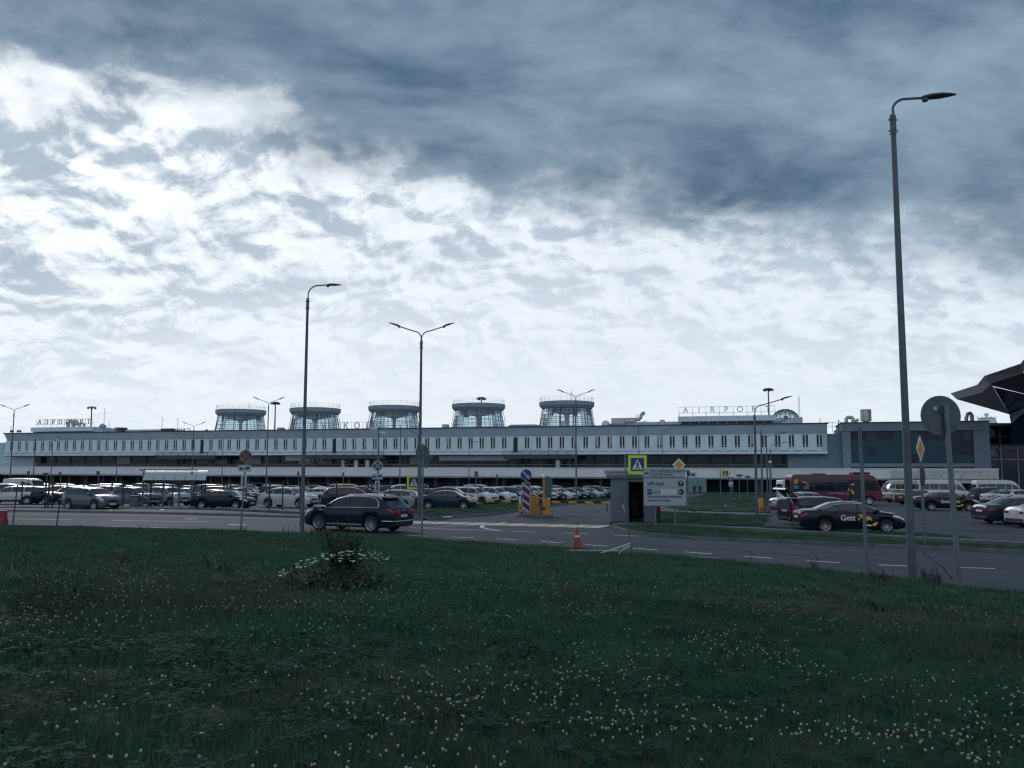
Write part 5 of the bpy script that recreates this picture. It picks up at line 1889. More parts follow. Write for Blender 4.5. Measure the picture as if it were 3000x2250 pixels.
lamp_at(2218, 1511, 1170, [0], 'single-arm street lamp beside the orange litter post', reach=1.75, rise=0.35, bend=0.55, r=0.09, group=LP)
for px, y, yt in ((2236, 85, 1236), (2251, 106, 1269), (2262, 122, 1297)):
    lamp_at(px, 0, yt, [0], 'single-arm street lamp on the lawn between the litter post and the bus', y=y, reach=1.9, rise=0.3, bend=0.55, r=0.09, group=LP)

# floodlight masts beyond the roof
def flood_mast(px, ytop, y, ring, label):
    b = Vector((col(px, y, 10), y, G(y)))
    h = row(ytop, y, px) - b.z
    t = thing('floodlight_mast', label, 'mast', b, 0, 'floodlight masts beyond the terminal')
    MB().tube([(0, 0, 0), (0, 0, h)], [0.45, 0.20], 8).build('pole', M_pole, t, smooth=50)
    MB().lathe([(ring * 0.55, h - 0.3), (ring, h - 0.15), (ring, h + 0.1), (ring * 0.5, h + 0.2)], 12, cap=True).build('crown', M_lhead, t, smooth=40)
    me = MB().box((0, 0, 0), (0.7, 0.4, 0.6), rx=0.5).mesh('floodlight', M_lhead)
    for k in range(6):
        a = 2 * math.pi * k / 6
        put('floodlight', me, t, (ring * 1.15 * math.cos(a), ring * 1.15 * math.sin(a), h - 0.45), (0, 0, a + math.pi / 2))
    return t


flood_mast(264, 1192, 310, 1.2, 'floodlight mast rising behind the last letter of the АЭРОПОРТ sign')
flood_mast(804, 1179, 310, 1.3, 'floodlight mast rising between the first two glass turrets')
flood_mast(1410, 1165, 290, 1.3, 'floodlight mast head showing above the fourth turret')
flood_mast(2256, 1139, 280, 1.3, 'floodlight mast rising behind the last letter of the AIRPORT sign')

# ---------------------------------------------------------------- signs
def post(root, h, r=0.035, x=0.0, y=0.0, m=None, lean=(0, 0)):
    return MB().tube([(x, y, -0.15), (x + lean[0], y + lean[1], h)], r, 8).build('post', m or M_polel, root, smooth=50)


def disc(root, c, r, mats, name='plate', rz=0.0):
    """mats: [(radius fraction, material)] painted rings on a real disc"""
    o = MB().lathe([(0.001, 0), (r, 0), (r, 0.02), (0.001, 0.02)], 28, axis='Y', cap=False).build(name, mats[0][1], root)
    o.location = c; o.rotation_euler = (0, 0, rz)
    for i, (f, m) in enumerate(mats[1:]):
        MB().lathe([(0.001, -0.003 * (i + 1)), (r * f, -0.003 * (i + 1)), (r * f, 0)], 28, axis='Y', cap=False).build('face', m, o)
    return o


def plate(root, c, w, h, m, name='plate', rz=0.0, edge=None, t=0.02):
    o = MB().box((0, 0, 0), (w, t, h)).build(name, m, root)
    o.location = c; o.rotation_euler = (0, 0, rz)
    return o


def flat(parent, polys, m, y=-0.013, name='symbol', t=0.004):
    mb = MB()
    for p in polys: mb.prism(p, y, y - t)
    return mb.build(name, m, parent)


def bar(a, b_, w):
    a, b_ = Vector(a), Vector(b_)
    d = (b_ - a).normalized(); n = Vector((-d.y, d.x)) * w / 2
    return [tuple(a - n), tuple(b_ - n), tuple(b_ + n), tuple(a + n)]


def arrow(a, b_, w, head):
    a, b_ = Vector(a), Vector(b_)
    d = (b_ - a).normalized(); n = Vector((-d.y, d.x))
    k = b_ - d * head
    return [bar(a, k, w), [tuple(b_), tuple(k + n * head * 0.62), tuple(k - n * head * 0.62)]]


def walker(s):
    """walking figure, bars and head, about 0.5 s tall"""
    P = [bar((-0.02 * s, 0.10 * s), (0.02 * s, -0.06 * s), 0.075 * s), bar((0.0, -0.04 * s), (0.10 * s, -0.22 * s), 0.05 * s), bar((0.0, -0.04 * s), (-0.10 * s, -0.22 * s), 0.05 * s),
         bar((0.0, 0.09 * s), (0.11 * s, 0.0), 0.035 * s), bar((-0.02 * s, 0.09 * s), (-0.11 * s, 0.0), 0.035 * s)]
    P.append([(0.0 + 0.04 * s * math.cos(t), 0.165 * s + 0.04 * s * math.sin(t)) for t in np.linspace(0, 6.283, 9)[:-1]])
    for x in (-0.26, -0.13, 0.0, 0.13, 0.26): P.append(bar(((x - 0.03) * s, -0.265 * s), ((x + 0.03) * s, -0.265 * s), 0.05 * s))
    return P


def ped_plate(root, c, s, rz=0.0):
    o = plate(root, c, s, s, M_slime, rz=rz)
    flat(o, [[(-.36 * s, -.36 * s), (.36 * s, -.36 * s), (.36 * s, .36 * s), (-.36 * s, .36 * s)]], M_sblue, -0.011, 'face')
    flat(o, [[(-.31 * s, -.29 * s), (.31 * s, -.29 * s), (0, .31 * s)]], M_swhite, -0.0155, 'triangle')
    flat(o, [p for p in walker(s)], M_blk, -0.020, 'figure')
    return o


def base_of(px, py, y=None):
    return at(px, py) if y is None else on(px, y)


# pedestrian crossing sign on the twin-arm lamp
b = at(1228, 1514)
t = thing('pedestrian_sign', 'pedestrian crossing sign with lime border fixed to the twin-arm lamp', 'sign', (b.x, b.y + 0.22, 0))
zc = row(1413, b.y, 1213)
ped_plate(t, (col(1213, b.y, zc) - b.x, 0, zc), 0.86)
MB().box((0, -0.08, zc), (0.10, 0.10, 0.5)).build('bracket', M_polel, t)
# large pedestrian crossing sign by the booth
b = at(1834, 1538)
t = thing('pedestrian_sign', 'large pedestrian crossing sign with lime border on a grey post by the booth', 'sign', b)
zc = row(1361, b.y, 1868)
post(t, row(1330, b.y, 1834), 0.045)
ped_plate(t, (col(1868, b.y, zc) - b.x, -0.06, zc), 0.98)
MB().box((0.30, -0.02, zc), (0.62, 0.04, 0.05)).build('bracket', M_polel, t)
# small far crossing sign with amber diamond behind
b = on(2113, 112)
t = thing('pedestrian_sign', 'small far pedestrian crossing sign with an amber diamond behind it', 'sign', b)
post(t, row(1377, 112, 2113) - b.z, 0.06)
zc = row(1388, 112, 2128) - b.z
ped_plate(t, (0.65, -0.08, zc), 0.95)
o = plate(t, (1.0, 0.12, zc + 0.05), 0.6, 0.6, M_samber); o.rotation_euler = (0, R(45), 0)


def tow_symbol(o, w):
    flat(o, [bar((-.40 * w, -.02), (-.10 * w, -.02), .10 * w), bar((-.40 * w, .03), (-.30 * w, .03), .10 * w), bar((.02 * w, -.03), (.42 * w, .02), .11 * w), bar((.1 * w, .05), (.3 * w, .06), .08 * w),
             [(-.36 * w + .05 * w * math.cos(q), -.09 * w + .05 * w * math.sin(q)) for q in np.linspace(0, 6.28, 8)[:-1]],
             [(-.16 * w + .05 * w * math.cos(q), -.09 * w + .05 * w * math.sin(q)) for q in np.linspace(0, 6.28, 8)[:-1]]], M_blk, -0.012, 'tow_symbol')


def no_stopping(b, zrows, px, faded, label, h, lean=(0, 0)):
    t = thing('no_stopping_sign', label, 'sign', b)
    post(t, h, 0.04, lean=lean)
    zd, zt_, za = [row(q, b.y, px) - b.z for q in zrows]
    f = lambda z: lean[0] * z / h
    ring = mat('faded_ring', (0.24, 0.13, 0.10), 0.6) if faded else mat('sign_rim_grey', (0.36, 0.36, 0.40), 0.5)
    face = mat('faded_blue', (0.03, 0.05, 0.09), 0.6) if faded else M_sblue
    d = disc(t, (f(zd), -0.06, zd), 0.30, [(1, ring), (0.80, face)])
    flat(d, [bar((-.19, -.19), (.19, .19), .065), bar((-.19, .19), (.19, -.19), .065)], ring, -0.007, 'cross')
    o = plate(t, (f(zt_), -0.06, zt_), 0.60, 0.32, M_pale, 'tow_plate'); tow_symbol(o, 0.60)
    o = plate(t, (f(za), -0.06, za), 0.28, 0.62, M_pale, 'arrow_plate')
    flat(o, arrow((0, -.02), (0, .25), .06, .12) + arrow((0, .02), (0, -.25), .06, .12), M_blk, -0.012, 'arrow')
    return t


no_stopping(at(705, 1553), (1336, 1372, 1410), 718, True, 'faded no-stopping sign with tow plate and arrow plate on a leaning post', 4.2, (0.17, 0))
no_stopping(at(1104, 1527), (1365, 1396, 1425), 1104, False, 'clean blue no-stopping sign with grey cross, tow plate and arrow plate', 3.3)

# camera pole behind it
b = on(1107, 58)
t = thing('camera_pole', 'slim pole with white surveillance cameras near the third turret', 'camera', b)
hh = row(1250, 58, 1108) - b.z
post(t, hh, 0.06)
for dx, zz, a in ((-0.35, hh - 0.15, 0.4), (0.38, hh - 0.05, -0.3), (0.30, hh - 0.42, -0.4)):
    MB().box((dx, -0.1, zz), (0.46, 0.14, 0.14), rz=a, ry=0.12).build('camera', M_swhite, t, bevel=0.02)
    MB().tube([(0, 0, zz - 0.05), (dx * 0.7, -0.05, zz - 0.05)], 0.02, 5).build('bracket', M_polel, t)

# sign backs seen from behind
b = at(1236, 1578)
t = thing('round_sign', 'round grey sign back with a triangular sign back below, on a slim post', 'sign', b)
post(t, row(1300, b.y, 1236), 0.04)
zc = row(1325, b.y, 1236)
disc(t, (-0.02, 0.05, zc), 0.30, [(1, M_signback)])
mb = MB(); mb.prism([(-0.34, 0.25), (0.34, 0.25), (0, -0.36)], 0.10, 0.12); o = mb.build('triangle_plate', M_signback, t); o.location = (0.18, 0, row(1350, b.y, 1250)); o.rotation_euler = (0, 0, R(25))
for zz in (zc + 0.08, zc - 0.10):
    MB().box((0, 0.03, zz), (0.14, 0.04, 0.03)).build('clamp', M_polel, t)
b = at(2812, 1733)
t = thing('round_sign', 'large round grey sign back on a leaning galvanised post', 'sign', b)
hh = row(1188, b.y, 2780)
lean = (col(2771, b.y, hh) - b.x, 0)
post(t, hh, 0.068, lean=lean)
zc = row(1217, b.y, 2763)
disc(t, (col(2762, b.y, zc) - b.x, 0.09, zc), 0.505, [(1, M_signback)])
MB().box((col(2745, b.y, zc) - b.x, 0.075, zc + 0.18), (0.10, 0.008, 0.10)).build('label_sticker', M_pale, t)
MB().box((lean[0], 0.05, zc + 0.1), (0.22, 0.05, 0.04)).build('clamp', M_polel, t)
# bare post with a sign seen edge on
b = at(2541, 1678)
t = thing('edge_on_sign', 'galvanised post with a sign plate seen edge on, left of the tall lamp', 'sign', b)
hh = row(1250, b.y, 2520)
lean = (col(2519, b.y, hh) - b.x, 0)
post(t, hh, 0.055, lean=lean)
d = disc(t, (lean[0] + 0.06, 0.12, hh - 0.32), 0.35, [(1, M_signback)], rz=R(66))
# priority sign turned away, beside the tall lamp
b = at(2712, 1600)
t = thing('priority_sign', 'amber priority diamond turned almost edge on, behind the tall lamp', 'sign', b)
hh = row(1285, b.y, 2703)
post(t, hh, 0.055, lean=(-0.08, 0))
zc = row(1315, b.y, 2704)
o = MB().prism([(0, -.52), (.52, 0), (0, .52), (-.52, 0)], -0.01, 0.01).build('plate', M_swhite, t); o.location = (-0.08, -0.08, zc); o.rotation_euler = (0, 0, R(48))
flat(o, [[(0, -.36), (.36, 0), (0, .36), (-.36, 0)]], M_samber, -0.011, 'face')
d = disc(t, (0.02, 0.0, row(1395, b.y, 2708)), 0.38, [(1, mat('sign_back_dark', (0.03, 0.035, 0.045), 0.6))], rz=R(52))
# priority diamond above the direction board
b = on(1993, 47)
t = thing('priority_sign', 'amber priority diamond with white border above the direction board', 'sign', b)
zc = row(1362, 47, 1993)
post(t, zc, 0.04)
o = MB().prism([(0, -.36), (.36, 0), (0, .36), (-.36, 0)], -0.01, 0.01).build('plate', M_swhite, t); o.location = (0, -0.06, zc)
flat(o, [[(0, -.235), (.235, 0), (0, .235), (-.235, 0)]], M_samber, -0.011, 'face')

# keep-right disc over a red and white striped plate
b = at(1541, 1516)
t = thing('keep_right_sign', 'blue keep-right arrow disc over a red and white striped plate', 'sign', b)
post(t, row(1378, b.y, 1540), 0.05)
zc = row(1391, b.y, 1540)
d = disc(t, (0, -0.07, zc), 0.345, [(1, M_pale), (0.94, M_sblue)])
flat(d, arrow((-.24, .24), (.22, -.22), .085, .20), M_pale, -0.006, 'arrow')
w_, zt_, zb_ = 0.52, row(1413, b.y, 1540), row(1500, b.y, 1540)
o = plate(t, (0, -0.07, (zt_ + zb_) / 2), w_, zt_ - zb_, M_pale, 'striped_plate')
H_ = zt_ - zb_
st_ = []
def clip_band(z0):
    """red band falling to the right, cut to the plate"""
    x0, x1 = -w_ / 2 + 0.04, w_ / 2 - 0.04
    lo, hi = -H_ / 2 + 0.04, H_ / 2 - 0.04
    a, c_ = z0, z0 - 0.32
    poly = [(x0, a), (x1, c_), (x1, c_ - 0.30), (x0, a - 0.30)]
    out = []
    # Sutherland-Hodgman against z limits
    for lim, sgn in ((hi, 1), (lo, -1)):
        src = poly; poly = []
        for i in range(len(src)):
            p, q = src[i], src[(i + 1) % len(src)]
            ip, iq = sgn * (p[1] - lim) <= 0, sgn * (q[1] - lim) <= 0
            if ip: poly.append(p)
            if ip != iq:
                f = (lim - p[1]) / (q[1] - p[1]); poly.append((p[0] + (q[0] - p[0]) * f, lim))
        if len(poly) < 3: return None
    return poly
for k in range(5):
    p = clip_band(H_ / 2 + 0.30 - k * 0.475)
    if p: st_.append(p)
flat(o, st_, M_sred, -0.012, 'red_stripe')

# ---------------------------------------------------------------- barrier machine with striped boom
M_mach = mat('machine_yellow', (0.52, 0.25, 0.035), 0.55, var=0.15, vscale=2.0, dirt=((0.25, 0.14, 0.05), 4.0, 0.5))
b = at(1570, 1514)
t = thing('barrier_machine', 'yellow entry barrier machine with ticket column and bent guard pipes', 'barrier', b, R(0))
k_ = b.y / 2500
def bx(px): return (px - 1570) * k_
def bz(py): return (1514 - py) * k_
MB().box((bx(1565), 0.3, 0.06), (bx(1617) - bx(1512), 1.3, 0.14)).build('island', M_kerb, t, bevel=0.02)
MB().box((bx(1600), 0.05, (bz(1463) + 0.13) / 2), (bx(1611) - bx(1588), 0.45, bz(1463) - 0.13)).build('cabinet', M_mach, t, bevel=0.02)
MB().box((bx(1566), 0.35, (bz(1456) + 0.13) / 2), (bx(1583) - bx(1553), 0.40, bz(1456) - 0.13)).build('cabinet', M_mach, t, bevel=0.02)
MB().box((bx(1527), 0.7, (bz(1475) + 0.13) / 2), (bx(1536) - bx(1519), 0.40, bz(1475) - 0.13)).build('cabinet', M_mach, t, bevel=0.02)
MB().box((bx(1608), 0.05, bz(1463) + 0.03), (0.14, 0.2, 0.06)).build('lid', M_panel, t); MB().box((bx(1524), 0.7, bz(1475) + 0.2), (0.12, 0.2, 0.4)).build('lid', M_panel, t)
MB().box((bx(1592), -0.185, bz(1490)), (0.18, 0.02, 0.18)).build('reader', M_blk, t)
MB().box((bx(1584.5), -0.10, (bz(1463) + 0.13) / 2), (0.07, 0.10, bz(1466))).build('dark_slot', M_blk, t)
MB().tube([(bx(1563), -0.2, 0.12), (bx(1563), -0.2, bz(1482)), (bx(1565), -0.2, bz(1479)), (bx(1572), -0.2, bz(1476)), (bx(1573.5), -0.2, bz(1473)), (bx(1573.5), -0.2, bz(1452)), (bx(1576), -0.2, bz(1449)), (bx(1581), -0.1, bz(1449))], 0.045, 8).build('guard_pipe', M_mach, t, smooth=60)
MB().tube([(bx(1555), 0.1, bz(1458)), (bx(1555), 0.1, bz(1451)), (bx(1557), 0.1, bz(1449)), (bx(1562), 0.1, bz(1449))], 0.045, 8).build('guard_pipe', M_mach, t, smooth=60)
MB().tube([(bx(1580), 0.0, bz(1455)), (bx(1580), 0.0, bz(1478))], 0.02, 6).build('guard_pipe', M_mach, t)
MB().tube([(bx(1594), 0.25, bz(1463)), (bx(1594), 0.25, bz(1402))], 0.055, 8).build('camera_post', M_mach, t, smooth=60)
c_ = MB(); c_.tube([(bx(1590), 0.45, bz(1393.5)), (bx(1594.5), 0.05, bz(1400))], 0.085, 10); c_.build('camera', M_swhite, t, smooth=60)
# grey sign backs behind it
b2 = on(1605, 57)
t2 = thing('round_sign', 'round grey sign back with square plate behind the barrier machine', 'sign', b2)
post(t2, row(1396, 57, 1605), 0.04)
disc(t2, (0, 0.06, row(1411, 57, 1605) - b2.z), 0.35, [(1, M_signback)])
plate(t2, (0, 0.06, row(1440, 57, 1600) - b2.z), 0.58, 0.98, M_signback)
# boom of black and yellow lengths
p0, p1 = on(1376, 63), on(1788, 63)
zb0 = row(1467.5, 63, 1380)
bm_ = thing('barrier_boom', 'long black and yellow striped barrier boom lying across the entry', 'barrier', (p0.x, 63, p0.z))
Lb = p1.x - p0.x
nseg = 17
for i in range(nseg):
    a, c2 = Lb * i / nseg, Lb * (i + 1) / nseg
    zl = zb0 - p0.z - 0.10 * i / nseg
    mb = MB(); mb.prism([(a - 0.09, zl + 0.08), (c2 - 0.09 , zl + 0.08), (c2 + 0.09, zl - 0.08), (a + 0.09, zl - 0.08)], -0.03, 0.03)
    mb.build('boom_length', M_samber if i % 2 == 0 and i not in (6, 8) else M_blk, bm_)
for x in (0.4, Lb - 0.2):
    MB().tube([(x, 0.02, -0.1), (x, 0.02, zb0 - p0.z - 0.08)], 0.04, 6).build('rest_post', M_blk, bm_)

# ---------------------------------------------------------------- guard booth
M_booth = mat('booth_panel', (0.12, 0.155, 0.19), 0.6, var=0.08, vscale=1.0, dirt=((0.08, 0.105, 0.13), 1.5, 0.4))
yb = at(1850, 1535).y
bk = yb / 2500
bo = thing('guard_booth', 'small grey guard booth with open dark doorway and flat roof', 'booth', on(1850, yb), R(-9))
def ox(px): return col(px, yb, 1.2) - bo.location.x
def oz(py): return row(py, yb, 1850)
D_ = 2.1
xl, xr, xd0, xd1 = ox(1791), ox(1916), ox(1842), ox(1888)
ztop, zdoor = oz(1402), oz(1412)
MB().box(((xl + xd0) / 2, 0.04, (0.12 + ztop) / 2), (xd0 - xl, 0.08, ztop - 0.12)).build('front_panel', M_booth, bo, bevel=0.01)
MB().box(((xd1 + xr) / 2, 0.04, (0.12 + ztop) / 2), (xr - xd1, 0.08, ztop - 0.12)).build('front_panel', M_booth, bo, bevel=0.01)
MB().box(((xd0 + xd1) / 2, 0.045, (zdoor + ztop) / 2), (xd1 - xd0 - 0.004, 0.07, ztop - zdoor)).build('door_head', M_booth, bo)
MB().box((xl + 0.04, D_ / 2 + 0.05, (0.12 + ztop) / 2), (0.08, D_ - 0.06, ztop - 0.13)).build('side_wall', M_booth, bo)
MB().box((xr - 0.04, D_ / 2 + 0.05, (0.12 + ztop) / 2), (0.08, D_ - 0.06, ztop - 0.13)).build('side_wall', M_booth, bo)
MB().box(((xl + xr) / 2, D_, (0.12 + ztop) / 2), (xr - xl - 0.17, 0.06, ztop - 0.14)).build('back_wall', M_interior, bo)
MB().box(((xl + xr) / 2, D_ / 2, 0.06), (xr - xl + 0.10, D_ + 0.10, 0.12)).build('base', M_trim, bo)
MB().box(((xl + xr) / 2 - 0.05, D_ / 2, ztop + 0.11), (xr - xl + 0.34, D_ + 0.3, 0.22)).build('roof', M_booth, bo, bevel=0.02)
for x in (xd0, xd1):
    MB().box((x, -0.01, (0.12 + zdoor) / 2), (0.05, 0.10, zdoor - 0.12)).build('door_jamb', M_polel, bo)
MB().box(((xl + xd0) / 2, -0.005, oz(1468)), (xd0 - xl - 0.06, 0.012, 0.02)).build('panel_seam', M_trim, bo)
sb = plate(bo, (ox(1818), -0.14, oz(1384.5)), ox(1862) - ox(1776), 0.27, M_pale, 'roof_sign')
put_text('Служебный проезд', 0.175, M_blk, sb, (0, -0.014, 0), bold=0.002)
MB().tube([(ox(1826), -0.06, oz(1478)), (ox(1829), -0.06, oz(1490)), (ox(1832), -0.06, oz(1497))], 0.018, 5).build('padlock', M_chrome, bo)
# litter bits near the entry
# direction board on two posts
yd = at(1950, 1547).y
db = thing('direction_board', 'pale two-part direction board for VIP hall and long-term parking on two posts', 'sign', on(1950, yd))
def dx_(px): return col(px, yd, 2.0) - db.location.x
def dz(py): return row(py, yd, 1950)
for px in (1920, 1979): post(db, dz(1380), 0.06, dx_(px), 0.05)
wU = dx_(2009) - dx_(1885)
up_ = plate(db, (dx_(1947), -0.04, dz(1386.5)), wU, dz(1374) - dz(1398.5), M_pale, 'upper_board', t=0.04)
lo_ = plate(db, (dx_(1949), -0.04, dz(1441)), dx_(2012) - dx_(1886), dz(1399.5) - dz(1482), M_pale, 'lower_board', t=0.04)
UH = dz(1374) - dz(1398.5)
for o, w, h in ((up_, wU, UH), (lo_, dx_(2012) - dx_(1886), dz(1399.5) - dz(1482))):
    flat(o, [bar((-w / 2 + .02, h / 2 - .018), (w / 2 - .02, h / 2 - .018), .012), bar((-w / 2 + .02, -h / 2 + .018), (w / 2 - .02, -h / 2 + .018), .012),
             bar((-w / 2 + .018, -h / 2 + .02), (-w / 2 + .018, h / 2 - .02), .012), bar((w / 2 - .018, -h / 2 + .02), (w / 2 - .018, h / 2 - .02), .012)], M_blk, -0.021, 'border')
flat(up_, arrow((-.76, 0), (-.98, 0), .05, .11), M_blk, -0.021, 'arrow')
put_text('ЗАЛ ОФИЦИАЛЬНЫХ ЛИЦ', 0.155, M_blk, up_, (-.69, -0.024, .085), align='LEFT', bold=0.002)
put_text('И ДЕЛЕГАЦИЙ', 0.155, M_blk, up_, (-.69, -0.024, -.085), align='LEFT', bold=0.002)
put_text('VIP-зал', 0.26, M_blk, lo_, (-.90, -0.024, .40), align='LEFT', bold=0.005)
flat(lo_, [bar((-.9, .20), (.95, .21), .010)], M_blk, -0.021, 'rule')
sq = MB().prism([(-.13, -.13), (.13, -.13), (.13, .13), (-.13, .13)], -0.021, -0.026).build('parking_square', mat('sign_navy', (0.008, 0.014, 0.07), 0.5), lo_); sq.location = (-.78, 0, .0)
put_text('P13', 0.17, M_swhite, sq, (0, -0.030, 0))
put_text('(50 м)', 0.155, M_blk, lo_, (-.60, -0.024, -.03), align='LEFT')
pl = MB().box((0, 0, 0), (.78, .006, .25)).build('price_sticker', M_swhite, lo_); pl.location = (.18, -0.024, .01)
put_text('Первые 5 суток - 400 ₽', 0.062, M_blk, pl, (0, -0.006, .05)); put_text('1 сутки 500 ₽', 0.062, M_blk, pl, (-.1, -0.006, -.06))
put_text('Долгосрочная парковка', 0.145, M_blk, lo_, (-.88, -0.024, -.24), align='LEFT', bold=0.003)
put_text('Long-term Parking', 0.145, M_blk, lo_, (-.88, -0.024, -.42), align='LEFT', bold=0.003)
for zz, vec in ((.42, ((0, -.09), (0, .10))), (.0, ((.09, 0), (-.10, 0)))):
    d = disc(lo_, (.80, -0.02, zz), 0.145, [(1, M_blk)], 'arrow_disc')
    a, c2 = Vector(vec[0]), Vector(vec[1])
    dd = (c2 - a).normalized(); n = Vector((-dd.y, dd.x))
    flat(d, [bar(a, c2, .028), bar(c2, c2 - dd * .075 + n * .075, .028), bar(c2, c2 - dd * .075 - n * .075, .028)], M_swhite, -0.003, 'arrow')

# far little signs
def far_sign(px, y, parts, label, h=None):
    b = on(px, y)
    t = thing('far_sign', label, 'sign', b)
    tops = []
    for (a, c2, y0, y1, m, txt) in parts:
        z0, z1 = row(y1, y, px) - b.z, row(y0, y, px) - b.z
        w = (c2 - a) * y / 2500
        o = plate(t, (col((a + c2) / 2, y, 1) - b.x, -0.07, (z0 + z1) / 2), w, z1 - z0, m)
        tops.append(z1)
        if txt == 'arrow': flat(o, arrow((-w * .3, 0), (w * .35, 0), w * .13, w * .3), M_blk, -0.012, 'arrow')
        elif txt: put_text(txt, (z1 - z0) * 0.9, M_swhite, o, (0, -0.014, 0))
    post(t, max(tops), 0.05)
    return t
far_sign(2018, 62, [(2018, 2042, 1384, 1397, M_pale, 'arrow'), (2014, 2021, 1377, 1394, M_sblue, None)], 'pale arrow plate on a slim post right of the direction board')
far_sign(2142, 110, [(2136, 2148, 1398, 1411, M_sblue, 'P'), (2136, 2148, 1412, 1418, M_swhite, None), (2136, 2148, 1419, 1425, M_pale, None)], 'blue parking sign with two white plates under it')
far_sign(2168, 118, [(2159, 2177, 1390, 1396, M_sblue, None), (2164, 2171, 1397, 1400, M_samber, None)], 'blue direction plate with small orange tab on a thin post')
far_sign(2192, 126, [(2184, 2199, 1394, 1399, M_sblue, None)], 'small blue direction plate on a thin post near the lamps')
far_sign(2258, 100, [(2254, 2264, 1350, 1356, M_swhite, None)], 'small white plate high on a post between the forecourt lamps')
far_sign(82, 95, [(80, 88, 1380, 1390, M_signback, None)], 'small square sign back before the white panel van')
far_sign(176, 90, [(172, 180, 1383, 1394, M_signback, None)], 'small grey sign back above the dark SUVs')
far_sign(288, 92, [(283, 293, 1380, 1392, M_signback, None)], 'small grey sign back above the white boxy people carrier')
far_sign(135, 84, [(126, 143, 1385, 1394, M_signback, None)], 'pale wide sign back above the black SUV by the fence')
far_sign(1396, 84, [(1391, 1402, 1381, 1397, M_signback, None)], 'ragged grey sign back above the white SUV beyond the boom')
far_sign(1006, 110, [(1004, 1009, 1384, 1396, M_signback, None)], 'narrow dark sign back in front of the white band')
far_sign(1458, 120, [(1455, 1460, 1389, 1402, M_signback, None)], 'narrow sign back beyond the white crossover')
far_sign(875, 112, [(872, 878, 1381, 1396, M_signback, None)], 'narrow dark sign back beside the single-arm lamp')

# ---------------------------------------------------------------- fences
def fence(pix, h, name, label):
    pts = [at(*q) for q in pix]
    t = thing('fence', label, 'fence', (0, 0, 0))
    for i, q in enumerate(pts):
        MB().box((q.x, q.y, q.z + h / 2 - 0.05), (0.085, 0.085, h + 0.1)).build('post', M_fence, t)
        if i:
            a, c2 = pts[i - 1], q
            if (c2 - a).length > 6.5: continue
            mb = MB()
            for f in (0.06, 0.5, 0.94):
                mb.tube([a + Vector((0, 0, h * f)), c2 + Vector((0, 0, h * f))], 0.008, 3, cap=False)
            n = max(2, int((c2 - a).length / 0.20))
            for k in range(1, n):
                p = a.lerp(c2, k / n)
                mb.tube([p + Vector((0, 0, 0.08)), p + Vector((0, 0, h - 0.08))], 0.0028, 3, cap=False)
            mb.build('mesh_panel', M_fence, t)
    return t


fence([(-120, 1479), (-40, 1480), (62, 1482), (131, 1492), (140, 1492), (152, 1492), (193, 1490), (243, 1490), (325, 1490), (359, 1488), (440, 1488), (504, 1488), (589, 1487), (599, 1489), (654, 1490), (663, 1490), (673, 1490), (719, 1492),
       (788, 1497), (827, 1498), (878, 1498), (985, 1500), (1077, 1498), (1088, 1498), (1141, 1492), (1190, 1487)], 2.1, 'fence', 'dark mesh fence with slim posts between the car park and the road')
fence([(1240, 1474), (1282, 1471), (1315, 1469), (1357, 1467), (1390, 1465), (1424, 1463), (1450, 1461), (1478, 1459.5), (1505, 1457), (1531, 1455), (1556, 1453.5), (1580, 1452), (1604, 1451), (1627, 1450), (1649, 1449), (1670, 1448), (1690, 1447), (1710, 1446), (1728, 1445), (1746, 1444), (1764, 1443), (1781, 1442)],
      2.1, 'fence', 'dark mesh fence along the row of cars behind the striped boom')

# ---------------------------------------------------------------- bus shelter
bs = at(500, 1488)
ys = bs.y
sh = thing('bus_shelter', 'glass bus shelter with curved white roof panels and steel columns', 'bus shelter', bs)
def sx(px): return col(px, ys, 1.2) - bs.x
def sz(py): return row(py, ys, 500) - bs.z
for px, dy in ((420, 0.0), (562, 0.0), (461, 1.3), (508, 1.3), (552, 1.3)):
    MB().box((sx(px), dy, sz(1380) / 2), (0.11, 0.11, sz(1380))).build('column', M_polel, sh)
MB().box(((sx(408) + sx(578)) / 2, 0.0, sz(1377)), (sx(578) - sx(408), 0.12, 0.10)).build('front_beam', M_dframe, sh)
M_roofp = mat('shelter_roof', (0.42, 0.46, 0.46), 0.4)
xs_ = np.linspace(sx(428), sx(612), 7)
for i in range(6):
    mb = MB()
    vs, fs = [], []
    for k, f in enumerate(np.linspace(0, 1, 6)):
        yy = 0.10 + 1.75 * f
        zz = sz(1378) - 0.02 - 0.75 * f ** 1.6 + 0.10 * math.sin(f * math.pi)
        sk = -0.42 * (1 - f)
        for x in (xs_[i] + 0.02, xs_[i + 1] - 0.02):
            for dz_ in (0.0, 0.025): vs.append((x + sk, -yy + 1.2, zz + dz_))
    for k in range(5):
        o = 4 * k
        fs += [(o, o + 4, o + 6, o + 2), (o + 1, o + 3, o + 7, o + 5), (o, o + 1, o + 5, o + 4), (o + 2, o + 6, o + 7, o + 3)]
    fs += [(0, 2, 3, 1), (20, 21, 23, 22)]
    mb.add(vs, fs); mb.build('roof_panel', M_roofp, sh)
M_sglass = glass_mat('shelter_glass', (0.90, 0.93, 0.94), 0.3)
for a, c2 in ((422, 461), (461, 508), (508, 552)):
    MB().box(((sx(a) + sx(c2)) / 2, 1.34, sz(1440)), (sx(c2) - sx(a) - 0.14, 0.012, 1.6)).build('rear_pane', M_sglass, sh)
for px in (416, 568):
    MB().box((sx(px), 0.65, sz(1440)), (0.012, 1.0, 1.6)).build('side_pane', M_sglass, sh)
MB().box((sx(440), 0.8, 0.46), (1.1, 0.4, 0.06)).build('bench_seat', M_trim, sh)
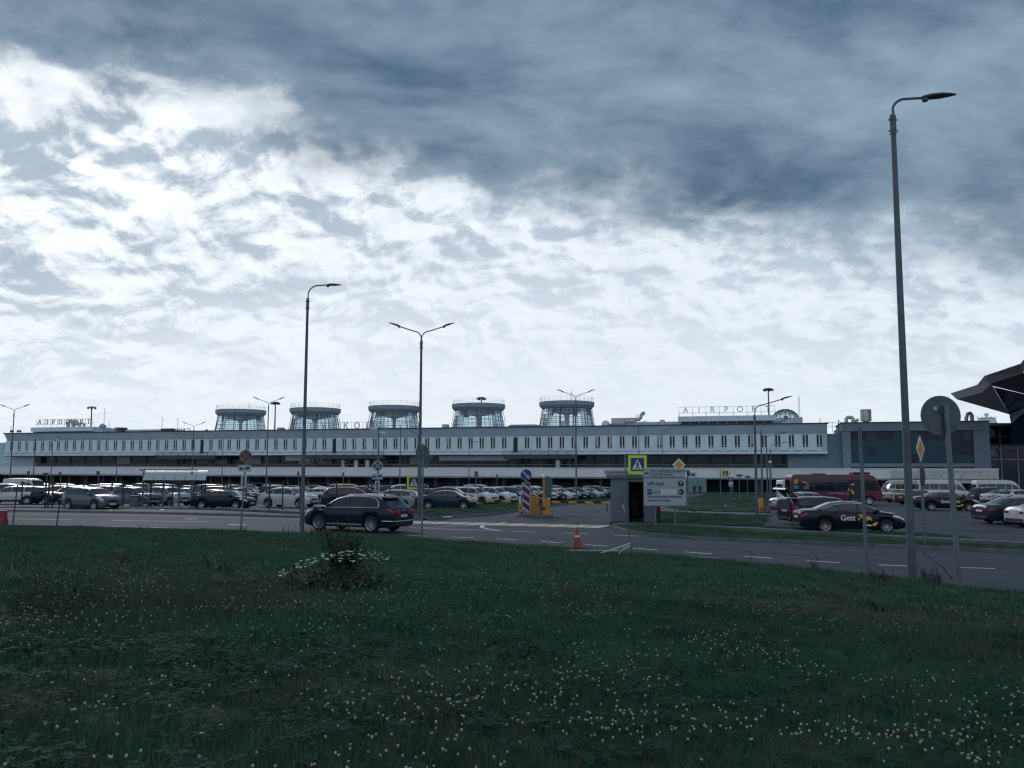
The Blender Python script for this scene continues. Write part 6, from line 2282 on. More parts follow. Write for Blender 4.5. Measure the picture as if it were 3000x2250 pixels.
for x in (sx(425), sx(455)): MB().box((x, 0.8, 0.22), (0.06, 0.35, 0.44)).build('bench_leg', M_polel, sh)
MB().box(((sx(412) + sx(575)) / 2, 0.6, 0.05), (sx(575) - sx(412) + 0.5, 2.0, 0.10)).build('platform', M_paving, sh)
for px, w, label in ((394, 0.62, 'grey litter bin left of the bus shelter'), (598, 0.0, None)):
    if not label: continue
    q = at(px, 1488)
    t = thing('litter_bin', label, 'bin', q)
    MB().box((0, 0, 0.46), (w, 0.5, 0.9)).build('body', mat('bin_grey', (0.10, 0.13, 0.15), 0.6), t, bevel=0.03)
    MB().box((0, 0, 0.94), (w + 0.06, 0.56, 0.06)).build('lid', M_trim, t)
q = at(590, 1489)
t = thing('glass_screen', 'dark glazed advertising screen right of the bus shelter', 'screen', q)
MB().box((0, 0, 0.62), (0.9, 0.08, 1.1)).build('pane', mat('screen_dark', (0.03, 0.045, 0.055), 0.15), t)
for x in (-0.45, 0.45): MB().box((x, 0, 0.62), (0.06, 0.12, 1.24)).build('post', M_fence, t)

# ---------------------------------------------------------------- cones, rods, tape, small things by the road
M_cone = mat('cone_orange', (0.26, 0.040, 0.02), 0.5, var=0.15, vscale=6.0)
def cone(base, h, label, rod=False):
    t = thing('traffic_cone', label, 'traffic cone', base)
    MB().box((0, 0, 0.02), (h * 0.56, h * 0.56, 0.04)).build('foot', M_cone, t, bevel=0.01)
    MB().lathe([(h * 0.235, 0.04), (h * 0.05, h), (0.001, h)], 16, cap=False).build('cone', M_cone, t, smooth=50)
    r = lambda z: h * (0.235 - 0.185 * (z - 0.04) / (h - 0.04)) + 0.004
    MB().lathe([(r(h * 0.55), h * 0.55), (r(h * 0.64), h * 0.64)], 16, cap=False).build('white_band', M_swhite, t, smooth=50)
    if rod:
        MB().tube([(0.01, 0, h * 0.8), (0.02, 0, h + 0.16), (0.0, 0, h + 0.22), (-0.035, 0, h + 0.20), (-0.04, 0, h + 0.12)], 0.008, 5).build('hook', M_blk, t)
    return t


cone(at(1691, 1606) + Vector((0, 0, 0.02)), 0.72, 'tall orange traffic cone with a bent hook on the meadow edge', True)
cone(at(1527, 1513) + Vector((0, 0, 0.0)), 0.62, 'orange and white traffic cone at the foot of the striped plate')
b = at(1735, 1632)
t = thing('broken_kerb', 'broken dark concrete slab lying on the meadow edge under the tape', 'debris', b)
for x, y, z, w, d, h, rz in ((-0.55, 0.15, 0.10, 0.7, 0.5, 0.16, 0.1), (0.15, 0.22, 0.11, 0.9, 0.5, 0.15, -0.05), (0.75, 0.1, 0.10, 0.5, 0.55, 0.17, 0.12), (0.1, 0.3, 0.19, 1.7, 0.14, 0.03, -0.04)):
    MB().box((x, y, z), (w, d, h), rz=rz, rx=0.05).build('slab', M_soil if h > 0.05 else M_pale, t, bevel=0.02)
b = at(1849, 1637)
t = thing('marker_rod', 'thin dark marker rod with white tape tied to it on the meadow edge', 'rod', b)
kk = b.y / 2500
MB().tube([(0.0, 0, -0.1), (-0.05, 0, (1637 - 1555) * kk)], 0.012, 6).build('rod', M_blk, t)
def tape(pts):
    mb = MB()
    q = [Vector(((px - 1849) * kk, -0.02, (1637 - py) * kk)) for px, py in pts]
    q = [Vector((v.x, v.y, v.z + 0.008 * math.sin(i * 2.1))) for i, v in enumerate(q)]
    for a, c2 in zip(q, q[1:]):
        n = Vector((0, 0, 0.022)); m = Vector((0.004, 0.004, 0))
        mb.add([a - n, c2 - n, c2 + n, a + n, a - n + m, c2 - n + m, c2 + n + m, a + n + m], [(0, 1, 2, 3), (7, 6, 5, 4), (0, 4, 5, 1), (2, 6, 7, 3)])
    mb.build('tape', M_swhite, t)
tape([(1737, 1631), (1765, 1620), (1800, 1608), (1825, 1600), (1847, 1593)]); tape([(1846, 1600), (1825, 1610), (1813, 1622), (1806, 1635), (1830, 1635), (1850, 1635)])
for px, py, pt, lx in ((36, 1545, 1420, 0.14), (163, 1556, 1462, 0.13)):
    b = at(px, py)
    t = thing('marker_rod', 'thin dark leaning rod on the meadow edge %s' % ('next to the red barrier block' if px < 100 else 'facing the grey SUV'), 'rod', b)
    hh = row(pt, b.y, px)
    MB().tube([(0, 0, -0.1), (lx, 0, hh)], 0.028, 6).build('rod', M_fence, t)
    MB().box((lx * 0.6, 0, hh * 0.6), (0.07, 0.07, 0.05)).build('clip', M_fence, t)
b = at(-5, 1541)
t = thing('barrier_block', 'red plastic water-filled barrier block standing on the road edge', 'barrier', b)
mb = MB(); mb.prism([(-0.25, 0), (0.25, 0), (0.22, 0.25), (0.12, 0.45), (0.10, 0.78), (-0.10, 0.78), (-0.12, 0.45), (-0.22, 0.25)], -0.6, 0.6, 'X')
mb.v = [(x * 0.62, y, z) for x, y, z in mb.v]
mb.build('shell', mat('barrier_red', (0.22, 0.012, 0.03), 0.5), t, bevel=0.02)
b = at(2230, 1502)
t = thing('litter_post', 'orange square litter post with faded red base beside the lamp', 'bin', b)
hh = row(1456, b.y, 2230)
MB().box((0, 0, hh * 0.70), (0.27, 0.27, hh * 0.60)).build('upper', M_samber, t, bevel=0.02)
MB().box((0, 0, hh * 0.20), (0.265, 0.265, hh * 0.40)).build('lower', mat('faded_red', (0.40, 0.12, 0.09), 0.6, var=0.4, vscale=6), t, bevel=0.02)
for px, py, s in ((1936, 1492, 0.16), (2150, 1463, 0.22), (2166, 1462, 0.2), (1748, 1493, 0.14), (316, 1500, 0.16), (466, 1499, 0.26), (2122, 1486, 0.2), (1295, 1521, 0.5)):
    q = at(px, py)
    mb = MB(); mb.add([(0, 0, 0.10), (s, 0.05, 0.11), (s * 1.2, 0.2, 0.15), (0.05, 0.25, 0.13)], [(0, 1, 2, 3)]); mb.add([(0, 0, 0.10), (s, 0.05, 0.11), (s * .6, -.1, 0.12)], [(0, 1, 2)])
    o = mb.build('litter_scrap', M_swhite, None); o.location = q
    tag(o, 'pale scrap of litter lying on the verge or asphalt', 'litter', 'scraps of litter')
# crow on the path
b = at(2028, 1503)
t = thing('crow', 'black crow standing on the path beyond the direction board', 'bird', b, R(160))
mb = MB()
prof = [(-0.26, 0.012, 0.10), (-0.16, 0.035, 0.14), (-0.06, 0.075, 0.19), (0.04, 0.085, 0.22), (0.12, 0.06, 0.27), (0.16, 0.045, 0.31), (0.20, 0.042, 0.33), (0.235, 0.025, 0.325), (0.29, 0.006, 0.315)]
vs, fs = [], []
for x, r_, z in prof:
    for k in range(8):
        a = k * math.pi / 4
        vs.append((x, r_ * math.cos(a), z + r_ * math.sin(a)))
for i in range(len(prof) - 1):
    for k in range(8): fs.append((i * 8 + k, i * 8 + (k + 1) % 8, i * 8 + 8 + (k + 1) % 8, i * 8 + 8 + k))
mb.add(vs, fs)
for sg in (-1, 1): mb.tube([(0.0, sg * 0.03, 0.16), (0.01, sg * 0.03, 0.03), (0.05, sg * 0.035, 0.03)], 0.008, 4)
mb.build('body', M_blk, t, smooth=60)

# ---------------------------------------------------------------- people
M_skin = mat('skin', (0.32, 0.19, 0.13), 0.6); M_hair = mat('hair_dark', (0.015, 0.012, 0.012), 0.7)
M_dcloth = mat('cloth_dark', (0.016, 0.018, 0.026), 0.9); M_rcloth = mat('cloth_red', (0.26, 0.012, 0.03), 0.9); M_gcloth = mat('cloth_grey', (0.07, 0.08, 0.09), 0.9)


def person(label, loc, rz, top, legs, pose='stand', group=None, hem=0.96):
    J = {'pel': (0, 0, .95, .155), 'spi': (0, 0, 1.18, .15), 'che': (0, 0.01, 1.38, .165), 'nek': (0, 0.01, 1.52, .06), 'hd0': (0, -.01, 1.60, .075), 'hd1': (0, -.015, 1.70, .095), 'hd2': (0, -.01, 1.77, .06)}
    for s, n in ((-1, 'l'), (1, 'r')):
        J['sh' + n] = (s * .19, 0.01, 1.43, .07); J['el' + n] = (s * .25, .03, 1.15, .048); J['wr' + n] = (s * .24, -.08, .92, .036); J['ha' + n] = (s * .235, -.12, .83, .032)
        J['hi' + n] = (s * .10, 0, .90, .105); J['kn' + n] = (s * .11, -.02, .50, .068); J['an' + n] = (s * .11, .02, .09, .05); J['to' + n] = (s * .12, -.13, .045, .042)
    if pose == 'sit':
        for n, s in (('l', -1), ('r', 1)):
            J['kn' + n] = (s * .15, -.42, .93, .075); J['an' + n] = (s * .15, -.40, .52, .05); J['to' + n] = (s * .15, -.55, .48, .042)
            J['el' + n] = (s * .28, -.06, 1.15, .05); J['wr' + n] = (s * .18, -.28, 1.05, .036); J['ha' + n] = (s * .15, -.36, 1.06, .032)
    if pose == 'hold':
        J['elr'] = (.27, -.05, 1.16, .048); J['wrr'] = (.20, -.27, 1.12, .036); J['har'] = (.19, -.34, 1.12, .032)
        J['elr'] = (.27, -.05, 1.16, .048)
    E = [('pel', 'spi'), ('spi', 'che'), ('che', 'nek'), ('nek', 'hd0'), ('hd0', 'hd1'), ('hd1', 'hd2')]
    for n in 'lr':
        E += [('che', 'sh' + n), ('sh' + n, 'el' + n), ('el' + n, 'wr' + n), ('wr' + n, 'ha' + n), ('pel', 'hi' + n), ('hi' + n, 'kn' + n), ('kn' + n, 'an' + n), ('an' + n, 'to' + n)]
    names = list(J)
    me = bpy.data.meshes.new('body')
    me.from_pydata([J[k][:3] for k in names], [(names.index(a), names.index(c2)) for a, c2 in E], [])
    ob = bpy.data.objects.new('body', me); COL.objects.link(ob)
    ob.modifiers.new('skin', 'SKIN'); sd = ob.modifiers.new('sub', 'SUBSURF'); sd.levels = 1; sd.render_levels = 1
    for i, k in enumerate(names):
        v = me.skin_vertices[0].data[i]; v.radius = (J[k][3], J[k][3]); v.use_root = (k == 'pel')
    dg = bpy.context.evaluated_depsgraph_get()
    m2 = bpy.data.meshes.new_from_object(ob.evaluated_get(dg))
    bpy.data.objects.remove(ob)
    m2.materials.clear()
    for m in (top, legs, M_skin, M_hair, M_blk): m2.materials.append(m)
    for p in m2.polygons:
        c = p.center; p.use_smooth = True
        if c.z > 1.55: p.material_index = 3 if (c.z > 1.73 or c.y > 0.03) else 2
        elif c.z > hem or abs(c.x) > 0.21: p.material_index = 0
        elif c.z < 0.10: p.material_index = 4
        else: p.material_index = 1
        if (abs(c.x) > 0.2 and c.z < 0.90) and pose != 'sit': p.material_index = 2
    t = thing('person', label, 'person', loc, rz, group)
    put('body', m2, t)
    return t


person('person in dark clothes standing by the pale terminal door, arm raised', on(2036, 158), R(200), M_dcloth, M_dcloth, 'hold')
person('person in dark clothes walking next to the far arrow post', on(2053, 158), R(150), M_dcloth, M_dcloth)
person('person in a long red coat and dark trousers standing behind the direction board', on(1929, 46.2) + Vector((0, 0, 0.05)), R(40), M_rcloth, M_dcloth, hem=0.56)
b_ = bo.location
seat_at = b_ + Matrix.Rotation(R(-9), 3, 'Z') @ Vector((ox(1861), 1.0, 0))
person('person in dark clothes sitting inside the guard booth, back to the doorway', (seat_at.x, seat_at.y, -0.30), R(180), M_dcloth, M_dcloth, 'sit')
st = thing('booth_stool', 'dark stool carrying the person inside the guard booth', 'stool', (seat_at.x, seat_at.y, 0.12))
MB().box((0, 0, 0.37), (0.42, 0.42, 0.06)).build('seat', M_blk, st)
for sx_, sy_ in ((-1, -1), (1, -1), (-1, 1), (1, 1)): MB().tube([(0.17 * sx_, 0.17 * sy_, 0), (0.15 * sx_, 0.15 * sy_, 0.34)], 0.02, 5).build('leg', M_blk, st)
t = thing('broom', 'thin broom stick leaning beside the person in red', 'broom', on(1951, 45.6))
MB().tube([(0, 0, 0.06), (-0.38, 0.25, 0.75)], 0.012, 5).build('stick', M_dframe, t); MB().box((0.02, -0.01, 0.06), (0.22, 0.06, 0.08)).build('head', M_dframe, t)
# pale door behind the two people
ld = on(2042, 200)
t = thing('terminal_door', 'pale teal door panel in the dark ground storey behind two people', 'door', (ld.x, 199.0, ld.z))
MB().box((0, 0, 1.6), (4.2, 0.1, 3.0)).build('leaf', mat('pale_teal', (0.16, 0.24, 0.26), 0.5), t); MB().box((0, -0.06, 1.6), (0.08, 0.06, 3.0)).build('frame', M_dframe, t)
# ---------------------------------------------------------------- meadow growth
def leaf_mat(name, c0, c1, dry=(0.085, 0.062, 0.032), dry_amt=0.35, rough=0.75):
    if name in MATS: return MATS[name]
    m = bpy.data.materials.new(name); m.use_nodes = True
    t = m.node_tree; b = NB(t); p = t.nodes['Principled BSDF']
    oi = b.node('ShaderNodeObjectInfo')
    geo = b.node('ShaderNodeNewGeometry')
    n1 = b.noise(geo.outputs['Position'], 0.55, 4.0, 0.6)
    n2 = b.noise(geo.outputs['Position'], 0.22, 3.0, 0.6, 0.5)
    c = b.mix(b.sstep(0.3, 0.7, n1), c0, c1)
    c = b.mix(b.mul(oi.outputs['Random'], 0.45), c, tuple(x * 1.7 for x in c1))
    c = b.mix(b.mul(b.sstep(0.47, 0.66, n2), dry_amt), c, dry)
    t.links.new(c, p.inputs['Base Color'])
    p.inputs['Roughness'].default_value = rough
    p.inputs['Specular IOR Level'].default_value = 0.05
    MATS[name] = m
    return m


M_grass = leaf_mat('grass_blades', (0.026, 0.080, 0.056), (0.054, 0.124, 0.074), dry=(0.098, 0.104, 0.074), dry_amt=0.6)
M_clov = leaf_mat('clover_leaves', (0.008, 0.040, 0.034), (0.016, 0.056, 0.042), dry_amt=0.0)
M_dry = leaf_mat('dry_stalks', (0.058, 0.060, 0.040), (0.085, 0.080, 0.052), dry_amt=0.2)
M_weed = leaf_mat('weed_leaves', (0.006, 0.020, 0.014), (0.012, 0.032, 0.018), dry_amt=0.0)
M_petal = mat('clover_petal', (0.50, 0.50, 0.44), 0.8)
M_petal_p = mat('clover_petal_pink', (0.42, 0.30, 0.30), 0.8)
M_dand = mat('dandelion_petal', (0.62, 0.38, 0.02), 0.8)
M_under = mat('clover_underside', (0.16, 0.13, 0.09), 0.8)
M_stem = mat('flower_stem', (0.03, 0.06, 0.02), 0.8)
rg = random.Random(21)


def blade(mb, x, y, a, h, w, bend, seg=2):
    d = Vector((math.cos(a), math.sin(a), 0)); s = Vector((-d.y, d.x, 0))
    o = Vector((x, y, 0))
    pts = []
    for k in range(seg + 1):
        f = k / seg
        pts.append((o + d * (bend * f * f) + Vector((0, 0, h * f * (1 - 0.25 * f * bend / max(h, 0.01)))), w * (1 - f)))
    vs, fs = [], []
    for q, ww in pts[:-1]: vs += [q - s * ww / 2, q + s * ww / 2]
    vs.append(pts[-1][0])
    for k in range(seg - 1): fs.append((2 * k, 2 * k + 1, 2 * k + 3, 2 * k + 2))
    fs.append((2 * seg - 2, 2 * seg - 1, 2 * seg))
    mb.add(vs, fs)


def raw_mesh(mb, name, mats):
    me = bpy.data.meshes.new(name); me.from_pydata(mb.v, [], mb.f)
    for m in (mats if isinstance(mats, list) else [mats]): me.materials.append(m)
    if isinstance(mats, list): me.polygons.foreach_set('material_index', mb.m)
    return me


def tuft(n, rad, h0, h1, w, name, m, bend=0.6):
    mb = MB()
    for _ in range(n):
        r = rad * math.sqrt(rg.random()); t = rg.uniform(0, 6.283)
        h = rg.uniform(h0, h1)
        blade(mb, r * math.cos(t), r * math.sin(t), rg.uniform(0, 6.283), h, w * rg.uniform(0.7, 1.3), h * rg.uniform(0.1, bend))
    return raw_mesh(mb, name, m)


def clover_patch(n, rad, name):
    mb = MB()
    for _ in range(n):
        r = rad * math.sqrt(rg.random()); t = rg.uniform(0, 6.283)
        c = Vector((r * math.cos(t), r * math.sin(t), rg.uniform(0.05, 0.13)))
        s = rg.uniform(0.010, 0.019)
        a0 = rg.uniform(0, 6.283)
        for k in range(3):
            a = a0 + k * 2.094
            d = Vector((math.cos(a), math.sin(a), rg.uniform(-.1, .35))); e = Vector((-d.y, d.x, 0))
            mb.add([c, c + d * s + e * s * .75, c + d * s * 1.7, c + d * s - e * s * .75], [(0, 1, 2, 3)])
    return raw_mesh(mb, name, M_clov)


def broad_leaves(n, rad, h, lw, name, m):
    """rosette of broad weed leaves"""
    mb = MB()
    for _ in range(n):
        a = rg.uniform(0, 6.283); L = rad * rg.uniform(0.6, 1.2); w = lw * rg.uniform(0.7, 1.2)
        d = Vector((math.cos(a), math.sin(a), 0)); s = Vector((-d.y, d.x, 0)); hh = h * rg.uniform(0.5, 1.2)
        P = [d * L * f + Vector((0, 0, hh * math.sin(f * 2.2) + 0.02)) for f in (0.05, 0.35, 0.7, 1.0)]
        mb.add([P[0], P[1] - s * w / 2, P[1] + s * w / 2, P[2] - s * w * .45, P[2] + s * w * .45, P[3]], [(0, 1, 2), (1, 3, 4, 2), (3, 5, 4)])
    return raw_mesh(mb, name, m)


def clover_flower(name, pm, h=0.16, r=0.0072):
    mb = MB()
    mb.mi = 0
    mb.tube([(0, 0, 0), (0.004, 0.002, h)], 0.0016, 3, cap=False)
    mb.mi = 2
    mb.lathe([(0.002, h - 0.006), (r * .8, h - 0.003), (r * 1.05, h + 0.004)], 7, cap=False)
    mb.mi = 1
    for k in range(16):                       # florets
        t = rg.uniform(0, 6.283); f = rg.random()
        q = Vector((r * math.cos(t) * math.cos(f), r * math.sin(t) * math.cos(f), h + 0.005 + r * 1.1 * math.sin(f)))
        d = Vector((math.cos(t), math.sin(t), 0.9)).normalized() * r * .55; e = Vector((-math.sin(t), math.cos(t), 0)) * r * .26
        mb.add([q - e, q + d * .6 - e, q + d, q + d * .6 + e, q + e], [(0, 1, 2, 3, 4)])
    mb.lathe([(r * .9, h + 0.004), (r * .7, h + 0.011), (0.001, h + 0.014)], 7, cap=False)
    return raw_mesh(mb, name, [M_stem, pm, M_under])


# where growth stands: plan points on the meadow seen from the bank
def scatter(n, rmin, rmax, wedge=48, power=1.0):
    out = []
    while len(out) < n:
        r = math.sqrt(rg.uniform(rmin ** 2, rmax ** 2)) if power == 1 else rmin + (rmax - rmin) * rg.random() ** power
        a = R(rg.uniform(-wedge, wedge))
        x, y = r * math.sin(a), r * math.cos(a)
        d = meadow_d(x, y)
        if d < 0.02: continue
        out.append((x, y, d))
    return out


def instance_field(name, pts, meshes, label, cat, kind='stuff'):
    """pts: (x, y, z, rotz, scale, mesh index); one object of instances"""
    coll = bpy.data.collections.new(name + '_source')
    for i, me in enumerate(meshes):
        o = bpy.data.objects.new('%s_%02d' % (name, i), me)
        coll.objects.link(o)
    me = bpy.data.meshes.new(name)
    me.from_pydata([p[:3] for p in pts], [], [])
    for an, tp, idx in (('rz', 'FLOAT', 3), ('sc', 'FLOAT', 4), ('ix', 'INT', 5)):
        at_ = me.attributes.new(an, tp, 'POINT')
        at_.data.foreach_set('value', [p[idx] for p in pts])
    ob = bpy.data.objects.new(name, me); COL.objects.link(ob)
    ng = bpy.data.node_groups.new(name + '_nodes', 'GeometryNodeTree')
    ng.interface.new_socket('Geometry', in_out='INPUT', socket_type='NodeSocketGeometry')
    ng.interface.new_socket('Geometry', in_out='OUTPUT', socket_type='NodeSocketGeometry')
    N = ng.nodes
    gi, go = N.new('NodeGroupInput'), N.new('NodeGroupOutput')
    ci = N.new('GeometryNodeCollectionInfo'); ci.inputs['Collection'].default_value = coll
    ci.inputs['Separate Children'].default_value = True; ci.inputs['Reset Children'].default_value = True
    ip = N.new('GeometryNodeInstanceOnPoints'); ip.inputs['Pick Instance'].default_value = True
    def attr(nm, dt):
        a = N.new('GeometryNodeInputNamedAttribute'); a.data_type = dt; a.inputs['Name'].default_value = nm
        return a.outputs['Attribute']
    cx = N.new('ShaderNodeCombineXYZ')
    ng.links.new(attr('rz', 'FLOAT'), cx.inputs[2])
    er = N.new('FunctionNodeEulerToRotation'); ng.links.new(cx.outputs[0], er.inputs[0])
    ng.links.new(gi.outputs[0], ip.inputs['Points']); ng.links.new(ci.outputs[0], ip.inputs['Instance'])
    ng.links.new(attr('ix', 'INT'), ip.inputs['Instance Index']); ng.links.new(er.outputs[0], ip.inputs['Rotation'])
    ng.links.new(attr('sc', 'FLOAT'), ip.inputs['Scale']); ng.links.new(ip.outputs[0], go.inputs[0])
    md = ob.modifiers.new('growth', 'NODES'); md.node_group = ng
    return tag(ob, label, cat, None, kind)


grass_src = [tuft(46, 0.16, 0.05, 0.15, 0.006, 'g', M_grass) for _ in range(4)] + [tuft(34, 0.15, 0.06, 0.19, 0.006, 'g', M_grass, 0.9) for _ in range(2)]
clov_src = [clover_patch(26, 0.12, 'c') for _ in range(3)]
dry_src = [tuft(14, 0.12, 0.12, 0.30, 0.0035, 'd', M_dry, 0.4) for _ in range(3)]
far_src = [tuft(40, 0.30, 0.06, 0.16, 0.016, 'f', M_grass, 0.8) for _ in range(4)]
rose_src = [broad_leaves(12, 0.12, 0.05, 0.045, 'r', M_clov) for _ in range(2)]
near = []
for x, y, d in scatter(17000, 3.4, 15.0, 50):
    c = _hash_noise(x + 11, y - 5, 1.7) + _hash_noise(x, y, 0.6) * 0.4
    u = rg.random()
    if u < 0.08: ix = 6 + rg.randrange(3) if False else rg.randrange(6)
    if c > 0.70 and rg.random() < 0.16: ix = 6 + rg.randrange(3)
    elif rg.random() < 0.05 + 0.12 * (_hash_noise(x - 40, y + 9, 3.2) > 0.62): ix = 9 + rg.randrange(3)
    elif rg.random() < 0.03: ix = 12 + rg.randrange(2)
    else: ix = rg.randrange(6)
    near.append((x, y, meadow_z(x, y, d) - 0.01, rg.uniform(0, 6.28), rg.uniform(0.75, 1.25) * (0.75 + 0.5 * _hash_noise(x + 3, y + 3, 2.3)), ix))
instance_field('meadow_grass', near, grass_src + clov_src + dry_src + rose_src, 'rough meadow grass with clover leaves covering the bank in the foreground', 'grass')
far = []
for x, y, d in scatter(17000, 14.5, 62.0, 50):
    if d > 34: continue
    dry = _hash_noise(x - 40, y + 9, 5.2)
    ix = (4 + rg.randrange(3)) if (dry > 0.66 and rg.random() < 0.30) or rg.random() < 0.04 else rg.randrange(4)
    far.append((x, y, meadow_z(x, y, d) - 0.015, rg.uniform(0, 6.28), rg.uniform(0.8, 1.3), ix))
far += []
instance_field('meadow_grass', far, far_src + dry_src, 'rough meadow grass reaching down to the road edge', 'grass')


# clover flowers: patches; the largest in view are single things, the rest one mass
def flower_density(x, y):
    n = _hash_noise(x + 50, y - 20, 1.5) * 0.6 + _hash_noise(x - 9, y + 14, 0.55) * 0.4
    return max(0.0, (n - 0.46) / 0.3)


fl = []
while len(fl) < 3000:
    r = 3.6 + 15.0 * rg.random() ** 1.25
    a = R(rg.uniform(-42, 42))
    x, y = r * math.sin(a), r * math.cos(a)
    d = meadow_d(x, y)
    if d < 1.0 or rg.random() > flower_density(x, y) + 0.05: continue
    fl.append((x, y, meadow_z(x, y, d)))
fl.sort(key=lambda q: q[0] ** 2 + q[1] ** 2)
f_me = [clover_flower('clover_flower', M_petal, h) for h in (0.09, 0.12, 0.15)]
f_pk = clover_flower('clover_flower', M_petal_p, 0.12, 0.0095)
def in_view(x, y): return abs(x / y) < 0.62 and (EYE - 1.6) / y < 0.40
seen = [q for q in fl if in_view(q[0], q[1])][:300]
seen_set = set(seen)
for i, q in enumerate(seen):
    pink = _hash_noise(q[0] + 70, q[1], 1.1) > 0.88
    o = put('clover_flower', f_pk if pink else f_me[i % 3], None, q, (rg.uniform(-.2, .2), rg.uniform(-.2, .2), rg.uniform(0, 6)))
    sc_ = rg.uniform(0.7, 1.25); o.scale = (sc_, sc_, rg.uniform(0.75, 1.2))
    tag(o, 'small pinkish clover flower head in the foreground grass' if pink else 'small white clover flower head in the foreground grass', 'flower',
        'pink clover flowers in the grass' if pink else 'white clover flowers in the grass')
rest = [(x, y, z, rg.uniform(0, 6.28), rg.uniform(0.9, 1.25), rg.randrange(3)) for (x, y, z) in fl if (x, y, z) not in seen_set]
instance_field('clover_flowers', rest, f_me, 'scattered white clover flower heads further up the meadow', 'flowers')
# dandelions
def dandelion():
    mb = MB(); mb.mi = 0
    mb.tube([(0, 0, 0), (0.006, 0, 0.17)], 0.002, 4, cap=False)
    mb.mi = 1
    for k in range(14):
        a = k * 0.449
        mb.add([(0.006, 0, 0.170), (0.006 + 0.018 * math.cos(a - .18), 0.018 * math.sin(a - .18), 0.176), (0.006 + 0.021 * math.cos(a), 0.021 * math.sin(a), 0.174), (0.006 + 0.018 * math.cos(a + .18), 0.018 * math.sin(a + .18), 0.176)], [(0, 1, 2, 3)])
    mb.lathe([(0.010, 0.172), (0.008, 0.180), (0.001, 0.182)], 7, c=(0.006, 0, 0), cap=False)
    return raw_mesh(mb, 'dandelion', [M_stem, M_dand])


def meadow_hit(px, py):
    d = ray(px, py)
    t = 2.0
    while t < 60:
        x, y, z = t * d.x, t * d.y, EYE + t * d.z
        dd = meadow_d(x, y)
        if dd < 0 or z < meadow_z(x, y, dd): break
        t += 0.04
    return Vector((x, y, meadow_z(x, y, max(0, dd))))


dm = dandelion()
for px, py in ((145, 2066), (900, 2042), (890, 2093), (645, 2180), (594, 2228), (1577, 2047), (1632, 2018), (1699, 2035), (1735, 2045), (1745, 2058), (1653, 2022), (2965, 2215), (1840, 1903), (1060, 1582), (1840, 1985), (1900, 2000), (2330, 1870)):
    o = put('dandelion', dm, None, meadow_hit(px, py), (rg.uniform(-.2, .2), rg.uniform(-.2, .2), 0), (0.75, 0.75, rg.uniform(0.65, 0.9)))
    tag(o, 'yellow dandelion flower standing in the meadow grass', 'flower', 'yellow dandelions in the meadow')


# taller plants
def leafy_stems(n, rad, h0, h1, leaves, lsize, m, spread=0.25):
    st, lf = MB(), MB()
    for _ in range(n):
        r = rad * math.sqrt(rg.random()); t = rg.uniform(0, 6.28)
        b = Vector((r * math.cos(t), r * math.sin(t), -0.05)); h = rg.uniform(h0, h1)
        tip = b + Vector((rg.uniform(-spread, spread), rg.uniform(-spread, spread), h))
        st.tube([b, b.lerp(tip, 0.5) + Vector((rg.uniform(-.03, .03), rg.uniform(-.03, .03), 0)), tip], [0.008, 0.006, 0.003], 4, cap=False)
        for k in range(leaves):
            f = rg.uniform(0.15, 1.0)
            c = b.lerp(tip, f); a = rg.uniform(0, 6.28); L = lsize * rg.uniform(0.6, 1.3) * (1.15 - 0.5 * f)
            d = Vector((math.cos(a), math.sin(a), rg.uniform(-.2, .7))).normalized(); s = d.cross(Vector((0, 0, 1))).normalized() * L * 0.17
            lf.add([c, c + d * L * .5 - s, c + d * L, c + d * L * .5 + s], [(0, 1, 2, 3)])
    return raw_mesh(st, 'stems', M_stem), raw_mesh(lf, 'leaves', m)


def plant(name, label, loc, n, rad, h0, h1, leaves, lsize, m=None, group=None, cat='plant', spread=0.2):
    t = thing(name, label, cat, loc, 0, group)
    a, b_ = leafy_stems(n, rad, h0, h1, leaves, lsize, m or M_weed, spread)
    put('stems', a, t)['kind'] = 'stuff'; put('leaves', b_, t)['kind'] = 'stuff'
    return t


b = meadow_hit(1008, 1692)
plant('tall_weed', 'tall dark feathery weed rising behind the white flowering clump', b, 46, 0.22, 0.40, 1.25, 62, 0.10, spread=0.42)
# white umbel clump in front of it
b = meadow_hit(985, 1722)
t = thing('flower_clump', 'low clump of flat white flower heads in front of the tall dark weed', 'plant', b)
a_, l_ = leafy_stems(60, 0.85, 0.18, 0.40, 22, 0.13, M_weed, 0.12)
put('stems', a_, t)['kind'] = 'stuff'; put('leaves', l_, t)['kind'] = 'stuff'
um = MB()
for k in range(16):
    a = k * 0.3927 * 1.0; r = 0.036
    um.add([(0, 0, 0.012), (r * math.cos(a), r * math.sin(a), 0.0), (r * math.cos(a + .39), r * math.sin(a + .39), 0.0)], [(0, 1, 2)])
um_me = raw_mesh(um, 'umbel', mat('umbel_white', (0.56, 0.58, 0.56), 0.8))
for _ in range(190):
    x = rg.uniform(-1, 1); y = rg.uniform(-1, 1)
    if x * x + y * y > 1: continue
    zz = 0.30 + 0.26 * (1 - (x - 0.25) ** 2) * (1 - 0.3 * y * y)
    o = put('umbel', um_me, t, (x * 1.0 - 0.02, y * 0.7, zz + rg.uniform(-.05, .05)), (rg.uniform(-.3, .3), rg.uniform(-.3, .3), rg.uniform(0, 6)))
    s = rg.uniform(0.32, 0.72); o.scale = (s, s, s)
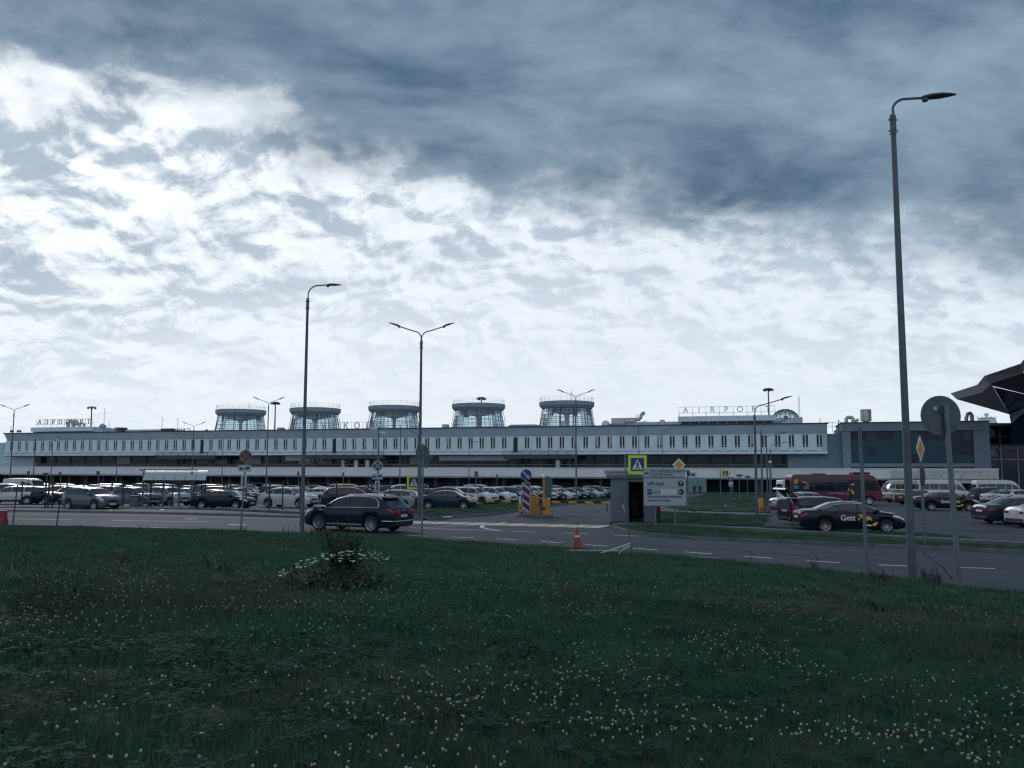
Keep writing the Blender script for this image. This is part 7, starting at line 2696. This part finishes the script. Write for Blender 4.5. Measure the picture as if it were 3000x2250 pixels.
for px, py, n, rad, h, lab in ((168, 1772, 26, 0.42, 0.34, 'dark weed clump left on the bank below the red barrier block'), (120, 1800, 18, 0.4, 0.22, 'low dark weed clump beside the larger left weed clump'), (66, 1632, 16, 0.25, 0.3, 'small dark weed clump high on the left bank'),
                               (372, 1655, 10, 0.15, 0.25, 'small dark weed in the dry grass above the left clumps'), (640, 1672, 12, 0.3, 0.25, 'low dark weed between lamp and flowering clump'),
                               (1545, 1950, 30, 0.35, 0.16, 'dark sunken weed patch beside the yellow dandelions'), (2580, 1705, 26, 0.5, 0.34, 'weed clump at the foot of the tall lamp, left side'),
                               (2725, 1700, 22, 0.3, 0.42, 'taller weed clump at the foot of the tall lamp, right side'), (2560, 1790, 18, 0.3, 0.18, 'low weed clump on the bank below the tall lamp'), (2390, 1668, 8, 0.1, 0.4, 'thin weed at the road edge left of the tall lamp'),
                               (915, 1572, 16, 0.45, 0.45, 'weeds in front of the front wheel of the dark blue SUV'), (700, 1560, 8, 0.3, 0.3, 'thin weeds at the foot of the faded no-stopping sign'), (840, 1558, 10, 0.4, 0.35, 'weeds left of the lamp foot at the road edge')):
    plant('weed_clump', lab, meadow_hit(px, py), n, rad, h * 0.6, h * 1.2, 26, 0.085, spread=0.10)

# ---------------------------------------------------------------- short turf on the lawns and verges
short_src = [tuft(70, 0.40, 0.03, 0.085, 0.014, 's', M_grass, 0.9) for _ in range(3)]
def inside(poly, x, y):
    c = False
    j = len(poly) - 1
    for i in range(len(poly)):
        xi, yi, xj, yj = poly[i][0], poly[i][1], poly[j][0], poly[j][1]
        if (yi > y) != (yj > y) and x < (xj - xi) * (y - yi) / (yj - yi) + xi: c = not c
        j = i
    return c


turf = []
for poly, lift, per in ((lawnA, 0.11, 7.0), (lawnB, 0.06, 7.0), (lawnC, 0.07, 5.0), (verge_edge + vb, 0.10, 8.0), (tv, 0.09, 8.0), (vl + list(reversed(offset_line(vl, 1.6))), 0.11, 5.0)):
    xs = [q[0] for q in poly]; ys_ = [q[1] for q in poly]
    A = (max(xs) - min(xs)) * (max(ys_) - min(ys_))
    for _ in range(int(min(9000, A * per))):
        x, y = rg.uniform(min(xs), max(xs)), rg.uniform(min(ys_), max(ys_))
        if not inside(poly, x, y): continue
        if poly is not lawnA and abs(x) < 200:
            pass
        turf.append((x, y, G(y) + lift - 0.005, rg.uniform(0, 6.28), rg.uniform(0.8, 1.25), rg.randrange(3)))
fp_pts = [(q.x, q.y) for q in fp]
def on_path(x, y):
    for (ax, ay), (bx_, by_) in zip(fp_pts, fp_pts[1:]):
        dx_2, dy_2 = bx_ - ax, by_ - ay
        t_ = max(0, min(1, ((x - ax) * dx_2 + (y - ay) * dy_2) / (dx_2 ** 2 + dy_2 ** 2 + 1e-9)))
        d_ = math.hypot(x - ax - dx_2 * t_, y - ay - dy_2 * t_)
        if d_ < 1.2: return True
    return False
turf = [q for q in turf if not on_path(q[0], q[1])]
instance_field('lawn_grass', turf, short_src, 'short mown grass on the lawns and verges between the roads', 'grass')
